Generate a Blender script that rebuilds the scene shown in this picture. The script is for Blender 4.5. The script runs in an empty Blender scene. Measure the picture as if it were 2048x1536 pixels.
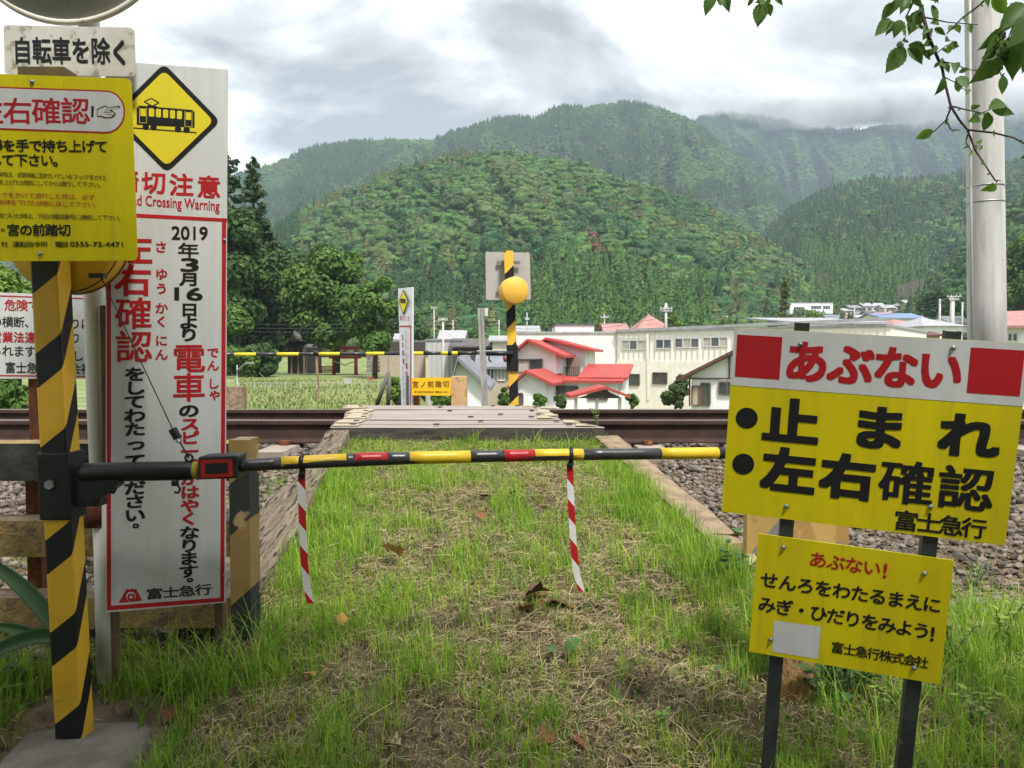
import bpy, math, random
import numpy as np
from mathutils import Vector, Matrix
random.seed(7); rng = np.random.default_rng(7)
R = math.radians
scene = bpy.context.scene
COL = scene.collection

# ------------------------------------------------------------------ camera
CAMZ = 1.55; PITCH = R(2.12); F = 1540.0
cam = bpy.data.objects.new('camera', bpy.data.cameras.new('camera'))
COL.objects.link(cam); scene.camera = cam
cam.location = (0, 0, CAMZ); cam.rotation_euler = (R(90) - PITCH, 0, 0)
cam.data.sensor_width = 36; cam.data.lens = F / 2048 * 36
cam.data.clip_start = 0.05; cam.data.clip_end = 12000
EYE = Vector((0, 0, CAMZ))

def ray(px, py):
    u = (px - 1024) / F; v = (768 - py) / F
    c, s = math.cos(PITCH), math.sin(PITCH)
    return Vector((u, c + v * s, -s + v * c))
def at(px, py, Y):
    r = ray(px, py); return EYE + r * (Y / r.y)

# ------------------------------------------------------------------ world, sun, exposure
SUN_EL, SUN_AZ = 58.0, 155.0      # azimuth measured clockwise from +Y (view direction)
w = bpy.data.worlds.new('World'); scene.world = w; w.use_nodes = True
nt = w.node_tree; nt.nodes.clear()
def N(t, **k):
    n = nt.nodes.new(t)
    for a, b in k.items(): setattr(n, a, b)
    return n
def L(a, b): nt.links.new(a, b)
def mth(op, a, b=None, c=None):
    n = N('ShaderNodeMath', operation=op)
    for i, x in enumerate((a, b, c)):
        if x is None: continue
        if isinstance(x, (int, float)): n.inputs[i].default_value = x
        else: L(x, n.inputs[i])
    return n.outputs[0]
tc = N('ShaderNodeTexCoord'); sep = N('ShaderNodeSeparateXYZ'); L(tc.outputs['Generated'], sep.inputs[0])
zz = mth('ADD', mth('MAXIMUM', sep.outputs[2], 0.0), 0.22)
cx = mth('DIVIDE', sep.outputs[0], zz); cy = mth('DIVIDE', sep.outputs[1], zz)
comb = N('ShaderNodeCombineXYZ'); L(cx, comb.inputs[0]); L(cy, comb.inputs[1])
comb.inputs[2].default_value = 3.7
def wnoise(vec, scale, detail, rough=.55, dist=0):
    n = N('ShaderNodeTexNoise'); L(vec, n.inputs['Vector'])
    n.inputs['Scale'].default_value = scale; n.inputs['Detail'].default_value = detail
    n.inputs['Roughness'].default_value = rough; n.inputs['Distortion'].default_value = dist
    return n.outputs[0]
n1 = wnoise(comb.outputs[0], 1.5, 9, .55, .5)
n2 = wnoise(comb.outputs[0], .42, 3, .5)
# broad heavy bank of grey cloud ahead, as in the photograph
bx = mth('DIVIDE', mth('ADD', sep.outputs[0], -0.22), .52)
bz = mth('DIVIDE', mth('ADD', sep.outputs[2], -0.36), .14)
bank = mth('POWER', 2.718, mth('MULTIPLY', mth('ADD', mth('MULTIPLY', bx, bx), mth('MULTIPLY', bz, bz)), -1.0))
front = mth('GREATER_THAN', sep.outputs[1], 0.0)
dens = mth('ADD', mth('ADD', mth('MULTIPLY_ADD', n1, 1.55, -.33), mth('MULTIPLY', n2, .60)), mth('MULTIPLY', mth('MULTIPLY', bank, front), .35))
rp = N('ShaderNodeValToRGB'); L(dens, rp.inputs[0])
e = rp.color_ramp.elements
e[0].position = .62; e[0].color = (1, .995, .985, 1)
e[1].position = 1.0; e[1].color = (.29, .30, .315, 1)
x_ = e.new(.76); x_.color = (.90, .90, .895, 1)
x_ = e.new(.88); x_.color = (.51, .52, .535, 1)
sky = N('ShaderNodeTexSky', sky_type='NISHITA'); sky.sun_disc = False
sky.sun_elevation = R(SUN_EL); sky.sun_rotation = R(SUN_AZ)
skm = N('ShaderNodeMix', data_type='RGBA', blend_type='MULTIPLY'); skm.inputs[0].default_value = 1
L(sky.outputs[0], skm.inputs[6]); skm.inputs[7].default_value = (.10, .10, .10, 1)
hole = N('ShaderNodeMapRange'); L(dens, hole.inputs[0]); hole.inputs[1].default_value = .66; hole.inputs[2].default_value = .54
mx = N('ShaderNodeMix', data_type='RGBA'); L(mth('MULTIPLY', hole.outputs[0], .55), mx.inputs[0]); L(rp.outputs[0], mx.inputs[6]); L(skm.outputs[2], mx.inputs[7])
bg = N('ShaderNodeBackground'); L(mx.outputs[2], bg.inputs[0]); bg.inputs[1].default_value = 0.74
wo = N('ShaderNodeOutputWorld'); L(bg.outputs[0], wo.inputs[0])

sd = bpy.data.lights.new('sun', 'SUN'); sd.energy = 2.9; sd.angle = R(8); sd.color = (1, .96, .9)
sun = bpy.data.objects.new('sun', sd); COL.objects.link(sun)
a_ = R(SUN_AZ); el = R(SUN_EL)
to_sun = Vector((math.sin(a_) * math.cos(el), math.cos(a_) * math.cos(el), math.sin(el)))
sun.rotation_euler = (-to_sun).to_track_quat('-Z', 'Y').to_euler(); sun.location = to_sun * 50 + Vector((0, 0, 20))
scene.view_settings.view_transform = 'Standard'; scene.view_settings.look = 'None'
scene.view_settings.exposure = 1.2; scene.view_settings.gamma = 1; scene.view_settings.use_curve_mapping = False
scene.render.engine = 'CYCLES'
cy_ = scene.cycles
cy_.max_bounces = 5; cy_.diffuse_bounces = 3; cy_.glossy_bounces = 2; cy_.transmission_bounces = 4
cy_.volume_bounces = 0; cy_.transparent_max_bounces = 4; cy_.caustics_reflective = False; cy_.caustics_refractive = False
cy_.use_denoising = True

# ------------------------------------------------------------------ materials
MATS = {}
def mat(name, c1, c2=None, sc=6, rough=.7, bump=0, bsc=60, metal=0, lo=.4, hi=.6, c3=None, sc3=30, lo3=.55, hi3=.65, stretch=(1, 1, 1), tint=None, trans=0, rnd=0, spec=.35, detail=5, dist=.001):
    """principled material: two colours mixed by noise, a third one in patches, bump"""
    if name in MATS: return MATS[name]
    m = bpy.data.materials.new(name); m.use_nodes = True; t = m.node_tree; t.nodes.clear()
    def n(tp, **k):
        o = t.nodes.new(tp)
        for a, b in k.items(): setattr(o, a, b)
        return o
    l = t.links.new
    co = n('ShaderNodeTexCoord'); mp = n('ShaderNodeMapping'); l(co.outputs['Object'], mp.inputs[0]); mp.inputs['Scale'].default_value = stretch
    p = n('ShaderNodeBsdfPrincipled'); p.inputs['Roughness'].default_value = rough; p.inputs['Metallic'].default_value = metal
    p.inputs['Specular IOR Level'].default_value = spec
    def noise(s, d=detail):
        q = n('ShaderNodeTexNoise'); l(mp.outputs[0], q.inputs['Vector']); q.inputs['Scale'].default_value = s; q.inputs['Detail'].default_value = d; q.inputs['Roughness'].default_value = .6
        return q.outputs[0]
    def rng_(x, a, b):
        q = n('ShaderNodeMapRange'); l(x, q.inputs[0]); q.inputs[1].default_value = a; q.inputs[2].default_value = b; return q.outputs[0]
    def mix(f, a, b, bt='MIX'):
        q = n('ShaderNodeMix', data_type='RGBA', blend_type=bt)
        if isinstance(f, float): q.inputs[0].default_value = f
        else: l(f, q.inputs[0])
        for i, c in ((6, a), (7, b)):
            if isinstance(c, tuple): q.inputs[i].default_value = (*c, 1)
            else: l(c, q.inputs[i])
        return q.outputs[2]
    col = tuple(c1)
    if tint:      # per-face tint attribute picks between c1 and c2
        at_ = n('ShaderNodeAttribute', attribute_name=tint); col = mix(at_.outputs['Fac'], tuple(c1), tuple(c2))
    elif c2: col = mix(rng_(noise(sc), lo, hi), tuple(c1), tuple(c2))
    if c3: col = mix(rng_(noise(sc3), lo3, hi3), col, tuple(c3))
    if rnd:
        oi = n('ShaderNodeObjectInfo'); hs = n('ShaderNodeHueSaturation')
        r1 = n('ShaderNodeMapRange'); l(oi.outputs['Random'], r1.inputs[0]); r1.inputs[3].default_value = 1 - rnd; r1.inputs[4].default_value = 1 + rnd
        l(r1.outputs[0], hs.inputs['Value'])
        ml = n('ShaderNodeMath', operation='MULTIPLY'); l(oi.outputs['Random'], ml.inputs[0]); ml.inputs[1].default_value = 17.3
        fr = n('ShaderNodeMath', operation='FRACT'); l(ml.outputs[0], fr.inputs[0])
        r2 = n('ShaderNodeMapRange'); l(fr.outputs[0], r2.inputs[0]); r2.inputs[3].default_value = .5 - rnd * .10; r2.inputs[4].default_value = .5 + rnd * .06
        l(r2.outputs[0], hs.inputs['Hue'])
        if isinstance(col, tuple): hs.inputs['Color'].default_value = (*col, 1)
        else: l(col, hs.inputs['Color'])
        col = hs.outputs[0]
    if isinstance(col, tuple): p.inputs['Base Color'].default_value = (*col, 1)
    else: l(col, p.inputs['Base Color'])
    if bump:
        b = n('ShaderNodeBump'); b.inputs['Strength'].default_value = bump; b.inputs['Distance'].default_value = dist * 10
        l(noise(bsc, 6), b.inputs['Height']); l(b.outputs[0], p.inputs['Normal'])
    out = n('ShaderNodeOutputMaterial')
    if trans:
        tr = n('ShaderNodeBsdfTranslucent'); ms = n('ShaderNodeMixShader'); ms.inputs[0].default_value = trans
        if isinstance(col, tuple): tr.inputs[0].default_value = (*col, 1)
        else: l(col, tr.inputs[0])
        l(p.outputs[0], ms.inputs[1]); l(tr.outputs[0], ms.inputs[2]); l(ms.outputs[0], out.inputs[0])
    else: l(p.outputs[0], out.inputs[0])
    MATS[name] = m; return m

def stripe_mat(name, ca, cb, k, period, duty, phase, ky=0, wear=None, wlo=.6, rough=.4):
    """flat painted diagonal stripes: value = z - k*x - ky*y"""
    m = bpy.data.materials.new(name); m.use_nodes = True; t = m.node_tree; p = t.nodes['Principled BSDF']; l = t.links.new
    p.inputs['Roughness'].default_value = rough; p.inputs['Specular IOR Level'].default_value = .35
    n = t.nodes.new
    co = n('ShaderNodeTexCoord'); sp = n('ShaderNodeSeparateXYZ'); l(co.outputs['Object'], sp.inputs[0])
    def mm(op, a, b, c=None):
        q = n('ShaderNodeMath'); q.operation = op
        for i, x in enumerate((a, b, c)):
            if x is None: continue
            if isinstance(x, (int, float)): q.inputs[i].default_value = x
            else: l(x, q.inputs[i])
        return q.outputs[0]
    v = mm('MULTIPLY_ADD', sp.outputs[0], -k, sp.outputs[2]); v = mm('MULTIPLY_ADD', sp.outputs[1], -ky, v)
    v = mm('FRACT', mm('ADD', mm('DIVIDE', v, period), phase), 0)
    f = mm('LESS_THAN', v, duty)
    q = n('ShaderNodeMix'); q.data_type = 'RGBA'; l(f, q.inputs[0]); q.inputs[6].default_value = (*ca, 1); q.inputs[7].default_value = (*cb, 1)
    col = q.outputs[2]
    nz = n('ShaderNodeTexNoise'); l(co.outputs['Object'], nz.inputs['Vector']); nz.inputs['Scale'].default_value = 9; nz.inputs['Detail'].default_value = 6
    if wear:
        mr = n('ShaderNodeMapRange'); l(nz.outputs[0], mr.inputs[0]); mr.inputs[1].default_value = wlo; mr.inputs[2].default_value = wlo + .04
        q2 = n('ShaderNodeMix'); q2.data_type = 'RGBA'; l(mr.outputs[0], q2.inputs[0]); l(col, q2.inputs[6]); q2.inputs[7].default_value = (*wear, 1); col = q2.outputs[2]
    mr2 = n('ShaderNodeMapRange'); l(nz.outputs[0], mr2.inputs[0]); mr2.inputs[1].default_value = .3; mr2.inputs[2].default_value = .7; mr2.inputs[3].default_value = .86; mr2.inputs[4].default_value = 1.08
    hs = n('ShaderNodeHueSaturation'); l(col, hs.inputs['Color']); l(mr2.outputs[0], hs.inputs['Value'])
    l(hs.outputs[0], p.inputs['Base Color']); MATS[name] = m; return m

YEL = (.62, .50, .012); BLK = (.012, .012, .014); WHT = (.62, .62, .60); RED = (.42, .015, .02)
m_yel = mat('sign_yellow', (.60, .51, .006), (.53, .45, .008), 3, .5, spec=.18, c3=(.40, .33, .03), sc3=7, lo3=.58, hi3=.80, stretch=(7, 1, .6))
m_white = mat('sign_white', (.55, .56, .56), (.50, .51, .505), 3, .45, spec=.25, c3=(.47, .46, .43), sc3=7, lo3=.58, hi3=.82, stretch=(7, 1, .6))
m_red = mat('print_red', (.42, .012, .02), (.36, .012, .018), 5, .4)
m_black = mat('print_black', (.012, .012, .014), rough=.4)
m_blackpaint = mat('black_paint', (.009, .009, .010), (.018, .018, .02), 12, .42, spec=.35)
m_steel = mat('galvanised_steel', (.34, .35, .35), (.24, .25, .26), 15, .45, metal=.7)
m_greysteel = mat('grey_steel', (.22, .23, .23), (.15, .155, .16), 10, .5, metal=.4)
m_yelpaint = mat('yellow_paint', (.66, .38, .03), (.58, .33, .03), 6, .42)
m_rust = mat('rusty_steel', (.16, .055, .02), (.09, .03, .014), 12, .85, bump=.5, bsc=90, c3=(.28, .12, .05), sc3=25)
m_whitepaint = mat('aged_white_paint', (.62, .61, .55), (.52, .49, .42), 4, .45, c3=(.22, .10, .045), sc3=7, lo3=.66, hi3=.70, stretch=(1, 1, .4))
m_wood = mat('weathered_timber', (.36, .29, .21), (.19, .145, .10), 7, .9, bump=1, bsc=10, c3=(.04, .03, .022), sc3=9, lo3=.56, hi3=.60, stretch=(7, .7, 3), dist=.008, lo=.36, hi=.6)
m_plank = mat('crossing_board_timber', (.33, .29, .26), (.22, .19, .165), 9, .85, bump=.5, bsc=25, c3=(.13, .10, .085), sc3=18, lo3=.64, hi3=.70, stretch=(.12, 4, 4))
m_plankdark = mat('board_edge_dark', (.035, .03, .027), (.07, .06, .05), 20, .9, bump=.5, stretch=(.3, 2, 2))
m_endpaint = mat('worn_cream_paint', (.46, .37, .22), (.36, .30, .22), 14, .9, bump=.5, bsc=30, c3=(.28, .24, .20), sc3=20, lo3=.5, hi3=.55, stretch=(.4, 3, 3))
m_yelwood = mat('peeling_yellow_timber', (.38, .27, .10), (.28, .19, .08), 9, .85, bump=.7, bsc=40, c3=(.20, .14, .08), sc3=14, lo3=.56, hi3=.62, dist=.003)
m_tanwood = mat('bare_tan_timber', (.34, .25, .16), (.21, .155, .10), 6, .9, bump=.9, bsc=22, c3=(.44, .35, .24), sc3=45, lo3=.6, hi3=.7, stretch=(2, 2, 1), dist=.003)
m_concrete = mat('concrete', (.20, .185, .155), (.13, .115, .095), 6, .9, bump=1, bsc=22, c3=(.32, .29, .22), sc3=7, lo3=.6, hi3=.7)
m_poleconc = mat('pale_concrete_pole', (.50, .49, .47), (.42, .41, .395), 2.2, .8, bump=.15, bsc=60, c3=(.30, .29, .275), sc3=5, lo3=.54, hi3=.74, stretch=(3, 3, .35))
m_rail = mat('rail_brown_rust', (.052, .028, .020), (.035, .019, .015), 8, .75, bump=.2)
m_railtop = mat('rail_running_surface', (.38, .33, .30), (.28, .23, .20), 6, .35, metal=.6, stretch=(.1, 3, 3))

# ------------------------------------------------------------------ building helpers
ORG = {}
def link(o, parent=None):
    COL.objects.link(o)
    if parent is not None: o.parent = parent
    return o
def thing(name, label, cat, loc=(0, 0, 0), group=None):
    o = bpy.data.objects.new(name, None); o.empty_display_size = .1; link(o); o.location = loc
    o['label'] = label; o['category'] = cat
    if group: o['group'] = group
    ORG[o.name] = Vector(loc); return o
def tag(o, label=None, cat=None, group=None, kind=None):
    if label: o['label'] = label
    if cat: o['category'] = cat
    if group: o['group'] = group
    if kind: o['kind'] = kind
    return o
def from_arrays(name, V, Fc, material, parent=None, smooth=False, mi=None):
    org = ORG.get(parent.name, Vector((0, 0, 0))) if parent is not None else Vector((0, 0, 0))
    V = np.asarray(V, float) - np.array(org)
    me = bpy.data.meshes.new(name)
    me.from_pydata(V.tolist() if len(V) < 3e5 else V, [], Fc)
    mats = material if isinstance(material, (list, tuple)) else [material]
    for m in mats: me.materials.append(m)
    if mi is not None: me.polygons.foreach_set('material_index', np.asarray(mi, dtype=np.int32))
    if smooth: me.polygons.foreach_set('use_smooth', [True] * len(me.polygons))
    me.update()
    o = bpy.data.objects.new(name, me); link(o, parent); ORG[o.name] = org
    return o
def fast_mesh(name, V, Fq, material, parent=None, attr=None, mi=None, smooth=False):
    """V (n,3) array, Fq (m,k) int array of equal-size faces; attr = per-face float tint"""
    org = ORG.get(parent.name, Vector((0, 0, 0))) if parent is not None else Vector((0, 0, 0))
    V = np.asarray(V, np.float32) - np.array(org, np.float32); Fq = np.asarray(Fq, np.int32)
    me = bpy.data.meshes.new(name); n, k = Fq.shape
    me.vertices.add(len(V)); me.vertices.foreach_set('co', V.ravel())
    me.loops.add(n * k); me.loops.foreach_set('vertex_index', Fq.ravel())
    me.polygons.add(n); me.polygons.foreach_set('loop_start', np.arange(0, n * k, k, dtype=np.int32))
    mats = material if isinstance(material, (list, tuple)) else [material]
    for m in mats: me.materials.append(m)
    if mi is not None: me.polygons.foreach_set('material_index', np.asarray(mi, np.int32))
    if smooth: me.polygons.foreach_set('use_smooth', np.ones(n, bool))
    if attr is not None:
        a = me.attributes.new('tint', 'FLOAT', 'FACE'); a.data.foreach_set('value', np.asarray(attr, np.float32))
    me.update(calc_edges=True); me.validate()
    o = bpy.data.objects.new(name, me); link(o, parent); ORG[o.name] = org
    return o

class MB:
    def __init__(s): s.v = []; s.f = []; s.mi = []
    def add(s, vs, fs, mi=0):
        b = len(s.v); s.v += [tuple(v) for v in vs]; s.f += [tuple(i + b for i in f) for f in fs]; s.mi += [mi] * len(fs); return s
    def frame(s, o, a, b, c, mi=0):
        """parallelepiped from corner o and edge vectors a, b, c"""
        o, a, b, c = Vector(o), Vector(a), Vector(b), Vector(c)
        vs = [o, o + a, o + a + b, o + b, o + c, o + a + c, o + a + b + c, o + b + c]
        fs = [(0, 3, 2, 1), (4, 5, 6, 7), (0, 1, 5, 4), (1, 2, 6, 5), (2, 3, 7, 6), (3, 0, 4, 7)]
        if a.cross(b).dot(c) < 0: fs = [f[::-1] for f in fs]
        return s.add(vs, fs, mi)
    def box(s, x0, x1, y0, y1, z0, z1, mi=0):
        return s.frame((x0, y0, z0), (x1 - x0, 0, 0), (0, y1 - y0, 0), (0, 0, z1 - z0), mi)
    def prism(s, pts, d, mi=0):
        """closed polygon pts (3D) extruded by vector d"""
        pts = [Vector(p) for p in pts]; d = Vector(d); n = len(pts)
        nrm = Vector((0, 0, 0))
        for i in range(n): nrm += pts[i].cross(pts[(i + 1) % n])
        if nrm.dot(d) > 0: pts = pts[::-1]
        vs = pts + [p + d for p in pts]
        fs = [tuple(range(n)), tuple(range(2 * n - 1, n - 1, -1))] + [((i + 1) % n, i, i + n, (i + 1) % n + n) for i in range(n)]
        return s.add(vs, fs, mi)
    def tube(s, pts, r, n=8, mi=0, cap=True):
        pts = [Vector(p) for p in pts]; rs = r if isinstance(r, (list, tuple)) else [r] * len(pts)
        vs = []; fs = []; up = None
        for i, p in enumerate(pts):
            t = (pts[min(i + 1, len(pts) - 1)] - pts[max(i - 1, 0)]).normalized()
            if up is None: up = Vector((0, 0, 1)) if abs(t.z) < .9 else Vector((1, 0, 0))
            a = (up - t * up.dot(t)).normalized(); b = t.cross(a); up = a
            for k in range(n):
                th = 2 * math.pi * k / n; vs.append(p + (a * math.cos(th) + b * math.sin(th)) * rs[i])
        for i in range(len(pts) - 1):
            for k in range(n):
                k2 = (k + 1) % n; fs.append((i * n + k, i * n + k2, (i + 1) * n + k2, (i + 1) * n + k))
        if cap: fs += [tuple(range(n - 1, -1, -1)), tuple(range((len(pts) - 1) * n, len(pts) * n))]
        return s.add(vs, fs, mi)
    def disc(s, c, axis, r, h, n=24, mi=0, bev=0):
        axis = Vector(axis).normalized(); c = Vector(c)
        if bev: return s.tube([c, c + axis * bev, c + axis * (h - bev), c + axis * h], [r - bev, r, r, r - bev], n, mi)
        return s.tube([c, c + axis * h], r, n, mi)
    def build(s, name, m, parent=None, smooth=False, label=None):
        o = from_arrays(name, s.v, s.f, m, parent, smooth, s.mi if isinstance(m, (list, tuple)) else None)
        if label: o['label'] = label
        return o

def dup_tree(o, offset, label=None, parent=None):
    c = o.copy(); COL.objects.link(c)
    if parent is not None: c.parent = parent
    else: c.location = Vector(o.location) + Vector(offset); ORG[c.name] = ORG.get(o.name, Vector()) + Vector(offset)
    if label: c['label'] = label
    for ch in list(o.children): dup_tree(ch, (0, 0, 0), None, c)
    return c

# ------------------------------------------------------------------ noise
def _hash(ix, iy, s):
    h = (ix * 374761393 + iy * 668265263 + s * 1442695041) & 0xffffffff
    h = ((h ^ (h >> 13)) * 1274126177) & 0xffffffff
    return ((h ^ (h >> 16)) & 0xffff) / 65535.0
def vnoise(x, y, s=0):
    x = np.asarray(x, float); y = np.asarray(y, float)
    ix = np.floor(x).astype(np.int64); iy = np.floor(y).astype(np.int64); fx = x - ix; fy = y - iy
    fx = fx * fx * (3 - 2 * fx); fy = fy * fy * (3 - 2 * fy)
    a = _hash(ix, iy, s); b = _hash(ix + 1, iy, s); c = _hash(ix, iy + 1, s); d = _hash(ix + 1, iy + 1, s)
    return a + (b - a) * fx + (c - a) * fy + (a - b - c + d) * fx * fy
def fbm(x, y, s=0, o=4):
    r = 0; a = .5; t = 0
    for i in range(o):
        r = r + a * vnoise(np.asarray(x) * 2 ** i + i * 13.1, np.asarray(y) * 2 ** i + i * 7.7, s + i); t += a; a *= .5
    return r / t

# ------------------------------------------------------------------ planes seen through the camera, and lettering
class Plane:
    def __init__(s, bl, br, tl):
        s.o = Vector(bl); s.u = (Vector(br) - s.o); s.v = (Vector(tl) - s.o)
        s.W = s.u.length; s.u.normalize(); s.v = s.v - s.u * s.v.dot(s.u) * 0
        s.H = s.v.length; s.v.normalize(); s.n = s.u.cross(s.v).normalized()
        if s.n.y > 0: s.n = -s.n
    def hit(s, px, py, off=0):
        r = ray(px, py); o = s.o + s.n * off
        return EYE + r * ((o - EYE).dot(s.n) / r.dot(s.n))
def plane4(tl, tr, br, bl, Y):
    A = np.array([list(ray(*p)) for p in (tl, tr, br, bl)]).T * np.array([1, -1, 1, -1])
    t = np.linalg.svd(A)[2][3]; t = np.abs(t) / np.abs(t).mean() * Y
    P = [EYE + ray(*p) * float(k) for p, k in zip((tl, tr, br, bl), t)]
    return Plane(P[3], P[2], P[0]), P
GLY = {}
def glyph(s):
    if s not in GLY:
        c = bpy.data.curves.new('lettering_source', 'FONT'); c.body = s; c.size = 1; c.fill_mode = 'FRONT'; c.resolution_u = 3
        o = bpy.data.objects.new('lettering_source', c); COL.objects.link(o); bpy.context.view_layer.update()
        m = o.evaluated_get(bpy.context.evaluated_depsgraph_get()).to_mesh()
        GLY[s] = (np.array([v.co[:2] for v in m.vertices]), [tuple(p.vertices) for p in m.polygons])
        o.evaluated_get(bpy.context.evaluated_depsgraph_get()).to_mesh_clear(); bpy.data.objects.remove(o); bpy.data.curves.remove(c)
    return GLY[s]
class Text:
    """flat print on a plane; every glyph keeps its own place, bold is made by repeated slightly shifted layers"""
    def __init__(s, pl, off=.0012): s.pl = pl; s.off = off; s.v = []; s.f = []
    def _put(s, V2, fs, c, su, sv, bold):
        pl = s.pl; k = 8 if bold else 0
        shifts = [(0, 0)] + ([(bold * i, bold * j) for i in (-1, 0, 1) for j in (-1, 0, 1) if i or j] if k else [])
        for j, (dx, dy) in enumerate(shifts):
            b = len(s.v); c2 = c + pl.n * (s.off + j * .00006)
            s.v += [tuple(c2 + pl.u * float((x + dx) * su) + pl.v * float((y + dy) * sv)) for x, y in V2]
            s.f += [tuple(i + b for i in f) for f in fs]
    def cells(s, chars, c0, c1, w, h, bold=.02):
        n = len(chars)
        for i, ch in enumerate(chars):
            if ch in ' 　': continue
            t = i / (n - 1) if n > 1 else 0
            c = s.pl.hit(c0[0] + (c1[0] - c0[0]) * t, c0[1] + (c1[1] - c0[1]) * t); k = c.y / F
            V2, fs = glyph(ch); s._put(V2 - np.array([.5, .38]), fs, c, w * k, h * k, bold)
        return s
    def line(s, txt, a, b, h, bold=.02):
        V2, fs = glyph(txt); mn = V2.min(0); mxx = V2.max(0); A = s.pl.hit(*a); B = s.pl.hit(*b)
        su = (B - A).length / (mxx[0] - mn[0]); sv = h * A.y / F / (mxx[1] - mn[1]); u0 = s.pl.u
        s.pl.u = (B - A).normalized(); s._put(V2 - mn, fs, A, su, sv, bold); s.pl.u = u0
        return s
    def poly(s, pts, extra=0):
        b = len(s.v); s.v += [tuple(s.pl.hit(x, y) + s.pl.n * (s.off + extra)) for x, y in pts]
        s.f.append(tuple(range(b, b + len(pts)))); return s
    def circle(s, cx, cy, r, ry=None, n=28, extra=0):
        ry = ry or r
        return s.poly([(cx + r * math.cos(2 * math.pi * i / n), cy + ry * math.sin(2 * math.pi * i / n)) for i in range(n)], extra)
    def build(s, name, m, parent, label=None):
        o = from_arrays(name, s.v, s.f, m, parent)
        if label: o['label'] = label
        return o
def panel(pl, pts, th, m, parent, name='panel'):
    P = [pl.hit(*p) for p in pts]
    return MB().prism(P, -pl.n * th).build(name, m, parent)
def bolt(pl, px, py, parent, r=.006, off=.001):
    c = pl.hit(px, py) + pl.n * off
    b = MB().disc(c, pl.n, r, .003, 12, bev=.001); b.disc(c + pl.n * .003, pl.n, r * .6, .003, 6)
    return b.build('bolt', m_steel, parent, True)
# ------------------------------------------------------------------ ground
def sstep(a, b, x):
    t = np.clip((np.asarray(x, float) - a) / (b - a), 0, 1); return t * t * (3 - 2 * t)
def path_left(y): return -0.95 - (y - 2.6) * .07
def path_right(y): return .88 - (y - 3.25) * .17
def base_z(y):
    y = np.asarray(y, float)
    z = 1.03 - .18 * (4.9 - np.clip(y, 0, 4.9)) - .035 * sstep(4.0, 4.7, y)
    return z
def near_z(x, y):
    x = np.asarray(x, float); y = np.asarray(y, float)
    z = base_z(y)
    inpath = sstep(-.06, .02, x - path_left(y)) * sstep(-.06, .02, path_right(np.maximum(y, 3.1)) - x)
    drop = .12 * sstep(2.3, 3.1, y)
    z = z - drop * (1 - inpath)
    z = z - .25 * sstep(1.2, 3.5, x) * sstep(3.6, 2.4, y) * 0.4
    bump = (fbm(x * 3, y * 3, 5, 4) - .5) * .06 + (fbm(x * 14, y * 14, 9, 3) - .5) * .022
    bal = sstep(4.3, 4.9, y)
    z = z - .05 * np.exp(-((x + 1.17) / .24) ** 4 - ((y - 1.93) / .32) ** 4)
    z = z + bump * (1 - .6 * bal)
    z = np.where(y > 4.9, np.minimum(z, .905), z)
    z = z - sstep(7.7, 9.2, y) * .62
    return z
def a_px(x, y):      # bearing expressed as a picture column, only used to lay out the valley
    return 1024 + F * np.asarray(x, float) / np.maximum(np.asarray(y, float), 1e-3)
def far_z(x, y):
    x = np.asarray(x, float); y = np.asarray(y, float)
    zl = .30 - .013 * (y - 12)
    zl = np.where(y > 130, zl + np.minimum(y - 130, 600) * .06, zl)
    zr = -.2 - 3.8 * sstep(12, 34, y) + np.clip(y - 130, 0, 600) * .062
    f = sstep(-.155, -.10, x / np.maximum(np.abs(y), 1.0)) 
    z = zl * (1 - f) + zr * f
    z = np.where(y < 12, z * 1.0, z)
    m = sstep(9.0, 12.0, y)
    near = np.where(y < 4.9, base_z(y) - .14, .90 - .62 * sstep(7.7, 9.2, y))
    return near * (1 - m) + z * m + (fbm(x * .05, y * .05, 3, 3) - .5) * .8 * sstep(20, 60, y)

def grid_mesh(name, X, Y, Z, material, parent=None, attr=None):
    ny, nx = X.shape; V = np.stack([X, Y, Z], -1).reshape(-1, 3)
    i = np.arange(nx - 1)[None, :] + np.arange(ny - 1)[:, None] * nx
    Fq = np.stack([i, i + 1, i + 1 + nx, i + nx], -1).reshape(-1, 4)
    return fast_mesh(name, V, Fq, material, parent, smooth=True)

m_soil = mat('soil', (.13, .095, .06), (.22, .17, .105), 9, .95, bump=.8, bsc=70, c3=(.055, .042, .03), sc3=22, lo3=.55, hi3=.65, dist=.004)
m_gravelbed = mat('ballast_bed_gravel', (.15, .125, .10), (.09, .075, .062), 30, .95, bump=1, bsc=45, dist=.004)  # bed under the loose stones, two browns mixed by noise
m_field = mat('field_grass', (.15, .20, .055), (.22, .23, .10), .12, .95, c3=(.10, .15, .04), sc3=.6, lo3=.48, hi3=.6)
gx = np.linspace(-6, 6, 260); gy = np.linspace(-3.2, 4.96, 180); X, Y = np.meshgrid(gx, gy)
o = grid_mesh('ground', X, Y, near_z(X, Y), m_soil); o['kind'] = 'structure'
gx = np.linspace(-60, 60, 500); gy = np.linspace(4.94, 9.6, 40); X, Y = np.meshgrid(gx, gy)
ballast = grid_mesh('ballast', X, Y, np.where(Y > 9, .25, .892 - .62 * sstep(7.7, 9.2, Y)) + (fbm(X * 4, Y * 4, 2) - .5) * .03, m_gravelbed); ballast['kind'] = 'structure'
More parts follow.
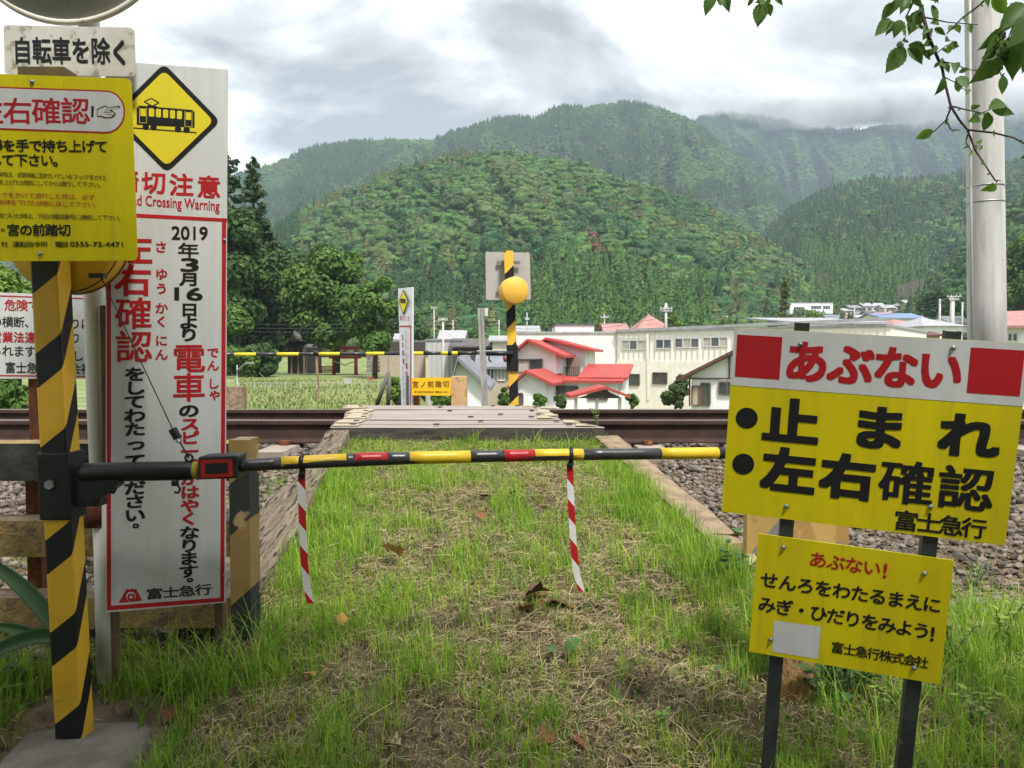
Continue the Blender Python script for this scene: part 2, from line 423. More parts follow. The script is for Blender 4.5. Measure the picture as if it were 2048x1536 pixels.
# countryside: one sheet in rings out to the horizon
ang = np.radians(np.linspace(-180, 180, 361)); rr = np.concatenate([[3.0], np.geomspace(7.6, 2750, 118)])
A, Rr = np.meshgrid(ang, rr); X = np.sin(A) * Rr; Y = np.cos(A) * Rr
Z = far_z(X, Y)
Z = np.where((np.abs(X) < 6.2) & (Y < 5.2), Z - .3, Z); Z = np.where((np.abs(X) < 60) & (Y > 4.2) & (Y < 9.5), Z - .45, Z)
o = grid_mesh('valley_floor', X, Y, Z, m_field); o['kind'] = 'structure'

# ------------------------------------------------------------------ railway track
R1, R2 = 5.35, 6.417; ZT = 1.10
def rail_profile(y, x0, x1):
    pts = [(-.062, 0), (.062, 0), (.062, .010), (.012, .030), (.009, .115), (.033, .128), (.033, .150), (.028, .1555), (-.028, .1555), (-.033, .150), (-.033, .128), (-.009, .115), (-.012, .030), (-.062, .010)]
    return [(x0, y + a, ZT - .1555 + b) for a, b in pts], (x1 - x0, 0, 0)
track = thing('railway_track', 'single railway track of two rusty rails on concrete sleepers crossing the view', 'railway track', (0, 5.88, .95))
for yy in (R1, R2):
    p, d = rail_profile(yy, -60, 60); r = MB().prism(p, d).build('rail', m_rail, track)
    MB().box(-60, 60, yy - .026, yy + .026, ZT, ZT + .0015).build('running_surface', m_railtop, r)
m_sleeper = mat('concrete_sleeper', (.33, .28, .24), (.24, .20, .17), 8, .9, bump=.4)
for i in range(-18, 22):
    x = .93 + i * .62 + random.uniform(-.01, .01)
    if -1.2 < x < .62: continue
    s = MB().prism([(x - .11, 4.88, .86), (x + .11, 4.88, .86), (x + .09, 4.88, .935), (x - .09, 4.88, .935)], (0, 2.0, 0)).build('sleeper', m_sleeper, track)
    for yy in (R1 - .085, R1 + .085, R2 - .085, R2 + .085):
        if abs(x) < 5: MB().box(x - .03, x + .03, yy - .03, yy + .03, .936, .965).build('rail_clip', m_rust, s)

# planks of the crossing deck
deck = thing('crossing_deck', 'boarded footway laid between and beside the rails, worn grey with yellow ends', 'level crossing', (-.35, 5.9, 1.0))
def board(y0, y1, x0, x1, skew, zt, m_top=m_plank, front=False, n=14):
    """board with a slightly uneven top and a broken right end"""
    b = MB(); xs = np.linspace(x0, x1, n); vs = []; fs = []
    for i, x in enumerate(xs):
        dz = (fbm(x * 2.1, y0 * 5, 3) - .5) * .012
        xa = x + (skew if i == n - 1 else 0); xb = x
        if i == n - 1: xa += 0; xb -= random.uniform(.02, .06)
        vs += [(xa, y0, zt - .11), (xa, y0, zt + dz - .004), (xa, y0 + .006, zt + dz), (xb, y1 - .006, zt + dz), (xb, y1, zt + dz - .004), (xb, y1, zt - .11)]
    for i in range(n - 1):
        for k in range(6):
            k2 = (k + 1) % 6; fs.append((i * 6 + k, i * 6 + k2, (i + 1) * 6 + k2, (i + 1) * 6 + k)[::-1])
    fs += [tuple(range(6)), tuple(range(n * 6 - 1, n * 6 - 7, -1))]
    mi = [0] * len(fs)
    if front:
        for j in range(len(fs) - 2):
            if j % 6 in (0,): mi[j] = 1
    b.add(vs, fs); b.mi = mi
    return b.build('board', [m_top, m_plankdark], deck)
bds = [(4.90, 5.06, -1.16, .57, .02, 1.095, True), (5.075, 5.30, -1.18, .50, -.05, 1.10, False), (5.445, 5.66, -1.20, .34, .0, 1.10, False),
       (5.675, 5.95, -1.24, .40, -.1, 1.098, False), (5.96, 6.35, -1.30, .36, -.08, 1.10, False), (6.475, 6.70, -1.42, .40, .03, 1.10, False), (6.715, 6.95, -1.48, .25, 0, 1.097, False)]
for y0, y1, x0, x1, sk, zt, fr in bds:
    b = board(y0, y1, x0, x1, sk, zt, front=fr)
    # yellow worn end bands on both ends and iron dogs
    e_ = MB().box(x0 + .004, x0 + .17, y0 + .012, y1 - .012, zt + .004, zt + .0085).build('painted_end', m_endpaint, b)
    MB().prism([(x1 - .16, y0 + .01, zt + .004), (x1 + sk * .3 - .03, y0 + .01, zt + .004), (x1 - .09, y1 - .01, zt + .004), (x1 - .15, y1 - .01, zt + .004)], (0, 0, .0045)).build('painted_end', m_endpaint, b)
    for xx in (x0 + .13, -.35 + random.uniform(-.35, .35), x1 - .2):
        q = MB(); q.disc((xx, (y0 + y1) / 2, zt + .006), (0, 0, 1), .022, .008, 10, bev=.003); q.build('iron_spike', m_plankdark, b)
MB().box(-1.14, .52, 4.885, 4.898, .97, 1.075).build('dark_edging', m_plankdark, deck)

# timber edging of the path
def timber(name, label, a, b, wd, ht, m, jag=0, group=None, seed=1):
    a, b = Vector(a), Vector(b); d = (b - a); L_ = d.length; d.normalize(); s = Vector((d.y, -d.x, 0)).normalized(); up = s.cross(d)
    n = 26; r = random.Random(seed); vs = []; fs = []
    for i in range(n):
        t = i / (n - 1); p = a + d * (L_ * t); k = math.sin(t * math.pi) ** .3 if jag else 1
        j = lambda q: q * (1 + (r.random() - .5) * jag)
        wl = wd / 2 * (1 + (float(fbm(t * 9, seed)) - .5) * jag); wr = wd / 2 * (1 + (float(fbm(t * 9 + 40, seed)) - .5) * jag)
        h = ht * (1 + (float(fbm(t * 12, seed + 3)) - .5) * jag * .6)
        ring = [(-wl, -.06), (-wl, h * .9), (-wl * .8, h), (-wl * .2, h * (1 - jag * .22 * r.random())), (wr * .3, h), (wr * .85, h), (wr, h * .88), (wr, -.06)]
        vs += [p + s * x + Vector((0, 0, z)) for x, z in ring]
    for i in range(n - 1):
        for q in range(8):
            q2 = (q + 1) % 8; fs.append((i * 8 + q, i * 8 + q2, (i + 1) * 8 + q2, (i + 1) * 8 + q))
    fs += [tuple(range(8)), tuple(range(n * 8 - 1, n * 8 - 9, -1))]
    o = MB().add(vs, fs).build(name, m, None); tag(o, label, 'timber', group); return o
def gp(x, y, dz=0): return (x, y, float(near_z(x, y)) + dz)
timber('edging_timber', 'cracked grey timber edging the left side of the grassy path', (-.97, 2.62, .645 - .02), (-1.10, 4.86, 1.015), .145, .07, m_wood, .5, seed=4)
timber('edging_timber', 'splintered narrow timber splitting away on the ballast beside the left edging', (-1.10, 2.72, .60), (-1.17, 4.0, .80), .10, .075, m_wood, .7, seed=8)
timber('edging_timber', 'tan flat timber edging the right side of the grassy path', (.93, 3.22, .70), (.60, 4.86, .985), .15, .06, m_tanwood, .3, seed=12)

# ------------------------------------------------------------------ ballast stones
def rock(seed):
    r = np.random.default_rng(seed); import bmesh
    P = r.normal(size=(13, 3)); P /= np.linalg.norm(P, axis=1)[:, None]; P *= r.uniform(.75, 1.1, (13, 1)); P *= np.array([1.15, .9, .72]) * .5
    bm = bmesh.new()
    for p in P: bm.verts.new(p)
    g = bmesh.ops.convex_hull(bm, input=bm.verts[:]); bmesh.ops.delete(bm, geom=[v for v in bm.verts if not v.link_faces], context='VERTS')
    bm.verts.index_update(); V = np.array([v.co[:] for v in bm.verts]); Fq = np.array([[v.index for v in f.verts] for f in bm.faces if len(f.verts) == 3]); bm.free()
    return V, Fq
rocks = [rock(k) for k in range(12)]
m_stone = mat('ballast_stone', (.235, .195, .16), (.07, .058, .048), 3.2, .9, bump=.5, bsc=60, lo=.38, hi=.62, tint='tint')
cand = []
def scatter(n, x0, x1, y0, y1, s0, s1, keep=None, layer=0):
    xs = rng.uniform(x0, x1, n); ys = rng.uniform(y0, y1, n)
    ok = np.ones(n, bool)
    if keep is not None: ok = keep(xs, ys)
    xs, ys = xs[ok], ys[ok]; z = np.where(ys < 4.95, near_z(xs, ys), .892 - .62 * sstep(7.7, 9.2, ys))
    sc = rng.uniform(s0, s1, len(xs)); z = z + sc * rng.uniform(-.05, .35, len(xs))
    for q in zip(xs, ys, z, sc): cand.append(q)
def off_path(xs, ys):
    return (xs < path_left(ys) - .14) | (xs > path_right(np.maximum(ys, 3.1)) + .13)
def ball_near(xs, ys):      # ballast fades into weeds towards the viewer
    lim = np.where(xs < 0, 2.45, 3.05 - .35 * np.clip(xs - 1, 0, 2)) + (fbm(xs * 3, ys * 3, 21) - .5) * .5
    return off_path(xs, ys) & (ys > lim)
scatter(24000, -3.0, 4.2, 2.3, 5.25, .028, .056, ball_near)
scatter(2500, 4.6, 9, 3.0, 5.25, .05, .075)
scatter(1500, -8, -3.6, 3.0, 5.25, .05, .075)
scatter(2600, 1.0, 7, 5.40, 8.2, .04, .07); scatter(2000, -6, -1.3, 5.40, 8.2, .04, .07)
C = np.array(cand); 
pxs = 1024 + F * C[:, 0] / C[:, 1]; pys = 711 + F * (CAMZ - C[:, 2]) / C[:, 1]
vis = ((pxs > 1230) & (pxs < 1450) & (pys > 880) & (pys < 1085)) | ((pxs > 1690) & (pxs < 2040) & (pys > 1090) & (pys < 1330)) | ((pxs > 498) & (pxs < 600) & (pys > 885) & (pys < 1200)) | ((pxs > 5) & (pxs < 80) & (pys > 965) & (pys < 1030)) | ((pxs > 2030) & (pys > 900) & (pxs < 2048))
size = np.where(vis, C[:, 3] / C[:, 1], 0); order = np.argsort(-size); top = order[:290]; rest = order[290:]
rock_meshes = {}
for k in range(12):
    for tt in range(3):
        V, Fq = rocks[k]; me = bpy.data.meshes.new('stone'); me.from_pydata(V.tolist(), [], Fq.tolist()); me.materials.append(m_stone)
        a = me.attributes.new('tint', 'FLOAT', 'FACE'); a.data.foreach_set('value', np.full(len(Fq), [.1, .5, .95][tt], np.float32) + rng.uniform(-.1, .1, len(Fq)).astype(np.float32)); rock_meshes[(k, tt)] = me
for i in top:
    x, y, z, s = C[i]; o = bpy.data.objects.new('stone', rock_meshes[(random.randrange(12), random.randrange(3))]); link(o, ballast)
    o.location = (x, y, z); o.scale = (s, s, s); o.rotation_euler = (random.uniform(-.6, .6), random.uniform(-.6, .6), random.uniform(0, 6.28))
def rotz_arr(n, rg):
    a = rg.uniform(0, 2 * np.pi, n); b = rg.uniform(-.6, .6, n); ca, sa, cb, sb = np.cos(a), np.sin(a), np.cos(b), np.sin(b); Z0 = np.zeros(n); O = np.ones(n)
    Rz = np.stack([np.stack([ca, -sa, Z0], -1), np.stack([sa, ca, Z0], -1), np.stack([Z0, Z0, O], -1)], 1)
    Rx = np.stack([np.stack([O, Z0, Z0], -1), np.stack([Z0, cb, -sb], -1), np.stack([Z0, sb, cb], -1)], 1)
    return Rz @ Rx
def instance_arrays(protos, P, S, pick, rot, tint):
    Vs = []; Fs = []; T = []; base = 0
    for k, (V, Fq) in enumerate(protos):
        idx = np.where(pick == k)[0]
        if len(idx) == 0: continue
        W = np.einsum('nij,vj->nvi', rot[idx], V) * S[idx][:, None, None] + P[idx][:, None, :]
        Vs.append(W.reshape(-1, 3)); f = Fq[None] + (np.arange(len(idx)) * len(V))[:, None, None] + base
        Fs.append(f.reshape(-1, 3)); T.append(np.repeat(tint[idx], len(Fq))); base += len(idx) * len(V)
    return np.concatenate(Vs), np.concatenate(Fs), np.concatenate(T)
Cr = C[rest]; n = len(Cr)
V, Fq, T = instance_arrays(rocks, Cr[:, :3], Cr[:, 3], rng.integers(0, 12, n), rotz_arr(n, rng), rng.uniform(0, 1, n))
o = fast_mesh('stone_mass', V, Fq, m_stone, ballast, attr=T + rng.uniform(-.12, .12, len(T))); o['kind'] = 'stuff'
# ------------------------------------------------------------------ old timber fence on the left
m_blkwood = mat('black_painted_timber', (.02, .022, .02), (.05, .05, .042), 10, .8, bump=.6, bsc=30, c3=(.13, .12, .095), sc3=16, lo3=.62, hi3=.68)
lf = thing('timber_barrier', 'old yellow and black painted sleeper fence behind the white notice on the left', 'fence', tuple(at(250, 1260, 2.55)))
def rail_board(y0, y1, xa, xb, Yd, m, topm, name='board', parent=None, th=.11, lab=None):
    p0 = at(xa, y0, Yd); p1 = at(xb, y0, Yd); q0 = at(xa, y1, Yd)
    b = MB().frame((p0.x, Yd, q0.z), (p1.x - p0.x, 0, p1.z - p0.z), (0, th, 0), (0, 0, p0.z - q0.z))
    b.mi[1] = 1     # top
    return b.build(name, [m, topm], parent, label=lab)
rail_board(887, 962, -330, 470, 2.56, m_blkwood, m_yelwood, parent=lf, lab='black painted board')
rail_board(1042, 1114, -330, 470, 2.56, m_yelwood, m_tanwood, parent=lf)
rail_board(1196, 1256, -330, 470, 2.56, m_yelwood, m_tanwood, parent=lf)
for px in (70, -230): 
    p0 = at(px, 880, 2.70); MB().box(p0.x - .025, p0.x + .025, 2.68, 2.74, .42, p0.z - .002).build('iron_post', m_rust, lf)
m_endpost = stripe_mat('end_post_stripes', (.22, .145, .05), (.02, .024, .02), .9, .40, .42, .02, wear=(.30, .22, .10), wlo=.60, rough=.85)
pA = at(457, 880, 2.50); pB = at(497, 880, 2.50); b = MB().box(pA.x, pB.x, 2.5, 2.6, .45, pA.z); b.mi[1] = 1
b.build('end_post', [m_endpost, m_tanwood], lf)

# white danger notice further left
pl, P = None, None
bl = at(-90, 757, 3.0); br = at(210, 758, 3.02); tl = at(-92, 582, 3.0); pl4 = Plane(bl, br, tl)
dn = thing('danger_notice', 'white notice with thin red border half hidden behind the striped post at far left', 'sign', tuple(at(66, 1030, 3.05)))
c4 = [(-92, 582), (209, 592), (210, 758), (-90, 757)]
panel(pl4, c4, .004, m_white, dn)
t = Text(pl4, .0008)
t.cells('危険ですから', (21, 610), (137, 613), 24, 24, .015).cells('営業法違', (-7, 674), (61, 675), 22, 23, .022)
for q in ([(-86, 588), (204, 597), (204, 599.5), (-86, 590.5)], [(-86, 749), (205, 752), (205, 754.5), (-86, 751.5)], [(203, 598), (205.5, 598), (206, 753), (203.5, 753)]): t.poly(q)
t.build('red_lettering', m_red, dn)
t = Text(pl4, .0008).cells('の横断、立ち入りは', (-7, 643), (173, 648), 23, 23, .012).cells('反となり', (83, 675), (151, 676), 22, 23, .012)
t.cells('られます。', (-7, 701), (83, 703), 23, 24, .012).cells('し', (156, 712), (156, 712), 24, 22).cells('富士急行株式会社', (21, 735), (173, 738), 22, 24, .012).build('black_lettering', m_black, dn)
for px in (66,):
    a = at(px, 740, 3.03); MB().frame((a.x - .02, 3.03, .55), (.04, 0, 0), (0, .006, 0), (0, 0, a.z - .55)).frame((a.x - .02, 3.036, .55), (.006, 0, 0), (0, .03, 0), (0, 0, a.z - .55)).build('angle_post', m_rust, dn)

# ------------------------------------------------------------------ round sign, plate and pole
rs = thing('round_road_sign', 'round grey traffic sign at the top edge on a white pole with a plate below', 'road sign', tuple(at(216, 1330, 2.30)))
def zc(px, py, Y): return at(px, py, Y)
b = MB(); b.tube([zc(214, 1335, 2.32) - Vector((0, 0, .03)), zc(208, 1100, 2.32), zc(194, 800, 2.32), zc(184, 400, 2.32), zc(178, 40, 2.32), zc(172, -250, 2.32)], .029, 20); b.build('pole', m_whitepaint, rs, True)
b = MB(); b.tube([zc(218, 1340, 2.30) - Vector((0, 0, .03)), zc(210, 1000, 2.30)], .033, 20)
b.build('rusty_lower_sleeve', m_whitepaint, rs, True)
b = MB(); q = zc(199, 1002, 2.31); b.tube([q + Vector((0, -.02, -.07)), q + Vector((0, -.022, 0.0))], .036, 16); b.build('rusty_collar', m_rust, rs, True)
m_disc = mat('aged_grey_enamel', (.42, .43, .43), (.33, .34, .34), 3, .5, c3=(.18, .17, .16), sc3=40, lo3=.68, hi3=.72)
c = zc(137, -165, 2.24); ax = Vector((.02, -1, .04))
b = MB().disc(c, ax, .30, .004, 64).build('disc', m_disc, rs, True)
rim = []; 
b = MB(); axn = ax.normalized(); uu = Vector((1, 0, 0)); vv = axn.cross(uu).normalized()
b.tube([c + (uu * math.cos(i * math.pi / 32) + vv * math.sin(i * math.pi / 32)) * .30 for i in range(65)], .009, 8).build('rim', m_whitepaint, rs, True)
plp = Plane(at(12, 149, 2.22), at(270, 154, 2.22), at(8, 50, 2.22))
m_plate = mat('grimy_white_plate', (.56, .55, .50), (.46, .44, .39), 5, .5, c3=(.26, .23, .18), sc3=34, lo3=.55, hi3=.66)
b = panel(plp, [(14, 149), (9, 145), (7, 55), (12, 50), (262, 55), (268, 60), (270.5, 148), (266, 153)], .004, m_plate, rs, 'plate')
t = Text(plp, .0008).cells('自転車を除', (45, 101), (201, 102), 39, 54, .022).cells('く', (240, 105), (240, 105), 40, 52, .035); t.build('lettering', m_black, rs)

# ------------------------------------------------------------------ big white notice with the tram
wn = thing('tall_white_notice', 'tall white notice with yellow tram diamond and red vertical writing beside the striped post', 'sign', tuple(at(330, 1290, 2.33)))
BL, BR, TR = at(212, 1225, 2.25), at(450, 1205, 2.33), at(455, 139, 2.33); TL = TR + BL - BR
plw = Plane(BL, BR, TL)
b = MB(); P = [TL, TR, BR, BL]
b.prism(P, -plw.n * .012); b.build('panel', m_white, wn)
def wpx(pt): return pt
# red frame (lower part) and rule
t = Text(plw, .0007)
t.poly([(214, 424), (454, 437), (454, 444), (214, 432)])
t.poly([(444, 437), (452.5, 438), (448.5, 1200), (440.5, 1201)]); t.poly([(214, 428), (222, 428), (222, 1212), (214, 1213)]); t.poly([(214, 1212), (449, 1194.5), (448.8, 1203), (214, 1221)])
t.build('red_frame', m_red, wn)
t = Text(plw, .0009)
t.cells('左', (269, 497), (269, 497), 70, 64, .022).cells('右', (267, 560), (267, 560), 70, 66, .024).cells('確認', (267.5, 626), (268, 693), 70, 66, .014).cells('電車', (378, 716), (378, 774), 64, 60, .016)
t.cells('スピードがはや', (380, 848), (380, 1011), 38, 29, .03).cells('く', (378, 1037), (378, 1037), 38, 28, .03)
t.cells('踏切注意', (253, 361), (418, 374), 46, 46, .022).line('Railroad Crossing Warning', (216, 413), (439, 428), 27, .012)
t.cells('さ', (322, 494), (322, 494), 25, 24, .02).cells('ゆ', (323, 548), (323, 548), 25, 24, .02).cells('う', (323, 577), (323, 577), 25, 24, .02).cells('か', (323, 616), (323, 616), 25, 24, .02).cells('く', (323, 643), (323, 643), 25, 24, .02).cells('に', (323, 681), (323, 681), 25, 24, .02).cells('ん', (323, 709), (323, 709), 25, 24, .02)
t.cells('で', (426, 705), (426, 705), 24, 23, .02).cells('ん', (426, 731), (426, 731), 24, 23, .02).cells('し', (427, 767), (427, 767), 24, 23, .02).cells('ゃ', (430, 788), (430, 788), 26, 26, .02)
t.poly([(237, 1206), (285, 1201), (272, 1177), (268, 1179), (264, 1176.5), (260, 1179.5), (256, 1177), (252, 1180)])
t.build('red_lettering', m_red, wn)
t = Text(plw, .0009)
t.line('2019', (344, 479), (415, 480), 26, .018).cells('年', (377, 500), (377, 500), 41, 30, .018).line('3', (363, 543), (396, 543), 26, .02).cells('月', (379, 558), (379, 558), 38, 28, .03)
t.line('16', (350, 600), (404, 601), 25, .02).cells('日', (379, 619), (379, 619), 36, 28, .03).cells('よ', (378, 644), (378, 644), 40, 29, .03).cells('り', (378, 669), (378, 669), 40, 29, .03).cells('の', (378, 821), (378, 821), 42, 29, .03)
t.cells('なります', (379, 1065), (377, 1142), 40, 29, .03).cells('。', (391, 1152), (391, 1152), 34, 26, .03)
t.cells('をしてわた', (270, 748), (270, 858), 42, 30, .03).cells('っ', (272, 887), (272, 887), 42, 30, .03).cells('てく', (271, 921), (271, 948), 42, 30, .03).cells('ださい', (270, 975), (270, 1030), 42, 30, .03).cells('。', (283, 1043), (283, 1043), 34, 28, .03)
t.cells('富士急行', (309, 1187), (407, 1179), 33, 24, .018); t.build('black_lettering', m_black, wn)
t = Text(plw, .0013).circle(262, 1192.5, 9.5, 9); t.build('emblem_disc', m_white, wn)
t = Text(plw, .0016).cells('Q', (264, 1193), (264, 1193), 17, 17, .05); t.build('emblem_letter', m_red, wn)
# diamond with the tram
def rdia(top, right, bot, left, r):
    P4 = [Vector(p).to_2d() if len(p) > 2 else Vector(p) for p in (top, right, bot, left)]; out = []
    for i in range(4):
        p = P4[i]; a = (P4[i - 1] - p).normalized(); c_ = (P4[(i + 1) % 4] - p).normalized(); s0 = p + a * r; s1 = p + c_ * r
        for k in range(7):
            u = k / 6; out.append(tuple((s0 * (1 - u) ** 2 + p * 2 * u * (1 - u) + s1 * u * u)))
    return out
ctr = Vector((331, 238))
out_ = rdia((328, 127), (441, 243), (334, 346), (221, 233), 16); inn = [tuple(ctr + (Vector(p) - ctr) * .875) for p in out_]
Text(plw, .0008).poly(out_).build('diamond_border', m_black, wn)
m_yel2 = mat('diamond_yellow', (.66, .55, .02), (.60, .50, .02), 3, .45)
Text(plw, .0011).poly(inn).build('diamond_field', m_yel2, wn)
def tp(x, y): return (x / 2.954, y / 2.954)
t = Text(plw, .0014)
t.poly([tp(808, 640), tp(822, 624), tp(1135, 650), tp(1150, 664), tp(1150, 756), tp(808, 738)])
t.poly([tp(780, 752), tp(1162, 781), tp(1162, 789), tp(780, 760)])
for cx, cy in ((862, 750), (908, 753), (1052, 764), (1103, 768)): t.circle(*tp(cx, cy), 6.5)
def seg(a, b, wd):
    a = Vector(a); b = Vector(b); d = (b - a).normalized(); nn = Vector((-d.y, d.x)) * wd / 2
    return [tuple(a + nn), tuple(b + nn), tuple(b - nn), tuple(a - nn)]
for a, b_ in (((852, 602), (893, 582)), ((893, 582), (940, 608)), ((940, 608), (900, 628)), ((900, 628), (852, 602))): t.poly(seg(tp(*a), tp(*b_), 2.4))
t.poly([tp(870, 622), tp(930, 627), tp(930, 634), tp(870, 629)])
t.build('tram_pictogram', m_black, wn)
t = Text(plw, .0018)
for x0, x1 in ((880, 912), (922, 952), (964, 994), (1005, 1035), (1046, 1076)):
    ys = 640 + (x0 - 880) * .09; t.poly([tp(x0 + 4, ys), tp(x1 - 4, ys + 2), tp(x1, ys + 8), tp(x1, ys + 46), tp(x1 - 4, ys + 50), tp(x0 + 4, ys + 49), tp(x0, ys + 45), tp(x0, ys + 6)])
for x0, x1, ys in ((830, 862, 642), (1098, 1130, 664)):
    t.poly([tp(x0, ys), tp(x1, ys + 2), tp(x1, ys + 46), tp(x0, ys + 44)])
    for q in (seg(tp(x0 - 5, ys - 7), tp(x0 - 5, ys + 84), .9), seg(tp(x1 + 5, ys - 5), tp(x1 + 5, ys + 86), .9), seg(tp(x0 - 5, ys + 84), tp(x1 + 5, ys + 86), .9)): t.poly(q)
t.build('tram_windows', m_yel2, wn)
for px, py0, py1, Yd in ((220, 1215, 1340, 2.275), (437, 1200, 1285, 2.345)):
    a = at(px, py0, Yd); bb = at(px, py1, Yd); MB().box(a.x - .013, a.x + .013, Yd + .0, Yd + .03, bb.z - .06, a.z + .9).build('leg', m_tanwood if px < 0 else mat('dark_brown_timber', (.13, .085, .05), (.09, .06, .038), 12, .9), wn)
for py in (480, 1150): bolt(plw, 449, py, wn, .004)

# ------------------------------------------------------------------ barrier post and arm
m_post = stripe_mat('post_stripes', YEL and (.66, .385, .03), BLK, .8, .258, .37, -.215, ky=2.2, wear=(.30, .19, .06), wlo=.70)
bar = thing('crossing_barrier', 'near crossing barrier, striped square post with a yellow, black and red arm across the path', 'barrier', tuple(at(148, 1480, 2.09)))
top = at(75, 137, 2.06); mid = at(87, 530, 2.06); bot = at(137, 1490, 2.06)
W2 = .0375; D2 = .065
def sq(p): return [(p.x - W2, 2.06, p.z), (p.x + W2, 2.06, p.z), (p.x + W2, 2.06 + D2, p.z), (p.x - W2, 2.06 + D2, p.z)]
b = MB(); dirn = (bot - mid).normalized(); tpp = mid - dirn * ((top.z - mid.z) / -dirn.z) * -1
tpp = mid + (mid - bot) * ((top.z - mid.z) / (mid.z - bot.z)); b.add(sq(bot) + sq(tpp), [(0, 1, 5, 4), (1, 2, 6, 5), (2, 3, 7, 6), (3, 0, 4, 7), (4, 5, 6, 7), (3, 2, 1, 0)])
post = b.build('post', m_post, bar)
def onpost(py):
    z = at(100, py, 2.06).z; t_ = (z - bot.z) / (mid.z - bot.z); return bot + (mid - bot) * t_
md = post.modifiers.new('bevel', 'BEVEL'); md.width = .006; md.segments = 2
MB().box(tpp.x - W2 - .002, tpp.x + W2 + .045, 2.057, 2.13, tpp.z - .02, tpp.z + .004).build('post_cap_bracket', mat('dark_ochre_steel', (.20, .13, .03), (.1, .07, .03), 10, .6), bar)
a = onpost(905); c = onpost(1040); b = MB(); lo = [(c.x - W2 - .006, 2.052, c.z), (c.x + W2 + .006, 2.052, c.z), (c.x + W2 + .006, 2.06 + D2 + .008, c.z), (c.x - W2 - .006, 2.06 + D2 + .008, c.z)]
hi = [(x + a.x - c.x, y, a.z) for x, y, z in lo]; b.add(lo + hi, [(0, 1, 5, 4), (1, 2, 6, 5), (2, 3, 7, 6), (3, 0, 4, 7), (4, 5, 6, 7), (3, 2, 1, 0)])
slv = b.build('pivot_sleeve', m_blackpaint, bar); md = slv.modifiers.new('bevel', 'BEVEL'); md.width = .005; md.segments = 2
q = onpost(968); MB().disc((q.x - .008, 2.052, q.z), (0, -1, 0), .013, .008, 6).build('pivot_bolt', m_steel, slv)
# arm bracket
y_arm = 2.085
b = MB(); p0 = at(158, 945, y_arm); p1 = at(232, 945, y_arm)
b.box(onpost(990).x + W2 - .01, p0.x + .06, 2.075, 2.115, at(0, 1012, 2.08).z, at(0, 955, 2.08).z)
b.prism([(p0.x - .012, 2.07, at(0, 1012, 2.07).z), (p0.x + .05, 2.07, at(0, 1005, 2.07).z), (p1.x + .01, 2.07, at(0, 972, 2.07).z), (p1.x + .01, 2.07, at(0, 960, 2.07).z), (p0.x - .012, 2.07, at(0, 960, 2.07).z)], (0, .04, 0))
b.build('arm_bracket', m_blackpaint, bar)
for px, py in ((221, 975), (350, 972)):
    c0 = at(px, 958, y_arm); b = MB(); b.tube([c0, c0 + Vector((0, 0, -.018))], .010, 8); b.tube([c0 + Vector((.006, 0, -.015)), c0 + Vector((.014, 0, -.028)), c0 + Vector((.008, 0, -.038)), c0 + Vector((-.002, 0, -.036))], .0035, 6); b.build('rope_hook', m_blackpaint, bar, True)
b = MB(); b.tube([at(162, 946, y_arm), at(170, 945, y_arm), at(385, 941, 2.10), at(391, 941, 2.10)], [.02, .0262, .0262, .022], 24); b.build('arm_sleeve', m_blackpaint, bar, True)
b = MB(); b.tube([at(388, 941, 2.10), at(397, 940, 2.10)], .024, 16); b.build('arm_collar', mat('dull_yellow', (.35, .27, .03)), bar, True)
# reflector box
r0, r1 = at(395, 960, 2.075), at(475, 914, 2.075)
b = MB(); b.frame((r0.x, 2.075, r0.z), (r1.x - r0.x, 0, .004), (0, .075, 0), (0, 0, r1.z - r0.z)); rb = b.build('reflector_box', m_blackpaint, bar); md = rb.modifiers.new('bevel', 'BEVEL'); md.width = .006; md.segments = 3
plr = Plane(Vector((r0.x, 2.0745, r0.z)), Vector((r1.x, 2.0745, r0.z + .004)), Vector((r0.x, 2.0745, r1.z)))
m_refl = mat('red_reflector', (.40, .006, .008), (.30, .004, .006), 60, .25, spec=.7)
Text(plr, .0008).poly([(401, 920), (465, 918), (466, 953), (402, 956)]).build('red_reflector', m_refl, rb)
Text(plr, .0016).poly([(411, 927), (456, 925), (456, 946), (411, 948)]).build('reflector_window', m_blackpaint, rb)
# striped pole of the arm: each colour is a sleeve of its own
def armp(px):
    t_ = (px - 478) / (1600 - 478); Yd = 2.10 + t_ * .40
    py = 931 - 12.5 * ((px - 478) / 242) if px < 720 else 918 - 8 * (px - 720) / 380 if px < 1100 else 910 - 4 * (px - 1100) / 340
    return at(px, py, Yd)
m_bandy = mat('arm_yellow', (.62, .42, .02), (.54, .36, .02), 10, .4, c3=(.28, .13, .02), sc3=7, lo3=.68, hi3=.74); m_bandr = mat('arm_red', (.36, .012, .014), (.30, .01, .012), 10, .35); m_bandb = mat('arm_black', (.018, .018, .02), (.03, .03, .032), 10, .35, spec=.6)
MB().tube([armp(470), armp(900), armp(1300), armp(1620)], .0165, 16).build('arm_core', m_bandb, bar, True)
for x0, x1, k in ((478, 562, 'b'), (562, 693, 'y'), (693, 708, 'b'), (708, 775, 'r'), (775, 818, 'b'), (818, 940, 'y'), (940, 1007, 'b'), (1007, 1068, 'r'), (1068, 1165, 'y'), (1165, 1320, 'b'), (1320, 1435, 'y'), (1435, 1620, 'b')):
    n_ = 5; MB().tube([armp(x0 + .3 + (x1 - x0 - .6) * i / (n_ - 1)) for i in range(n_)], .0185 if k != 'b' else .0178, 20).build({'b': 'black_band', 'y': 'yellow_band', 'r': 'red_band'}[k], {'b': m_bandb, 'y': m_bandy, 'r': m_bandr}[k], bar, True)
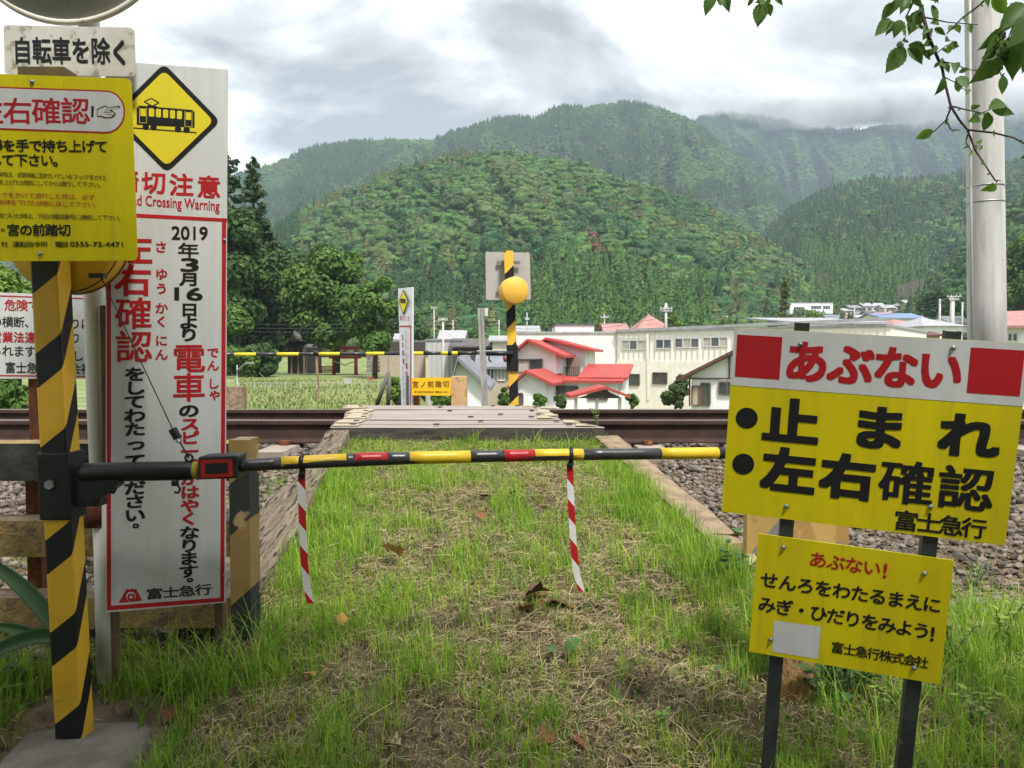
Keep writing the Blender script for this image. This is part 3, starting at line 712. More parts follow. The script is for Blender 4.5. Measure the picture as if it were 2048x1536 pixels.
# hanging reflective strips
m_strip = stripe_mat('strip_stripes', (.58, .58, .56), (.36, .012, .016), -1.2, .112, .48, .1)
def strip(pts, name='hanging_strip'):
    c0 = armp(pts[0][0]); Yd = c0.y - .0
    P = [at(px, py, Yd - .002 + i * -.004) for i, (px, py) in enumerate(pts)]
    hw = .0100; b = MB()
    for i in range(len(P) - 1):
        vs = []
        for q in (P[i], P[i + 1]): vs += [q + Vector((-hw, 0, 0)), q + Vector((hw, 0, 0)), q + Vector((hw, .003, 0)), q + Vector((-hw, .003, 0))]
        b.add(vs, [(4, 5, 1, 0), (7, 6, 2, 3)[::-1], (5, 6, 2, 1), (7, 4, 0, 3)] + ([(0, 1, 2, 3)] if i == 0 else []) + ([(7, 6, 5, 4)] if i == len(P) - 2 else []))
    s = b.build(name, m_strip, bar, False)
    b = MB(); c1 = armp(pts[0][0] + 2); b.tube([c1 + Vector((-.006, 0, 0)), c1 + Vector((.006, 0, 0))], .0215, 16); b.tube([c1 + Vector((0, 0, -.02)), P[0] + Vector((0, 0, -.012))], .009, 10); b.tube([c1 + Vector((0, 0, .018)), c1 + Vector((.001, 0, .026))], .003, 6)
    b.build('strip_clamp', m_blackpaint, bar, True)
    MB().disc(P[0] + Vector((0, -.001, -.008)), (0, -1, 0), .004, .002, 8).build('rivet', m_steel, s)
strip([(603, 948), (603.5, 1000), (605, 1060), (608, 1120), (613, 1170), (621, 1207)])
strip([(1140, 928), (1141, 980), (1144, 1040), (1148, 1100), (1153, 1145), (1163, 1183)])
# counterweight drum, cable and spring
dr = at(126, 468, 2.15)
b = MB().disc((dr.x, 2.14, dr.z), (0, 1, 0), .160, .085, 48, bev=.008); drum = b.build('drum', m_yelpaint, bar, True)
for yy in (2.155, 2.205):
    b = MB(); b.tube([(dr.x + .1615 * math.cos(i * math.pi / 32), yy, dr.z + .1615 * math.sin(i * math.pi / 32)) for i in range(65)], .0022, 6); b.build('drum_seam', m_rust, drum, True)
a0 = at(203, 556, 2.10); a1 = at(345, 858, 2.09); a2 = at(378, 916, 2.095)
MB().box(a0.x - .03, a0.x + .01, 2.09, 2.11, a0.z, a0.z + .012).build('cable_anchor', m_blackpaint, bar)
MB().tube([a0, a1], .0016, 6).build('cable', m_blackpaint, bar, True)
b = MB(); pts = []
dv = at(362, 888, 2.09) - a1
for i in range(90):
    t_ = i / 89; th = t_ * 2 * math.pi * 9; dn_ = dv.normalized(); s1 = Vector((0, 1, 0)).cross(dn_).normalized(); pts.append(a1 + dv * (t_ * .62) + (Vector((0, 1, 0)) * math.cos(th) + s1 * math.sin(th)) * .0095)
b.tube(pts, .0028, 5); b.build('spring', m_blackpaint, bar, True)
m1 = a1 + dv * .62; b = MB(); b.tube([m1 + (Vector((1, 0, 0)) * math.cos(i * math.pi / 8) + Vector((0, 0, 1)) * math.sin(i * math.pi / 8)) * .007 + dv.normalized() * .006 for i in range(17)], .002, 6); b.build('ring', m_steel, bar, True)
b = MB(); b.tube([m1 + dv.normalized() * .012, a2], .0028, 6); b.build('link_rod', m_rust, bar, True)
b = MB(); b.tube([a2 + (Vector((1, 0, 0)) * math.cos(i * math.pi / 8) + Vector((0, 0, 1)) * math.sin(i * math.pi / 8)) * .010 for i in range(17)], .0035, 6); b.build('eye_bolt', m_blackpaint, bar, True)

# yellow instruction sign on the post
BLs, BRs, TRs = at(-130, 523, 1.90), at(275, 521, 1.97), at(262, 157, 1.97); TLs = TRs + BLs - BRs
ply = Plane(BLs, BRs, TLs)
ys = thing('yellow_instruction_sign', 'yellow instruction board with a pointing hand fixed to the near striped post', 'sign', tuple((BLs + BRs) / 2))
def rc(pts, r):
    out = []
    for i in range(len(pts)):
        p = Vector(pts[i]); a_ = (Vector(pts[i - 1]) - p).normalized(); c_ = (Vector(pts[(i + 1) % len(pts)]) - p).normalized(); s0 = p + a_ * r; s1 = p + c_ * r
        for k in range(5): u = k / 4; out.append(tuple(s0 * (1 - u) ** 2 + p * 2 * u * (1 - u) + s1 * u * u))
    return out
panel(ply, rc([(-140, 143), (262, 157), (275, 521), (-130, 523)], 12), .004, m_yel, ys)
def stadium(x0, x1, yt0, yt1, yb0, yb1, r, rx):
    out = []
    for i in range(13): a_ = -math.pi / 2 + math.pi * i / 12; cy = (yt1 + yb1) / 2; out.append((x1 - rx + rx * math.cos(a_), cy + r * math.sin(a_)))
    for i in range(13): a_ = math.pi / 2 + math.pi * i / 12; cy = (yt0 + yb0) / 2; out.append((x0 + rx + rx * math.cos(a_), cy + r * math.sin(a_)))
    return out
Text(ply, .0007).poly(stadium(-122, 250.5, 170, 181, 257, 267, 43, 38)).build('red_outline', m_red, ys)
Text(ply, .0010).poly(stadium(-118.5, 247.5, 170, 181, 257, 267, 39.8, 35)).build('white_field', m_white, ys)
t = Text(ply, .0013).cells('左右確認', (-22, 222), (151, 222), 56, 54, .012)
t.cells('フックをかけて通行した時は、必ず', (-17, 389), (184, 394.5), 13, 12, 0).cells('遮断棒を下げた状態に戻して下さい。', (-9.6, 404), (195, 410), 13, 12, 0).build('red_lettering', m_red, ys)
t = Text(ply, .0013).cells('遮断棒を手で持ち上げて', (-60, 290), (203, 293), 26, 26, .02).cells('横断して下さい。', (-60, 319), (120, 321), 26, 26, .02)
t.cells('冬の時は、遮断機に取付いているフックをかけ、', (-14, 348), (217, 356), 12, 11.5, 0).cells('を上げた状態にしてから通行して下さい。', (3, 364), (203, 370), 12, 11.5, 0)
t.cells('気づいた時は、下記の電話番号に連絡して下さい。', (4, 431), (243, 436), 12, 11.5, 0).cells('宮の前踏切', (27, 460), (129, 460), 25, 25, .02)
t.cells('会社', (-8, 488), (10, 488), 14, 12, .006).cells('運転指令所', (33, 488.5), (89, 488.5), 14, 12.5, .006).cells('電話', (117, 488.5), (130, 488.5), 14, 12.5, .006).line('0555-72-4471', (141, 493), (246, 494), 9.5, .015)
t.cells('番', (6, 460), (6, 460), 9, 8, 0); t.build('black_lettering', m_black, ys)
def hz(x, y): return (x / 2.954, y / 2.954)
Text(ply, .0013).poly([hz(540, 626), hz(556, 628), hz(553, 694), hz(540, 694)]).build('hand_cuff', m_black, ys)
hand = [(575, 650), (592, 640), (625, 627), (640, 632), (638, 640), (700, 628), (708, 633), (706, 642), (660, 650), (664, 660), (680, 664), (682, 676), (674, 686), (660, 697), (625, 698), (600, 690), (575, 688)]
Text(ply, .0012).poly([hz(x + (3 if x > 640 else -2), y + (3 if y > 660 else -3)) for x, y in hand]).build('hand_outline', m_black, ys)
Text(ply, .0015).poly([hz(*p) for p in [(577, 653), (593, 643), (624, 631), (634, 634), (630, 643), (699, 632), (704, 637), (658, 647), (650, 651), (660, 663), (677, 667), (677, 675), (657, 693), (626, 694), (600, 686), (577, 685)]]).build('hand_fill', mat('hand_print', (.5, .47, .44)), ys)
t = Text(ply, .0018)
for q in (seg(hz(628, 655), hz(652, 652), 1), seg(hz(624, 666), hz(660, 664), 1), seg(hz(628, 680), hz(668, 677), 1), seg(hz(628, 655), hz(616, 668), 1)): t.poly(q)
t.build('finger_lines', m_black, ys)
t = Text(ply, .0010)
for cx, cy in ((64.5, 164), (81, 507.5)): bolt(ply, cx, cy, ys, .0055)

# concrete footing under the post
ft = MB(); k = [at(-60, 1600, 1.82), at(60, 1424, 2.22), at(180, 1418, 2.24), at(245, 1470, 2.06), at(235, 1620, 1.80)]
zf = at(145, 1478, 2.09).z + .004
pts = [(-1.30, 1.72), (-1.36, 2.12), (-1.27, 2.20), (-1.09, 2.21), (-1.02, 2.16), (-.99, 1.98), (-1.0, 1.66), (-1.15, 1.60)]
vs = []; n_ = len(pts); rings = [(1.18, -.16), (1.06, -.03), (1.0, 0), (.72, .012), (.3, .014)]
cxm = sum(p[0] for p in pts) / n_; cym = sum(p[1] for p in pts) / n_
for s_, dz in rings: vs += [(cxm + (x - cxm) * s_, cym + (y - cym) * s_, zf - .002 + dz + random.uniform(-.004, .004)) for x, y in pts]
fs = [(i * n_ + k_, i * n_ + (k_ + 1) % n_, (i + 1) * n_ + (k_ + 1) % n_, (i + 1) * n_ + k_)[::-1] for i in range(len(rings) - 1) for k_ in range(n_)] + [tuple(range((len(rings) - 1) * n_, len(rings) * n_))[::-1]]
o = ft.add(vs, fs).build('concrete_footing', m_concrete, None); tag(o, 'rough concrete footing at the foot of the near striped post', 'footing')
md = o.modifiers.new('bevel', 'BEVEL'); md.width = .02; md.segments = 2

# ------------------------------------------------------------------ the two yellow signs on the right
ds = thing('leaning_danger_sign', 'large leaning white and yellow sign with two red squares on dark posts at the right', 'sign', tuple(at(1600, 1700, 1.72)))
pl1, P1 = plane4((1469, 655), (2062, 687), (2010, 1091), (1443, 1023), 1.72)
panel(pl1, [(1469, 655), (2062, 687), (2046, 811), (2010, 1091), (1443, 1023), (1461, 768)], .003, m_yel, ds)
Text(pl1, .0006).poly([(1469.3, 655.3), (2061.7, 687.3), (2046.2, 813), (1460.5, 770)]).build('white_header', m_white, ds)
for q in ([(1474.6, 669), (1565, 674), (1558.6, 759.6), (1469.7, 753)], [(1941.5, 694.6), (2050, 701), (2039, 793), (1933, 785.7)]): Text(pl1, .0010).poly(q).build('red_square', m_red, ds)
t = Text(pl1, .0010)
t.cells('あぶない', (1613, 723), (1880, 740), 86, 88, .034); t.build('red_lettering', m_red, ds)
for q in ((1493.5, 836), (1486.5, 928)): Text(pl1, .0008).circle(*q, 22, 21).build('black_bullet', m_black, ds)
t = Text(pl1, .0008)
t.cells('止', (1582, 843), (1582, 843), 108, 94, .046).cells('ま', (1757, 855), (1757, 855), 108, 94, .040).cells('れ', (1937, 871), (1937, 871), 112, 96, .040)
t.cells('左右', (1577, 941), (1695, 953), 104, 94, .045).cells('確認', (1813, 965), (1931, 977), 104, 94, .019).cells('富士急行', (1812, 1041), (1948, 1056), 47, 44, .016); t.build('black_lettering', m_black, ds)
for q in ((1601, 688), (1906, 695), (1573, 1012), (1861, 1013)): bolt(pl1, *q, ds, .0055)
def sign_post(pa, pb, ext, par, wd=.031):
    a_ = pl1.hit(*pa, off=-.006); b_ = pl1.hit(*pb, off=-.006); d = (b_ - a_).normalized(); b_ = a_ + d * ((b_ - a_).length + ext); s_ = pl1.n.cross(d).normalized(); 
    if s_.x < 0: s_ = -s_
    q = MB(); q.frame(a_ - s_ * wd / 2, s_ * wd, -pl1.n * .003, b_ - a_); q.frame(a_ - s_ * wd / 2 - pl1.n * .0031, s_ * .003, -pl1.n * .028, b_ - a_); q.frame(a_ + s_ * (wd / 2 - .003) - pl1.n * .0031, s_ * .003, -pl1.n * .028, b_ - a_)
    return q.build('post', mat('dark_green_steel', (.05, .056, .056), (.032, .036, .038), 14, .5, metal=.3, spec=.5, c3=(.11, .12, .12), sc3=30, lo3=.66, hi3=.7), par)
sign_post((1605, 646), (1536, 1536), .30, ds); sign_post((1908, 663), (1809, 1536), .30, ds)
ys2 = thing('small_children_sign', 'smaller yellow sign with three lines of writing fixed below the leaning danger sign', 'sign', tuple(pl1.hit(1690, 1340)))
Yl = pl1.hit(1690, 1210).y
pl2 = Plane(pl1.hit(1497.5, 1303, .0025), pl1.hit(1880, 1369, .0025), pl1.hit(1517, 1067, .0025))
panel(pl2, [(1517, 1067), (1908, 1121), (1880, 1369), (1497.5, 1303)], .003, m_yel, ys2)
t = Text(pl2, .0008).cells('あぶない', (1636, 1119), (1744, 1135), 36, 35, .012).cells('!', (1786, 1142), (1786, 1142), 40, 42, .02); t.build('red_lettering', m_red, ys2)
t = Text(pl2, .0008).cells('せんろをわたるまえに', (1539, 1160), (1864, 1209), 36, 36, .018).cells('みぎ・ひだりをみよう', (1534, 1209), (1843, 1261), 36, 36, .018).cells('!', (1881, 1269), (1881, 1269), 40, 42, .02)
t.cells('富士急行株式会社', (1675, 1295), (1844, 1324), 25, 26, .012); t.build('black_lettering', m_black, ys2)
Text(pl2, .0006).poly([(1548.5, 1241), (1642, 1253), (1636, 1318), (1544, 1303)]).build('white_field', m_white, ys2)
for q in ((1567, 1094), (1848.5, 1146), (1542, 1278), (1828, 1335)): bolt(pl2, *q, ys2, .0055)

# old timber barrier remnant behind them
tr_ = thing('broken_timber_barrier', 'rotting yellow painted timber stump and board behind the signs on the right', 'fence', tuple(at(1600, 1450, 2.2)))
m_stump = mat('stump_timber', (.36, .20, .07), (.26, .17, .09), 8, .9, bump=.9, bsc=25, c3=(.10, .085, .06), sc3=7, lo3=.52, hi3=.6, stretch=(2, 2, .6), dist=.004)
b = MB(); p0 = at(1562, 1035, 2.2); p1 = at(1642, 1035, 2.2); vs = []; rr_ = random.Random(3)
for i in range(9):
    z = 1.27 - i * .115 - (.0); 
    for k in range(10):
        th = 2 * math.pi * k / 10; vs.append(((p0.x + p1.x) / 2 + math.copysign(abs(math.cos(th)) ** .5, math.cos(th)) * .056 * (1 + rr_.uniform(-.06, .06)), 2.26 + math.copysign(abs(math.sin(th)) ** .5, math.sin(th)) * .056, z + (rr_.uniform(-.02, .01) if i == 0 else 0)))
fs = [(i * 10 + k, i * 10 + (k + 1) % 10, (i + 1) * 10 + (k + 1) % 10, (i + 1) * 10 + k) for i in range(8) for k in range(10)] + [tuple(range(10))[::-1]]
b.add(vs, fs).build('stump', m_stump, tr_)
m_board_r = stripe_mat('board_stripes', (.46, .30, .10), (.20, .20, .19), 1.2, .26, .22, .52, wear=(.34, .20, .07), wlo=.5, rough=.85)
q0 = at(1487, 1102, 2.2); q1 = at(1688, 1102, 2.2); q2 = at(1487, 1022, 2.2)
MB().frame((q0.x, 2.205, q0.z), (q1.x - q0.x, 0, 0), (0, -.035, 0), (0, 0, q2.z - q0.z)).build('board', m_board_r, tr_)
# ------------------------------------------------------------------ hills
m_hillsoil = mat('forest_floor', (.020, .034, .014), (.030, .045, .018), .05, 1.0)
class Hill:
    def __init__(s, name, ridge, dr, d0, z0, seed, spur=.16, sf=1 / 85, back=1.25, t0f=None):
        s.rx = np.array([p[0] for p in ridge], float); s.ry = np.array([p[1] for p in ridge], float)
        s.dr, s.d0, s.z0, s.seed, s.spur, s.sf, s.back = dr, d0, z0, seed, spur, sf, back
        px = np.arange(s.rx[0], s.rx[-1] + 1, 8.0); t = np.linspace(0, back, 90)
        PX, T = np.meshgrid(px, t); X, Y, Z = s.pos(PX, T)
        s.o = grid_mesh(name, X, Y, Z, m_hillsoil); s.o['kind'] = 'structure'
    def pos(s, px, t):
        px = np.asarray(px, float); t = np.asarray(t, float)
        dr = s.dr * (1 + .10 * (fbm(px / 260, px * 0, s.seed) - .5))
        r = s.d0 + (dr - s.d0) * t
        u = (px - 1024) / F; X = u * r; Y = r
        zr = CAMZ + (711 - np.interp(px, s.rx, s.ry)) / F * dr
        wv = px * s.sf + (fbm(px / 160, t * 1.3, s.seed + 5, 3) - .5) * 2.6 + t * .8
        sp = np.abs(((wv % 1.0) - .5) * 2); sp2 = np.abs((((wv * 2.7 + t * 1.5) % 1.0) - .5) * 2)
        G = np.where(t < 1, np.sin(np.clip(t, 0, 1) * np.pi / 2) ** .95, 1 - (np.maximum(t, 1) - 1) * 1.6)
        e1 = (zr - CAMZ) / dr; e0 = (s.z0 - CAMZ) / s.d0
        amp = np.clip(t * (1.02 - t) * 4, 0, 1) * s.spur
        zz = CAMZ + r * (e0 + (e1 - e0) * (G - amp * (1 - sp) * .55 - amp * .35 * (1 - sp2) - amp * fbm(px / 60, t * 8, s.seed + 9) * .3))
        return X, Y, zz
near_hill = Hill('near_hill', [(380, 560), (480, 520), (560, 465), (610, 432), (680, 400), (760, 368), (830, 342), (900, 325), (960, 316), (1010, 318), (1060, 320), (1120, 332), (1190, 352), (1250, 372), (1320, 392), (1380, 410), (1430, 438), (1480, 466), (1540, 500), (1600, 535), (1660, 570), (1720, 602), (1800, 636), (1880, 662)], 500, 185, 2, 3, .22, 1 / 120)
right_hill = Hill('right_hill', [(1380, 660), (1440, 600), (1490, 520), (1530, 472), (1580, 430), (1640, 395), (1700, 376), (1740, 369), (1800, 372), (1870, 366), (1940, 348), (2000, 338), (2060, 330), (2200, 322), (2400, 320), (2700, 330)], 800, 330, 14, 31, .16, 1 / 150)
far_ridge = Hill('far_ridge', [(-300, 420), (200, 380), (440, 360), (500, 352), (545, 335), (580, 318), (620, 303), (660, 296), (720, 288), (780, 282), (840, 287), (890, 280), (930, 262), (1000, 245), (1070, 243), (1105, 224), (1150, 219), (1200, 217), (1260, 213), (1310, 219), (1345, 232), (1380, 248), (1420, 275), (1480, 325), (1560, 390), (1640, 450), (1740, 500)], 1300, 560, 22, 57, .25, 1 / 130)
high_range = Hill('high_range', [(1180, 330), (1300, 280), (1380, 248), (1410, 236), (1450, 226), (1480, 236), (1512, 232), (1550, 244), (1600, 256), (1660, 264), (1720, 262), (1760, 252), (1830, 256), (1900, 244), (1980, 236), (2060, 230), (2300, 222), (2700, 240)], 2000, 900, 50, 83, .32, 1 / 95)
right_knoll = Hill('right_knoll', [(1800, 640), (1850, 590), (1880, 560), (1930, 500), (1980, 452), (2020, 425), (2060, 400), (2200, 340), (2500, 300)], 330, 190, 6, 101, .12, 1 / 200)

# ------------------------------------------------------------------ forest crowns
def leafmat(name, c, r=.24, rough=.75): return mat(name, c, tuple(k * .62 for k in c), 1.2, rough, rnd=r, lo=.35, hi=.7, spec=.2)
def broadleaf(seed, nb=11, leaves=700):
    r = np.random.default_rng(seed); V = []; Fq = []; base = 0
    import bmesh
    blobs = [(np.array([0, 0, .1]), .72)] + [(np.array([math.cos(a) * d, math.sin(a) * d, h]), s_) for a, d, h, s_ in zip(r.uniform(0, 6.28, nb), r.uniform(.25, .62, nb), r.uniform(-.25, .6, nb), r.uniform(.28, .46, nb))]
    for c, s_ in blobs:
        bm = bmesh.new(); bmesh.ops.create_icosphere(bm, subdivisions=2, radius=1)
        P = np.array([v.co[:] for v in bm.verts]); f = [[v.index for v in q.verts] for q in bm.faces]; bm.free()
        P = P * (1 + r.uniform(-.2, .16, (len(P), 1))) * s_ * np.array([1, 1, .82]) + c
        V.append(P); Fq += [[i + base for i in q] for q in f]; base += len(P)
    for i in range(leaves):
        c, s_ = blobs[r.integers(0, len(blobs))]; d = r.normal(size=3); d[2] = abs(d[2]) * .9 - .2; d /= np.linalg.norm(d); p = c + d * s_ * r.uniform(.96, 1.15) * np.array([1, 1, .82])
        a = r.normal(size=3); a /= np.linalg.norm(a); b_ = np.cross(a, d); b_ /= np.linalg.norm(b_) + 1e-6; k = r.uniform(.04, .09)
        V.append(np.array([p - a * k, p + b_ * k, p + a * k])); Fq.append([base, base + 1, base + 2]); base += 3
    return np.concatenate(V), Fq
def conifer(seed, tiers=9, slim=.34):
    r = np.random.default_rng(seed); V = []; Fq = []; base = 0
    for t_ in range(tiers):
        z = t_ / tiers * 2.4 - .4; rad = slim * (1 - t_ / tiers) ** .8 * r.uniform(.85, 1.15) + .03; n = 11
        top = np.array([[0, 0, z + .55]]); ring = np.array([[math.cos(2 * math.pi * k / n + t_) * rad * r.uniform(.6, 1.25), math.sin(2 * math.pi * k / n + t_) * rad * r.uniform(.6, 1.25), z + r.uniform(-.12, .05)] for k in range(n)])
        V.append(np.concatenate([top, ring])); Fq += [[base, base + 1 + k, base + 1 + (k + 1) % n] for k in range(n)]; base += n + 1
    for i in range(160):
        z = r.uniform(-.3, 2.0); rad = slim * (1 - (z + .4) / 2.6) * r.uniform(.8, 1.2); a = r.uniform(0, 6.28); p = np.array([math.cos(a) * rad, math.sin(a) * rad, z]); k = .07
        q = r.normal(size=(3, 3)) * k + p; V.append(q); Fq.append([base, base + 1, base + 2]); base += 3
    return np.concatenate(V), Fq
def proto(name, VF, m, smooth=False):
    me = bpy.data.meshes.new(name); me.from_pydata(VF[0].tolist(), [], VF[1]); me.materials.append(m)
    return bpy.data.objects.new(name, me)
G1, G2, G3, G4 = (.064, .145, .030), (.040, .100, .030), (.080, .125, .042), (.082, .160, .038)
PROTO = []
for k, g in enumerate([G1, G2, G3, G4]):
    mm_ = leafmat('broadleaf_green_%s' % 'abcd'[k], g)
    for q in range(2): PROTO.append(proto('crown_shape', broadleaf(40 + k * 5 + q), mm_))
mc1 = leafmat('cedar_green', (.038, .088, .028), .25); mc2 = leafmat('fresh_conifer_green', (.070, .150, .032), .22); mc3 = leafmat('larch_olive', (.115, .13, .05), .25)
for k in range(2): PROTO.append(proto('crown_shape', conifer(60 + k, slim=.62), mc1))
for k in range(2): PROTO.append(proto('crown_shape', conifer(70 + k, slim=.55), mc2))
PROTO.append(proto('crown_shape', conifer(80, slim=.7), mc3))
m_redleaf = leafmat('reddish_foliage', (.16, .055, .045), .2)
PROTO.append(proto('crown_shape', broadleaf(90), m_redleaf))
def forest(name, label_unused, P, S, V_):
    """one mass of trees: points carrying scale, turn and kind, filled by a geometry-nodes tree"""
    n = len(P); me = bpy.data.meshes.new(name); me.vertices.add(n); me.vertices.foreach_set('co', np.asarray(P, np.float32).ravel())
    for nm, tp_, arr in (('sc', 'FLOAT', S), ('vid', 'INT', V_), ('rz', 'FLOAT', rng.uniform(0, 6.28, n))):
        a = me.attributes.new(nm, tp_, 'POINT'); a.data.foreach_set('value', np.asarray(arr, np.int32 if tp_ == 'INT' else np.float32))
    o = bpy.data.objects.new(name, me); link(o); o['kind'] = 'stuff'
    g = bpy.data.node_groups.new(name, 'GeometryNodeTree'); g.interface.new_socket('Geometry', in_out='INPUT', socket_type='NodeSocketGeometry'); g.interface.new_socket('Geometry', in_out='OUTPUT', socket_type='NodeSocketGeometry')
    nn = g.nodes.new; ll = g.links.new; gi = nn('NodeGroupInput'); go = nn('NodeGroupOutput'); mp = nn('GeometryNodeMeshToPoints'); ll(gi.outputs[0], mp.inputs[0]); ip = nn('GeometryNodeInstanceOnPoints'); ll(mp.outputs[0], ip.inputs[0])
    jn = nn('GeometryNodeJoinGeometry')
    for p in reversed(PROTO):
        oi = nn('GeometryNodeObjectInfo'); oi.inputs['Object'].default_value = p; gt = nn('GeometryNodeGeometryToInstance'); ll(oi.outputs['Geometry'], gt.inputs[0]); ll(gt.outputs[0], jn.inputs[0])
    ll(jn.outputs[0], ip.inputs['Instance']); ip.inputs['Pick Instance'].default_value = True
    def na(nm, tp_): q = nn('GeometryNodeInputNamedAttribute'); q.data_type = tp_; q.inputs[0].default_value = nm; return q.outputs[0]
    ll(na('vid', 'INT'), ip.inputs['Instance Index']); ll(na('sc', 'FLOAT'), ip.inputs['Scale']); cv = nn('ShaderNodeCombineXYZ'); ll(na('rz', 'FLOAT'), cv.inputs[2])
    ll(cv.outputs[0], ip.inputs['Rotation']); ll(ip.outputs[0], go.inputs[0])
    md = o.modifiers.new('trees', 'NODES'); md.node_group = g
    return o
def sample(h, n, pa, pb, ta, tb, smin, smax, kind):
    px = rng.uniform(pa, pb, n * 2); t = ta + (tb - ta) * rng.uniform(0, 1, n * 2); wgt = (h.d0 + (h.dr - h.d0) * t) / h.dr
    keep = rng.uniform(0, 1, n * 2) < wgt; px, t = px[keep][:n], t[keep][:n]; X, Y, Z = h.pos(px, t)
    S = rng.uniform(smin, smax, len(px)); v = kind(px, t, X, Y, Z)
    cof = np.isin(v, [8, 9, 10, 11, 12]); S = np.where(cof, S * .72, S)
    return np.stack([X, Y, Z + np.where(cof, S * .35, S * .12)], -1), S, v
def kinds(seed, conifer_zone=None):
    def k(px, t, X, Y, Z):
        n = len(px); a = fbm(X / 45, Y / 45, seed, 3); b = rng.uniform(0, 1, n); v = np.where(b < .5, rng.integers(0, 2, n), rng.integers(2, 8, n))
        v = np.where(a > .56, np.where(b < .75, rng.integers(2, 4, n), v), v); v = np.where((a < .42), np.where(b < .55, np.where(b < .3, 4, 5), rng.integers(6, 8, n)), v)
        v = np.where((a > .5) & (a < .55) & (b > .55), 12, v)
        if conifer_zone is not None:
            py = 711 - (Z - CAMZ) / Y * F; m = conifer_zone(px, py, rng.uniform(-1, 1, n)); v = np.where(m == 1, rng.integers(8, 10, n), v); v = np.where(m == 2, rng.integers(10, 12, n), v)
        return v
    return k
def zone_near(px, py, j):
    m = np.zeros(len(px), int)
    m[(px > 780) & (px < 1100) & (py > 540 + j * 25 + (fbm(px / 50, px * 0, 4) - .5) * 90) & (py < 640) & (j > -.55)] = 1
    m[(py > 515 + j * 14 + np.abs(px - 1180) * .28) & (px > 1020) & (px < 1420)] = 2
    m[(px < 600)] = 1
    m[(j > .93)] = 1
    return m
def zone_right(px, py, j):
    m = np.zeros(len(px), int); m[(py > 400) & (px < 1850) & (j < -.75 + .9 * fbm(px / 60, py / 60, 8))] = 1; m[(px > 1600) & (px < 1850) & (py > 500)] = 2; m[j > .4] = np.where(m[j > .4] == 0, 1, m[j > .4]); return m
def zone_far(px, py, j):
    m = np.zeros(len(px), int); m[(fbm(px / 70, py / 50, 77, 3) > .52) & (j < .5)] = 1; m[j > .75] = 2; return m
P, S, v = sample(near_hill, 16000, 400, 1870, 0, 1.10, 2.6, 5.6, kinds(300, zone_near)); forest('near_hill_forest', '', P, S, v)
P, S, v = sample(right_hill, 15000, 1390, 2600, 0, 1.06, 4.2, 6.6, kinds(310, zone_right)); forest('right_hill_forest', '', P, S, v)
P, S, v = sample(far_ridge, 46000, -250, 1730, 0, 1.03, 4.2, 6.6, kinds(320, zone_far)); forest('far_ridge_forest', '', P, S, v)
P, S, v = sample(high_range, 42000, 1190, 2600, 0.1, 1.02, 5.0, 8.2, kinds(330, zone_far)); forest('high_range_forest', '', P, S, v)
P, S, v = sample(right_knoll, 2200, 1810, 2480, 0, 1.2, 2.6, 4.4, kinds(340, lambda a, b, c: np.where(c > .6, 1, 0))); forest('right_knoll_forest', '', P, S, v)
# reddish crowns standing out on the near hill
n_ = 0
for px, py in ((1182, 497), (1188, 512), (1192, 527), (1180, 520)):
    ts = np.linspace(0, 1, 200); X, Y, Z = near_hill.pos(np.full(200, float(px)), ts); pyy = 711 - (Z - CAMZ) / Y * F; i = int(np.argmin(np.abs(pyy - py)))
    o = PROTO[-1].copy(); o.name = 'reddish_tree'; link(o); o.location = (X[i], Y[i], Z[i] + 4.5); o.scale = (3.4, 3.4, 3.6); n_ += 1
    tag(o, 'reddish leafed tree among the green ones half way down the near hill', 'tree', 'reddish trees on the hill')

# ------------------------------------------------------------------ nearer single trees
m_bark = mat('bark', (.075, .055, .042), (.045, .034, .027), 3, .95, bump=.8, bsc=12, stretch=(1, 1, .3), dist=.02)
def leaf_cloud(C, rad, n, size, seed, flat=.8, shell=.55):
    r = np.random.default_rng(seed); C = np.asarray(C, float); rad = np.asarray(rad, float); w_ = rad ** 2; k = r.choice(len(C), n, p=w_ / w_.sum())
    d = r.normal(size=(n, 3)); d /= np.linalg.norm(d, axis=1)[:, None]; rr2 = shell + (1 - shell) * r.uniform(0, 1, n) ** .6
    p = C[k] + d * (rad[k] * rr2)[:, None] * np.array([1, 1, flat]); nrm = d + r.normal(size=(n, 3)) * .55 + np.array([0, 0, .35]); nrm /= np.linalg.norm(nrm, axis=1)[:, None]
    a = np.cross(nrm, r.normal(size=(n, 3))); a /= np.linalg.norm(a, axis=1)[:, None]; b = np.cross(nrm, a); s = (size * r.uniform(.6, 1.3, n))[:, None]
    bend = nrm * s * .25
    V = np.stack([p - a * s, p + b * s * .55 + bend, p + a * s, p - b * s * .55 + bend], 1).reshape(-1, 3); Fq = np.arange(n * 4).reshape(-1, 4)
    return V, Fq, r.uniform(0, 1, n) * .6 + (k % 5) * .1
def fol(name, c, c2): return mat(name, c, c2, tint='tint', rough=.7, trans=.22, spec=.25)
F_dark = fol('dark_foliage', (.034, .075, .022), (.075, .145, .035)); F_mid = fol('mid_foliage', (.050, .11, .024), (.12, .215, .040)); F_light = fol('light_foliage', (.095, .18, .03), (.18, .28, .055)); F_pine = fol('pine_foliage', (.05, .09, .03), (.11, .16, .05)); F_cone = fol('cedar_foliage', (.028, .058, .022), (.062, .10, .036)); F_olive = fol('olive_foliage', (.085, .12, .04), (.15, .18, .06))
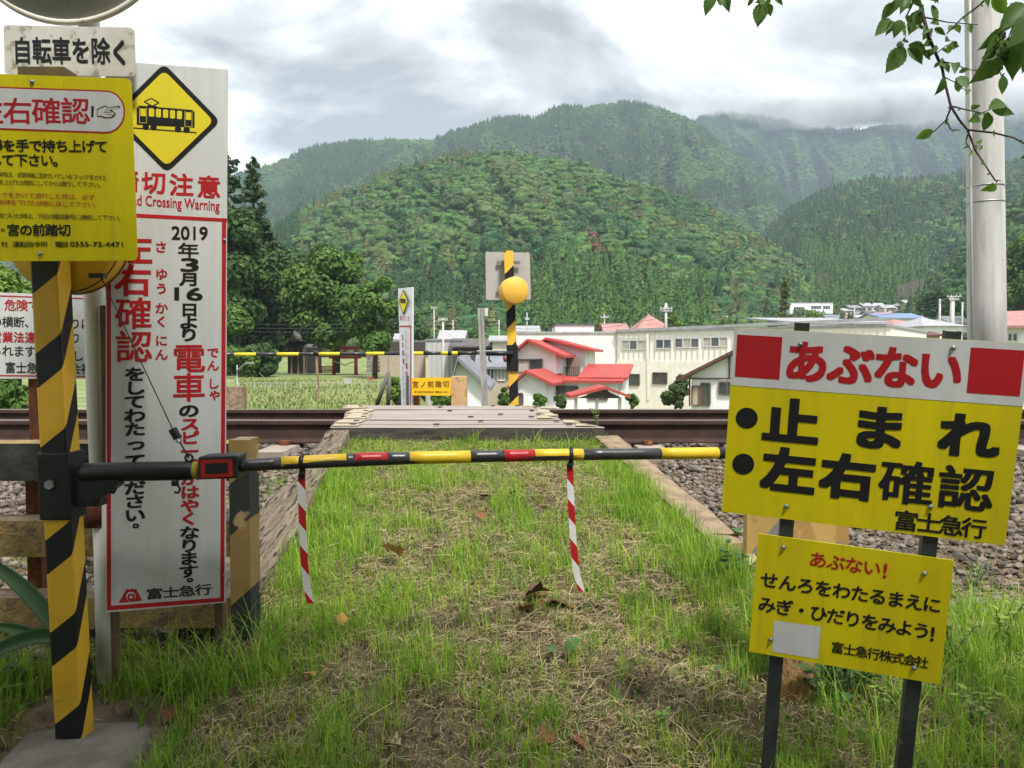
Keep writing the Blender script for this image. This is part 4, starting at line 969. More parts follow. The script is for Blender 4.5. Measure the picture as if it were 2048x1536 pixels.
def tree(label, px, pyb, pyt, wpx, Yd, kind='round', m=None, n=5000, size=.3, seed=1, zb=None, group=None, name='tree', flat=.85):
    r = np.random.default_rng(seed); top = at(px, pyt, Yd); bot = at(px, pyb, Yd); z0 = bot.z if zb is None else zb; H = top.z - z0; Wd = wpx / F * Yd / 2
    t = thing(name, label, 'tree', (top.x, Yd, z0), group)
    C = []; Rd = []
    b = MB(); tr = max(.06, H * .022); x0 = top.x
    if kind == 'cone':
        b.tube([(x0, Yd, z0 - .2), (x0 + .05, Yd, z0 + H * .5), (x0, Yd, z0 + H * .97)], [tr, tr * .6, .03], 8)
        nt_ = 26
        for i in range(10): C.append((x0, Yd, z0 + H * (.80 + .019 * i))); Rd.append(.75 - .06 * i)
        for i in range(nt_):
            f = .10 + .88 * i / nt_; wr = Wd * (1 - f) ** .6 * (.8 + .4 * r.random()); k = max(3, int(7 * (1 - f)) + 2)
            for j in range(k):
                a = r.uniform(0, 6.28); C.append((x0 + math.cos(a) * wr * .6, Yd + math.sin(a) * wr * .6, z0 + H * f + r.uniform(-.02, .02) * H)); Rd.append(max(.32, wr * .38))
                if i % 2 == 0: b.tube([(x0, Yd, z0 + H * f), C[-1]], [tr * .25, .02], 5)
    else:
        b.tube([(x0, Yd, z0 - .2), (x0 + .1, Yd, z0 + H * .3), (x0 - .1, Yd, z0 + H * .62)], [tr * 1.2, tr, tr * .5], 10)
        f0 = .12 if kind == 'bush' else .30
        nb = 26 if kind != 'bush' else 14
        for j in range(nb):
            a = r.uniform(0, 6.28); f = r.uniform(f0, .93); prof = math.sin(min(1, (f - f0 * .4) / (1 - f0 * .4)) * math.pi) ** .55; d = Wd * prof * r.uniform(.25, .85)
            rc_ = Wd * r.uniform(.24, .42) * (.7 + .5 * prof)
            c = (x0 + math.cos(a) * d, Yd + math.sin(a) * d, z0 + H * f); C.append(c); Rd.append(min(rc_, (z0 + H - c[2]) * 1.1 + .15 * Wd))
            if j % 3 == 0: b.tube([(x0, Yd, z0 + H * min(f * .7, .6)), c], [tr * .4, .03], 5)
    b.build('trunk', m_bark, t, True)
    V, Fq, T = leaf_cloud(C, Rd, n, size, seed + 1, flat if kind != 'cone' else .55, .45 if kind != 'cone' else .15)
    fast_mesh('crown', V, Fq, m or F_mid, t, attr=T)
    return t
tree('tall dark cedar behind the white notice, its spire highest left of the hill', 505, 735, 306, 150, 78, 'cone', F_cone, 12000, .34, 11)
tree('dark cedar right behind the edge of the tall white notice', 452, 735, 290, 190, 84, 'cone', F_cone, 12000, .36, 12)
tree('bushy dark green tree between the cedars and the shrine roof', 470, 745, 420, 170, 72, 'round', F_dark, 12000, .30, 13)
tree('rounded green tree just left of the shrine roof', 540, 740, 470, 130, 102, 'round', F_dark, 9000, .36, 14)
tree('small drooping tree whose foliage reaches the lawn left of the shrine', 475, 775, 610, 120, 60, 'bush', F_mid, 8000, .22, 15)
tree('low bush at the foot of the trees left of the shrine lawn', 512, 765, 690, 90, 66, 'bush', F_dark, 5000, .2, 16)
tree('large dense broadleaf tree over the red torii gate', 672, 742, 500, 190, 80, 'round', F_mid, 17000, .30, 17)
tree('dark broadleaf tree with a bare trunk beside the stone wall right of the torii', 748, 760, 545, 95, 66, 'round', F_mid, 8500, .24, 18)
tree('yellowish green tree between the cedars and the big broadleaf tree', 590, 730, 520, 90, 95, 'round', F_light, 6000, .3, 19)
tree('hazy dark tree at the foot of the hill behind the shrine', 625, 735, 470, 120, 120, 'round', F_dark, 6000, .4, 20)
tree('pale green tree behind the far white notice', 800, 700, 610, 100, 130, 'round', F_dark, 5000, .4, 21)
tree('slender olive conifer standing before the white block on the right', 1571, 668, 545, 62, 120, 'cone', F_olive, 7000, .28, 22, zb=-3)
tree('clipped cone of bright green garden shrub in front of the brown gabled house', 1422, 815, 762, 48, 34, 'bush', F_light, 4500, .10, 23, name='topiary')
tree('cloud pruned pine in the garden before the long factory', 1350, 815, 768, 46, 36, 'bush', F_pine, 3500, .10, 24, name='garden_pine')
tree('taller thin pine behind the cloud pruned pine', 1362, 812, 745, 30, 42, 'round', F_pine, 2500, .12, 25, name='garden_pine')
tree('round shrub right of the white annexe under the striped far post', 1078, 815, 790, 30, 30, 'bush', F_mid, 1800, .08, 26, name='shrub')
tree('grey green shrub beside the small red gate roof, on its left', 1120, 815, 792, 34, 31, 'bush', F_pine, 1800, .08, 27, name='shrub')
tree('low shrub right of the small red gate roof', 1262, 815, 790, 26, 33, 'bush', F_mid, 1500, .08, 28, name='shrub')
tree('light bush above the factory roof beside the utility pole', 1345, 668, 622, 50, 95, 'round', F_light, 3000, .2, 29, zb=-3)
tree('long low bush showing above the factory roof line', 1440, 668, 632, 90, 110, 'round', F_mid, 4000, .3, 30, zb=-3)
tree('light green bushes in front of the white block, on its right', 1628, 660, 618, 70, 140, 'round', F_light, 3500, .3, 31, zb=-1)
tree('dark tree mass at the right foot of the hill left of the concrete pole', 1880, 650, 578, 100, 170, 'round', F_dark, 5000, .4, 32, zb=0)
tree('leafy tree close behind the concrete pole at the right edge', 2040, 690, 440, 130, 150, 'round', F_mid, 9000, .45, 33, zb=-3)
tree('shrub behind the orange crossing board', 880, 815, 790, 34, 20, 'bush', F_mid, 1500, .06, 34, name='shrub')
tree('tall thin shrub between the grey post and the far striped post', 1008, 815, 772, 26, 22, 'bush', F_mid, 1500, .06, 35, name='shrub')
tree('weedy shrub growing round the leaning stakes on the far side', 790, 812, 752, 40, 14, 'bush', F_light, 1600, .045, 36, name='shrub')
tree('dark tree in front of the grey row of buildings', 965, 800, 730, 36, 70, 'round', F_dark, 2500, .2, 37)
tree('bush above the roofs between the corrugated hall and the grey post', 945, 690, 655, 80, 130, 'round', F_mid, 3500, .3, 38, zb=-4)
tree('green tree glimpsed between the post and the danger notice at the far left', 25, 800, 520, 150, 16, 'bush', F_light, 7000, .10, 39)
tree('shaded shrub under the danger notice at the far left', 40, 830, 765, 190, 12, 'bush', F_mid, 5000, .06, 40, name='shrub')

# ------------------------------------------------------------------ buildings
def wallmat(name, c, sc=1.5): return mat(name, c, tuple(k * .9 for k in c), sc, .8, bump=.1)
W_white = wallmat('white_render', (.80, .80, .80)); W_beige = wallmat('beige_siding', (.74, .67, .60)); W_pink = wallmat('pinkish_siding', (.80, .70, .66)); W_cream = wallmat('cream_render', (.80, .75, .66)); W_grey = wallmat('grey_sheet', (.38, .38, .37)); W_dark = wallmat('dark_timber_wall', (.07, .055, .05)); W_tan = wallmat('tan_wall', (.42, .35, .27))
R_red = mat('red_roof_sheet', (.40, .050, .040), (.32, .042, .036), 1.5, .5); R_grey = mat('grey_roof', (.20, .21, .24), (.15, .16, .18), 2, .6); R_dark = mat('dark_roof', (.075, .065, .062), (.11, .10, .095), 2, .7); R_blue = mat('blue_roof', (.15, .22, .36), (.12, .18, .30), 2, .5); R_pale = mat('pale_roof', (.36, .36, .37), (.28, .28, .30), 2, .5); R_brown = mat('brown_trim', (.11, .05, .04), (.09, .04, .03), 5, .6); R_pinkroof = mat('faded_red_roof', (.38, .19, .17), (.31, .15, .13), 1, .6)
m_glass = mat('window_glass', (.035, .045, .05), (.08, .09, .09), .8, .12, spec=.8); m_frame = mat('window_frame_brown', (.12, .075, .055)); m_frameL = mat('window_frame_pale', (.55, .55, .53)); m_curtain = mat('curtain', (.45, .42, .36), (.35, .33, .28), 3, .9)
def H(name, label, x0, x1, pyt, Yd, depth, wall, roof, rtype='side', pyb=None, yaw=0, ridge=1.2, over=.4, wins=(), fr=None, zb=-4.6, group=None, wall_px=None, cat='house', ridge_x=None):
    """house whose front wall runs from picture column x0 to x1 at distance Yd; pyt is the row of the eaves"""
    a = at(x0, pyt, Yd); b = at(x1, pyt, Yd); Wd = b.x - a.x; ze = a.z
    if pyb is not None: zb = at(x0, pyb, Yd).z
    t = thing(name, label, cat, (a.x, Yd, zb), group); c, s = math.cos(yaw), math.sin(yaw)
    def P(u, v, z): return (a.x + u * c - v * s, Yd + u * s + v * c, z)
    Wl = Wd / max(.2, c + (depth * 0)) if yaw else Wd
    if yaw:      # keep the right end on column x1
        k1 = (x1 - 1024) / F; Wl = (k1 * Yd - a.x) / (c - k1 * s)
    m = MB(); base = [P(0, 0, zb), P(Wl, 0, zb), P(Wl, depth, zb), P(0, depth, zb)]; up = [P(0, 0, ze), P(Wl, 0, ze), P(Wl, depth, ze), P(0, depth, ze)]
    rxm = Wl * (.5 if ridge_x is None else ridge_x)
    if rtype == 'side':
        m.add(base + up + [P(0, depth / 2, ze + ridge), P(Wl, depth / 2, ze + ridge)], [(0, 1, 5, 4), (2, 3, 7, 6), (1, 2, 6, 9, 5), (3, 0, 4, 8, 7)])
    elif rtype == 'front':
        m.add(base + up + [P(rxm, 0, ze + ridge), P(rxm, depth, ze + ridge)], [(0, 1, 5, 8, 4), (2, 3, 7, 9, 6), (1, 2, 6, 5), (3, 0, 4, 7)])
    else: m.add(base + up, [(0, 1, 5, 4), (1, 2, 6, 5), (2, 3, 7, 6), (3, 0, 4, 7)])
    m.build('wall', wall, t)
    th = .14; r_ = MB(); o_ = over
    if rtype == 'side':
        k = ridge / (depth / 2)
        for q in ((-o_, depth / 2), (depth + o_, depth / 2)):
            z_e = ze - k * o_; r_.prism([P(-o_, q[0], z_e + .02), P(Wl + o_, q[0], z_e + .02), P(Wl + o_, q[1], ze + ridge + .02), P(-o_, q[1], ze + ridge + .02)], (0, 0, th))
    elif rtype == 'front':
        for e0, xx in ((-o_, rxm), (Wl + o_, rxm)):
            k = ridge / (rxm if e0 < 0 else Wl - rxm); z_e = ze - k * o_; r_.prism([P(e0, -o_, z_e + .02), P(e0, depth + o_, z_e + .02), P(xx, depth + o_, ze + ridge + .02), P(xx, -o_, ze + ridge + .02)], (0, 0, th))
    elif rtype == 'hip':
        hp = min(Wl, depth) / 2; r_.add([P(-o_, -o_, ze), P(Wl + o_, -o_, ze), P(Wl + o_, depth + o_, ze), P(-o_, depth + o_, ze), P(hp, depth / 2, ze + ridge), P(Wl - hp, depth / 2, ze + ridge)], [(0, 1, 5, 4), (2, 3, 4, 5), (1, 2, 5), (3, 0, 4), (3, 2, 1, 0)])
    elif rtype == 'shed':
        r_.prism([P(-o_, -o_, ze + .02), P(Wl + o_, -o_, ze + .02), P(Wl + o_, depth + o_, ze + ridge), P(-o_, depth + o_, ze + ridge)], (0, 0, th))
    else: r_.prism([P(-.1, -.1, ze), P(Wl + .1, -.1, ze), P(Wl + .1, depth, ze), P(-.1, depth, ze)], (0, 0, .15))
    rf = r_.build('roof', roof, t)
    pw = Plane(P(0, 0, zb), P(Wl, 0, zb), P(0, 0, ze))
    frm = fr or m_frameL
    for wn_ in wins:
        wx0, wy0, wx1, wy1 = wn_[:4]; npn = wn_[4] if len(wn_) > 4 else 2; gl = wn_[5] if len(wn_) > 5 else m_glass
        A = pw.hit(wx0, wy1); B = pw.hit(wx1, wy1); Cc = pw.hit(wx0, wy0); u = B - A; v = Vector((0, 0, Cc.z - A.z)); u.z = 0; nrm = pw.n; f = MB(); tt = .07
        uu_ = u.normalized(); f.frame(A + nrm * .01, u, nrm * .06, Vector((0, 0, tt))); f.frame(A + v + nrm * .01, u, nrm * .06, Vector((0, 0, tt)))
        for i in range(npn + 1): f.frame(A + u * (i / npn) - uu_ * tt / 2 + nrm * .012 + Vector((0, 0, tt)), uu_ * tt, nrm * .055, v - Vector((0, 0, tt)))
        fo = f.build('window', frm, t)
        for i in range(npn):
            g = MB(); g.frame(A + u * (i / npn) + uu_ * tt / 2 + nrm * .002 + Vector((0, 0, tt)), u * (1 / npn) - uu_ * tt, nrm * .02, v - Vector((0, 0, tt))); g.build('pane', gl if not isinstance(gl, (list, tuple)) else gl[i % len(gl)], fo)
    return t, P, Wl, ze, pw
def trim(t, pw, pts, wpx, m, name='trim', close=False, proud=.05):
    b = MB(); P_ = [pw.hit(*p) + pw.n * proud for p in pts]; k = wpx / F * P_[0].y
    for i in range(len(P_) - 1):
        d = P_[i + 1] - P_[i]; s_ = pw.n.cross(d).normalized() * k / 2; b.frame(P_[i] - s_, d, s_ * 2, pw.n * .05)
    return b.build(name, m, t)

# red roofed house, main two storey block and its wings
YR = -.22
t, P, Wl, ze, pw = H('red_roofed_house', 'white two-storey house with bright red roofs and a balcony right of the far striped post', 1030, 1112, 708, 40, 6, W_white, R_red, 'front', ridge=.62, ridge_x=.34, over=.5, yaw=YR, fr=m_frame, wins=[(1036, 721, 1084, 746, 2, [m_curtain, m_glass])])
trim(t, pw, [(1033, 720), (1086, 719)], 2.5, R_brown, 'window_hood')
def sub(t, x0, x1, pyt, Yd, depth, wall, roof, rtype, ridge, over=.4, pyb=None, zb=-4.6, wn_='wing_wall', rn='wing_roof', ridge_x=.5, yaw=YR):
    a = at(x0, pyt, Yd); ze = a.z; zb = at(x0, pyb, Yd).z if pyb else zb; c, s = math.cos(yaw), math.sin(yaw); k1 = (x1 - 1024) / F; Wl = (k1 * Yd - a.x) / (c - k1 * s)
    def P(u, v, z): return (a.x + u * c - v * s, Yd + u * s + v * c, z)
    m = MB(); rx = Wl * ridge_x
    if rtype == 'front': m.prism([P(0, 0, zb), P(Wl, 0, zb), P(Wl, 0, ze), P(rx, 0, ze + ridge), P(0, 0, ze)], Vector(P(0, depth, 0)) - Vector(P(0, 0, 0)))
    else: m.prism([P(0, 0, zb), P(Wl, 0, zb), P(Wl, 0, ze), P(0, 0, ze)], Vector(P(0, depth, 0)) - Vector(P(0, 0, 0)))
    m.build(wn_, wall, t); r_ = MB(); o_ = over
    if rtype == 'front':
        for e0, sx in ((-o_, 1), (Wl + o_, -1)):
            k = ridge / max(.3, rx if sx > 0 else Wl - rx); r_.prism([P(e0, -o_, ze - k * o_ + .02), P(e0, depth, ze - k * o_ + .02), P(rx, depth, ze + ridge + .02), P(rx, -o_, ze + ridge + .02)], (0, 0, .13))
    else: r_.prism([P(-o_, -o_, ze), P(Wl + o_, -o_, ze), P(Wl + o_, depth, ze + ridge), P(-o_, depth, ze + ridge)], (0, 0, .12))
    r_.build(rn, roof, t)
    return Plane(Vector(P(0, 0, zb)), Vector(P(Wl, 0, zb)), Vector(P(0, 0, ze)))
def win(t, pw, q, npn=2, fr=None, gl=None):
    wx0, wy0, wx1, wy1 = q; A = pw.hit(wx0, wy1); B = pw.hit(wx1, wy1); Cc = pw.hit(wx0, wy0); u = B - A; v = Vector((0, 0, Cc.z - A.z)); u.z = 0; nrm = pw.n; f = MB(); tt = .06; uu_ = u.normalized()
    f.frame(A + nrm * .01, u, nrm * .06, Vector((0, 0, tt))); f.frame(A + v + nrm * .01, u, nrm * .06, Vector((0, 0, tt)))
    for i in range(npn + 1): f.frame(A + u * (i / npn) - uu_ * tt / 2 + nrm * .012 + Vector((0, 0, tt)), uu_ * tt, nrm * .055, v - Vector((0, 0, tt)))
    fo = f.build('window', fr or m_frame, t)
    for i in range(npn): MB().frame(A + u * (i / npn) + uu_ * tt / 2 + nrm * .002 + Vector((0, 0, tt)), u * (1 / npn) - uu_ * tt, nrm * .02, v - Vector((0, 0, tt))).build('pane', (gl[i % len(gl)] if gl else m_glass), fo)
pwb = sub(t, 1066, 1170, 700, 43.5, 5, W_white, R_red, 'front', .55, .5, ridge_x=.27)
win(t, pwb, (1104, 714, 1136, 750), 2)
b = MB(); bo = pwb.n * 1.0
for i in range(15):
    xx = 1105 + i * 3.9; A = pwb.hit(xx, 752) + bo; B_ = pwb.hit(xx, 736) + bo; b.frame(A, pwb.u * .035, pwb.n * .03, B_ - A)
for yy in (752, 736): A = pwb.hit(1104, yy) + bo; B_ = pwb.hit(1163, yy) + bo; b.frame(A, B_ - A, pwb.n * .05, (0, 0, .06))
b.build('balcony_railing', m_frame, t)
A = pwb.hit(1138, 751) + pwb.n * .5; B_ = pwb.hit(1163, 751) + pwb.n * .5; MB().frame(A, B_ - A, pwb.n * .05, (0, 0, pwb.hit(1138, 714).z - A.z)).build('slatted_screen', mat('balcony_slats', (.20, .14, .11), (.26, .19, .16), 3, .8, stretch=(6, 1, .2)), t)
sub(t, 1166, 1246, 759, 38.5, 4, W_white, R_red, 'lean', .62, .25, rn='porch_roof')
pwc = sub(t, 1108, 1234, 765, 38.0, 1.8, W_white, R_red, 'lean', .14, .3, rn='lower_roof')
for q, npn in (((1105, 774, 1156, 794), 4), ((1176, 776, 1215, 800), 2)): win(t, pwc, q, npn)
pwd = sub(t, 1034, 1092, 764, 35.5, 6, W_white, R_red, 'front', .42, .4, ridge_x=.36, wn_='annexe_wall', rn='annexe_roof'); win(t, pwd, (1036, 788, 1046, 812), 1)
t2 = thing('red_roofed_gate', 'small red pitched gate roof on posts in front of the red roofed house', 'gate', tuple(at(1200, 850, 30)))
for x in (1152, 1194, 1240): a = at(x, 797, 30); MB().box(a.x - .06, a.x + .06, 30, 30.12, -4.2, a.z).build('post', W_white, t2)
a0, a1, am, z0 = at(1140, 798, 29.4).x, at(1262, 798, 29.4).x, at(1212, 778, 29.4), at(1140, 797, 29.4).z
r_ = MB(); r_.prism([(a0, 29.4, z0), (a0, 31.8, z0), (am.x, 31.8, am.z), (am.x, 29.4, am.z)], (0, 0, .1)); r_.prism([(a1, 29.4, z0), (a1, 31.8, z0), (am.x, 31.8, am.z), (am.x, 29.4, am.z)], (0, 0, .1)); r_.build('roof', R_red, t2)
MB().prism([(a0 + .3, 29.6, z0 + .0), (a1 - .3, 29.6, z0 + .0), (am.x, 29.6, am.z - .05)], (0, .08, 0)).build('gable_board', W_dark, t2)

# long factory, corner nearest on the right
m_corr = mat('corrugated_beige', (.56, .49, .43), (.50, .43, .38), 2, .6)
def corr_mat(name, c, pitch):
    m = bpy.data.materials.new(name); m.use_nodes = True; tr2 = m.node_tree; p = tr2.nodes['Principled BSDF']; p.inputs['Base Color'].default_value = (*c, 1); p.inputs['Roughness'].default_value = .6
    co = tr2.nodes.new('ShaderNodeTexCoord'); wv = tr2.nodes.new('ShaderNodeTexWave'); wv.wave_type = 'BANDS'; wv.bands_direction = 'X'; wv.inputs['Scale'].default_value = pitch; wv.inputs['Distortion'].default_value = 0
    tr2.links.new(co.outputs['Object'], wv.inputs[0]); bp = tr2.nodes.new('ShaderNodeBump'); bp.inputs['Strength'].default_value = 1; bp.inputs['Distance'].default_value = .06; tr2.links.new(wv.outputs[1], bp.inputs['Height']); tr2.links.new(bp.outputs[0], p.inputs['Normal']); return m
W_corr = corr_mat('ribbed_sheet_wall', (.78, .72, .66), .9)
yawF = -math.radians(42)
t, P, Wl, ze, pw = H('long_factory', 'long beige two-storey factory with ribbed upper walls and strip windows', 1235, 1780, 664, 60, 16, W_corr, R_pale, 'flat', yaw=-.62, over=.3, cat='factory',
   wins=[(1244, 682, 1290, 700, 3, [m_curtain, m_glass]), (1312, 680, 1343, 698, 2), (1350, 678, 1398, 696, 3, [m_glass, m_curtain, m_glass]), (1406, 676, 1455, 694, 3, [m_curtain, m_glass, m_curtain]), (1255, 749, 1279, 771, 2), (1306, 746, 1334, 768, 2), (1640, 676, 1690, 700, 2)])
zz0 = pw.hit(1240, 722).z
MB().frame(Vector(P(0, 0, -4.6)) + pw.n * .02, (Vector(P(Wl, 0, 0)) - Vector(P(0, 0, 0))), pw.n * .10, (0, 0, zz0 + 4.6)).build('lower_wall', W_cream, t)
for q in ((1255, 749, 1279, 771), (1306, 746, 1334, 768)): 
    pw2 = Plane(Vector(P(0, 0, -4.6)) + pw.n * .13, Vector(P(Wl, 0, -4.6)) + pw.n * .13, Vector(P(0, 0, ze)) + pw.n * .13); win(t, pw2, q, 2)
trim(t, pw, [(1297, 668), (1298, 800)], 4, W_cream, 'downpipe', proud=.14); trim(t, pw, [(1234, 662), (1782, 637.5)], 5, R_pale, 'fascia', proud=.2)
t, P, Wl, ze, pw = H('plain_annexe', 'windowless pinkish annexe joined to the left end of the long factory', 1024, 1236, 667, 60.3, 14, W_pink, R_pale, 'flat', over=.1, cat='building')
H('rooftop_room', 'small pale box room standing on the roof of the pinkish annexe', 1111, 1188, 651, 66, 6, W_pink, R_dark, 'flat', pyb=668, cat='building')
# brown trimmed gable house on the right
t, P, Wl, ze, pw = H('brown_gabled_house', 'white gabled house with dark brown trim half hidden by the leaning danger sign', 1383, 1560, 751, 32, 5, W_white, R_brown, 'front', yaw=-.40, ridge=1.05, over=.5, ridge_x=.58, fr=m_frame)
trim(t, pw, [(1380, 757), (1560, 757)], 2.5, R_brown, 'tie_beam'); trim(t, pw, [(1459, 712), (1459, 757)], 3, R_brown, 'gutter_pipe'); trim(t, pw, [(1380, 757), (1380, 812)], 3, R_brown, 'corner_post')
pwp = Plane(pw.o + pw.n * .02, pw.o + pw.u + pw.n * .02, pw.o + pw.v + pw.n * .02); win(t, pwp, (1402, 768, 1420, 812), 1); win(t, pwp, (1438, 766, 1470, 790), 2); win(t, pwp, (1384, 774, 1399, 812), 1, gl=[W_tan])
# left of centre
t, P, Wl, ze, pw = H('white_shed', 'small white shed with grey roof behind the orange crossing board', 905, 962, 765, 27, 6, W_white, R_grey, 'front', ridge=.75, ridge_x=.2, over=.35)
H('grey_roofed_house', 'low beige house with a grey roof behind the grey steel post', 962, 1030, 735, 46, 7, W_tan, R_grey, 'side', ridge=.9, wins=[(974, 738, 988, 762, 2), (995, 738, 1010, 762, 2, [m_curtain])])
H('dark_gabled_house', 'dark walled house row behind the far barrier arm, left of the grey post', 905, 1000, 694, 78, 8, W_dark, R_dark, 'side', ridge=.8, wins=[(920, 712, 940, 728, 2), (955, 712, 975, 728, 2)])
t, P, Wl, ze, pw = H('corrugated_hall', 'pale grey corrugated hall behind the orange crossing board', 851, 922, 682, 80, 10, corr_mat('grey_ribbed_sheet', (.42, .41, .41), .6), R_grey, 'shed', ridge=.3, over=.1, cat='building')
t, P, Wl, ze, pw = H('dark_eaved_store', 'long low store with a dark upper wall and pale lower wall right of the torii', 759, 852, 684, 84, 8, W_tan, R_grey, 'flat', pyb=792, cat='building'); trim(t, pw, [(759, 693), (852, 693)], 17, W_dark, 'dark_upper_wall'); trim(t, pw, [(778, 684), (778, 750)], 1.3, R_pale, 'pipe')
H('roof_above_store', 'pale roofed house just above the dark eaved store', 745, 800, 680, 100, 8, W_cream, R_pale, 'side', ridge=.8, zb=-3)
H('pale_roof_house', 'pale roofed house above the corrugated hall', 880, 925, 680, 105, 8, W_white, R_pale, 'side', ridge=1.3)
H('green_mesh_house', 'pale building seen left of the far striped post above the dark row', 985, 1036, 683, 72, 8, W_cream, R_pale, 'side', ridge=.5)
H('roof_cluster_house', 'low grey roofed house showing above the pinkish annexe left of its box room', 1028, 1075, 664, 98, 8, W_grey, R_pale, 'side', ridge=.8)
H('faded_pink_roof_house', 'house with faded pink roof above the factory near the utility pole', 1275, 1345, 662, 95, 9, W_pink, R_pinkroof, 'hip', ridge=2.3)
H('small_pink_roof_house', 'small pink roofed house behind the box room', 1212, 1255, 664, 110, 7, W_pink, R_pinkroof, 'side', ridge=1.2)
t, P, Wl, ze, pw = H('white_apartment_block', 'long white block on the hillside behind the slender olive conifer', 1580, 1666, 606, 260, 12, W_white, R_pale, 'flat', pyb=628, cat='building', wins=[(1588, 614, 1606, 620, 4), (1622, 612, 1642, 618, 4), (1646, 612, 1660, 618, 3)])
H('warehouse_with_pale_roof', 'wide pale sheet roof directly behind the right end of the factory', 1600, 1770, 648, 66, 14, W_cream, R_pale, 'shed', ridge=1.1, cat='building')
H('blue_roofed_hall', 'long blue roofed hall behind the leaning danger sign', 1765, 1850, 637, 150, 12, W_cream, R_blue, 'side', ridge=1.2, cat='building')
H('red_hip_house', 'wide pinkish red hipped roof just above the leaning danger sign', 1784, 1865, 652, 90, 9, W_cream, R_pinkroof, 'hip', ridge=1.0)
H('pale_hip_house', 'pale grey hipped roof left of the concrete pole', 1850, 1925, 652, 80, 9, W_white, R_pale, 'hip', ridge=1.1)
H('tan_low_house', 'low tan walled house showing over the top of the danger sign', 1785, 1880, 672, 62, 6, W_tan, R_brown, 'side', ridge=.4)
t, P, Wl, ze, pw = H('pink_house', 'pinkish house with a pale red gable roof right of the concrete pole', 2006, 2140, 655, 40, 9, W_white, R_pinkroof, 'side', yaw=-.62, ridge=.9, wins=[(2015, 668, 2035, 684, 2)])
# hillside town beyond, each small house its own object
town = [(1680, 1708, 622, 300, W_cream, R_pale, 'cream house at the left end of the distant town'), (1700, 1730, 616, 330, W_grey, R_grey, 'grey house third from the left in the distant town'), (1728, 1770, 612, 330, W_white, R_pale, 'long white building in the middle of the distant town'),
 (1712, 1740, 628, 270, W_white, R_grey, 'white house with grey roof below the long white building'), (1738, 1762, 630, 260, W_pink, R_dark, 'pink house with dark roof left of the stacked pink houses'), (1768, 1792, 616, 320, W_pink, R_pale, 'pale pink house right of the long white building'),
 (1790, 1815, 612, 330, W_tan, R_grey, 'tan house under the bare trunks'), (1760, 1790, 632, 250, W_white, R_pinkroof, 'white house with pinkish roof in the distant town'), (1812, 1850, 606, 330, W_pink, R_pale, 'pink block under the edge of the cedar wood'),
 (1806, 1835, 621, 290, W_pink, R_pinkroof, 'reddish house below the pink block'), (1835, 1862, 617, 290, W_pink, R_dark, 'pink house with dark roof beside the reddish house'), (1840, 1868, 596, 350, W_white, R_pale, 'highest white house of the distant town'),
 (1790, 1830, 634, 240, W_white, R_blue, 'white house with a blue roof in front of the reddish house'), (1850, 1890, 632, 230, W_grey, R_blue, 'grey house with blue roof below the dark trees'), (1880, 1925, 636, 210, W_white, R_dark, 'white house with dark roof just left of the concrete pole'),
 (1690, 1722, 637, 220, W_white, R_pinkroof, 'white house with pink roof nearest to the white block'), (1722, 1756, 640, 200, W_grey, R_pale, 'grey house with pale roof behind the warehouse'), (1835, 1860, 643, 180, W_cream, R_red, 'cream house with a red roof behind the pale hipped roof'),
 (1868, 1900, 622, 270, W_tan, R_dark, 'tan house half hidden by the dark tree mass'), (1900, 1940, 645, 160, W_white, R_grey, 'white house with grey roof beside the steel frame pole'), (1660, 1690, 640, 200, W_tan, R_grey, 'tan house right of the light green bushes')]
for i, (x0, x1, py, Yd, wm, rm, lab) in enumerate(town):
    q = (x1 - x0) / 3
    H('distant_house', 'small distant ' + lab, x0, x1, py, Yd, 8, wm, rm, 'side' if i % 3 else 'hip', pyb=py + 16 + (i % 3) * 4, ridge=1.4, over=.5, wins=[(x0 + q * .5, py + 4, x0 + q * 1.1, py + 9, 2), (x0 + q * 1.9, py + 4, x0 + q * 2.5, py + 9, 2)], group='houses of the distant town')
# bare trunks of the cedar wood above the town
tk = MB()
for i in range(26):
    x = 1795 + i * 2.6 + random.uniform(-.8, .8); yb = 612 - (i * .6); p = at(x, yb, 345 + random.uniform(-4, 4)); o = MB().tube([p, p + Vector((random.uniform(-.3, .3), 0, 9.5))], [.22, .16], 5).build('bare_cedar_trunk', mat('pale_trunk', (.20, .17, .15)), None)
    tag(o, 'thin bare pale trunk in the row at the edge of the cedar wood', 'tree trunk', 'bare trunks above the town')

# shrine, torii, wall, fence
t, P, Wl, ze, pw = H('shrine_hall', 'small dark shrine hall with a grey gabled roof under the trees', 575, 614, 690, 92, 7, W_dark, R_dark, 'side', pyb=749, ridge=1.0, over=1.4, cat='shrine')
a = at(553, 682, 89); b_ = at(603, 682, 89); pk = at(575, 659, 89); c = at(575, 684, 89)
m = MB(); m.prism([(a.x + .5, 89.3, a.z), (b_.x - .5, 89.3, a.z), (pk.x, 89.3, pk.z - .2)], (0, .1, 0)); m.build('pale_gable', wallmat('weathered_plaster', (.36, .34, .32)), t)
m = MB()
for ex in (a, b_):
    pts = [Vector((ex.x, 88.6, a.z)), Vector((ex.x + (pk.x - ex.x) * .45, 88.6, a.z + (pk.z - a.z) * .36)), Vector((pk.x, 88.6, pk.z))]
    for i in range(2): m.prism([pts[i], pts[i + 1], pts[i + 1] + Vector((0, 5, 0)), pts[i] + Vector((0, 5, 0))], (0, 0, .28))
m.build('curved_gable_roof', R_dark, t)
for x in (583, 596, 608): q = at(x, 749, 90.6); MB().box(q.x - .1, q.x + .1, 90.6, 90.8, q.z, q.z + 3.2).build('column', mat('shrine_column', (.16, .11, .08)), t)
tor = thing('torii_gate', 'red wooden torii gate in front of the dense broadleaf tree', 'torii', tuple(at(690, 750, 80)))
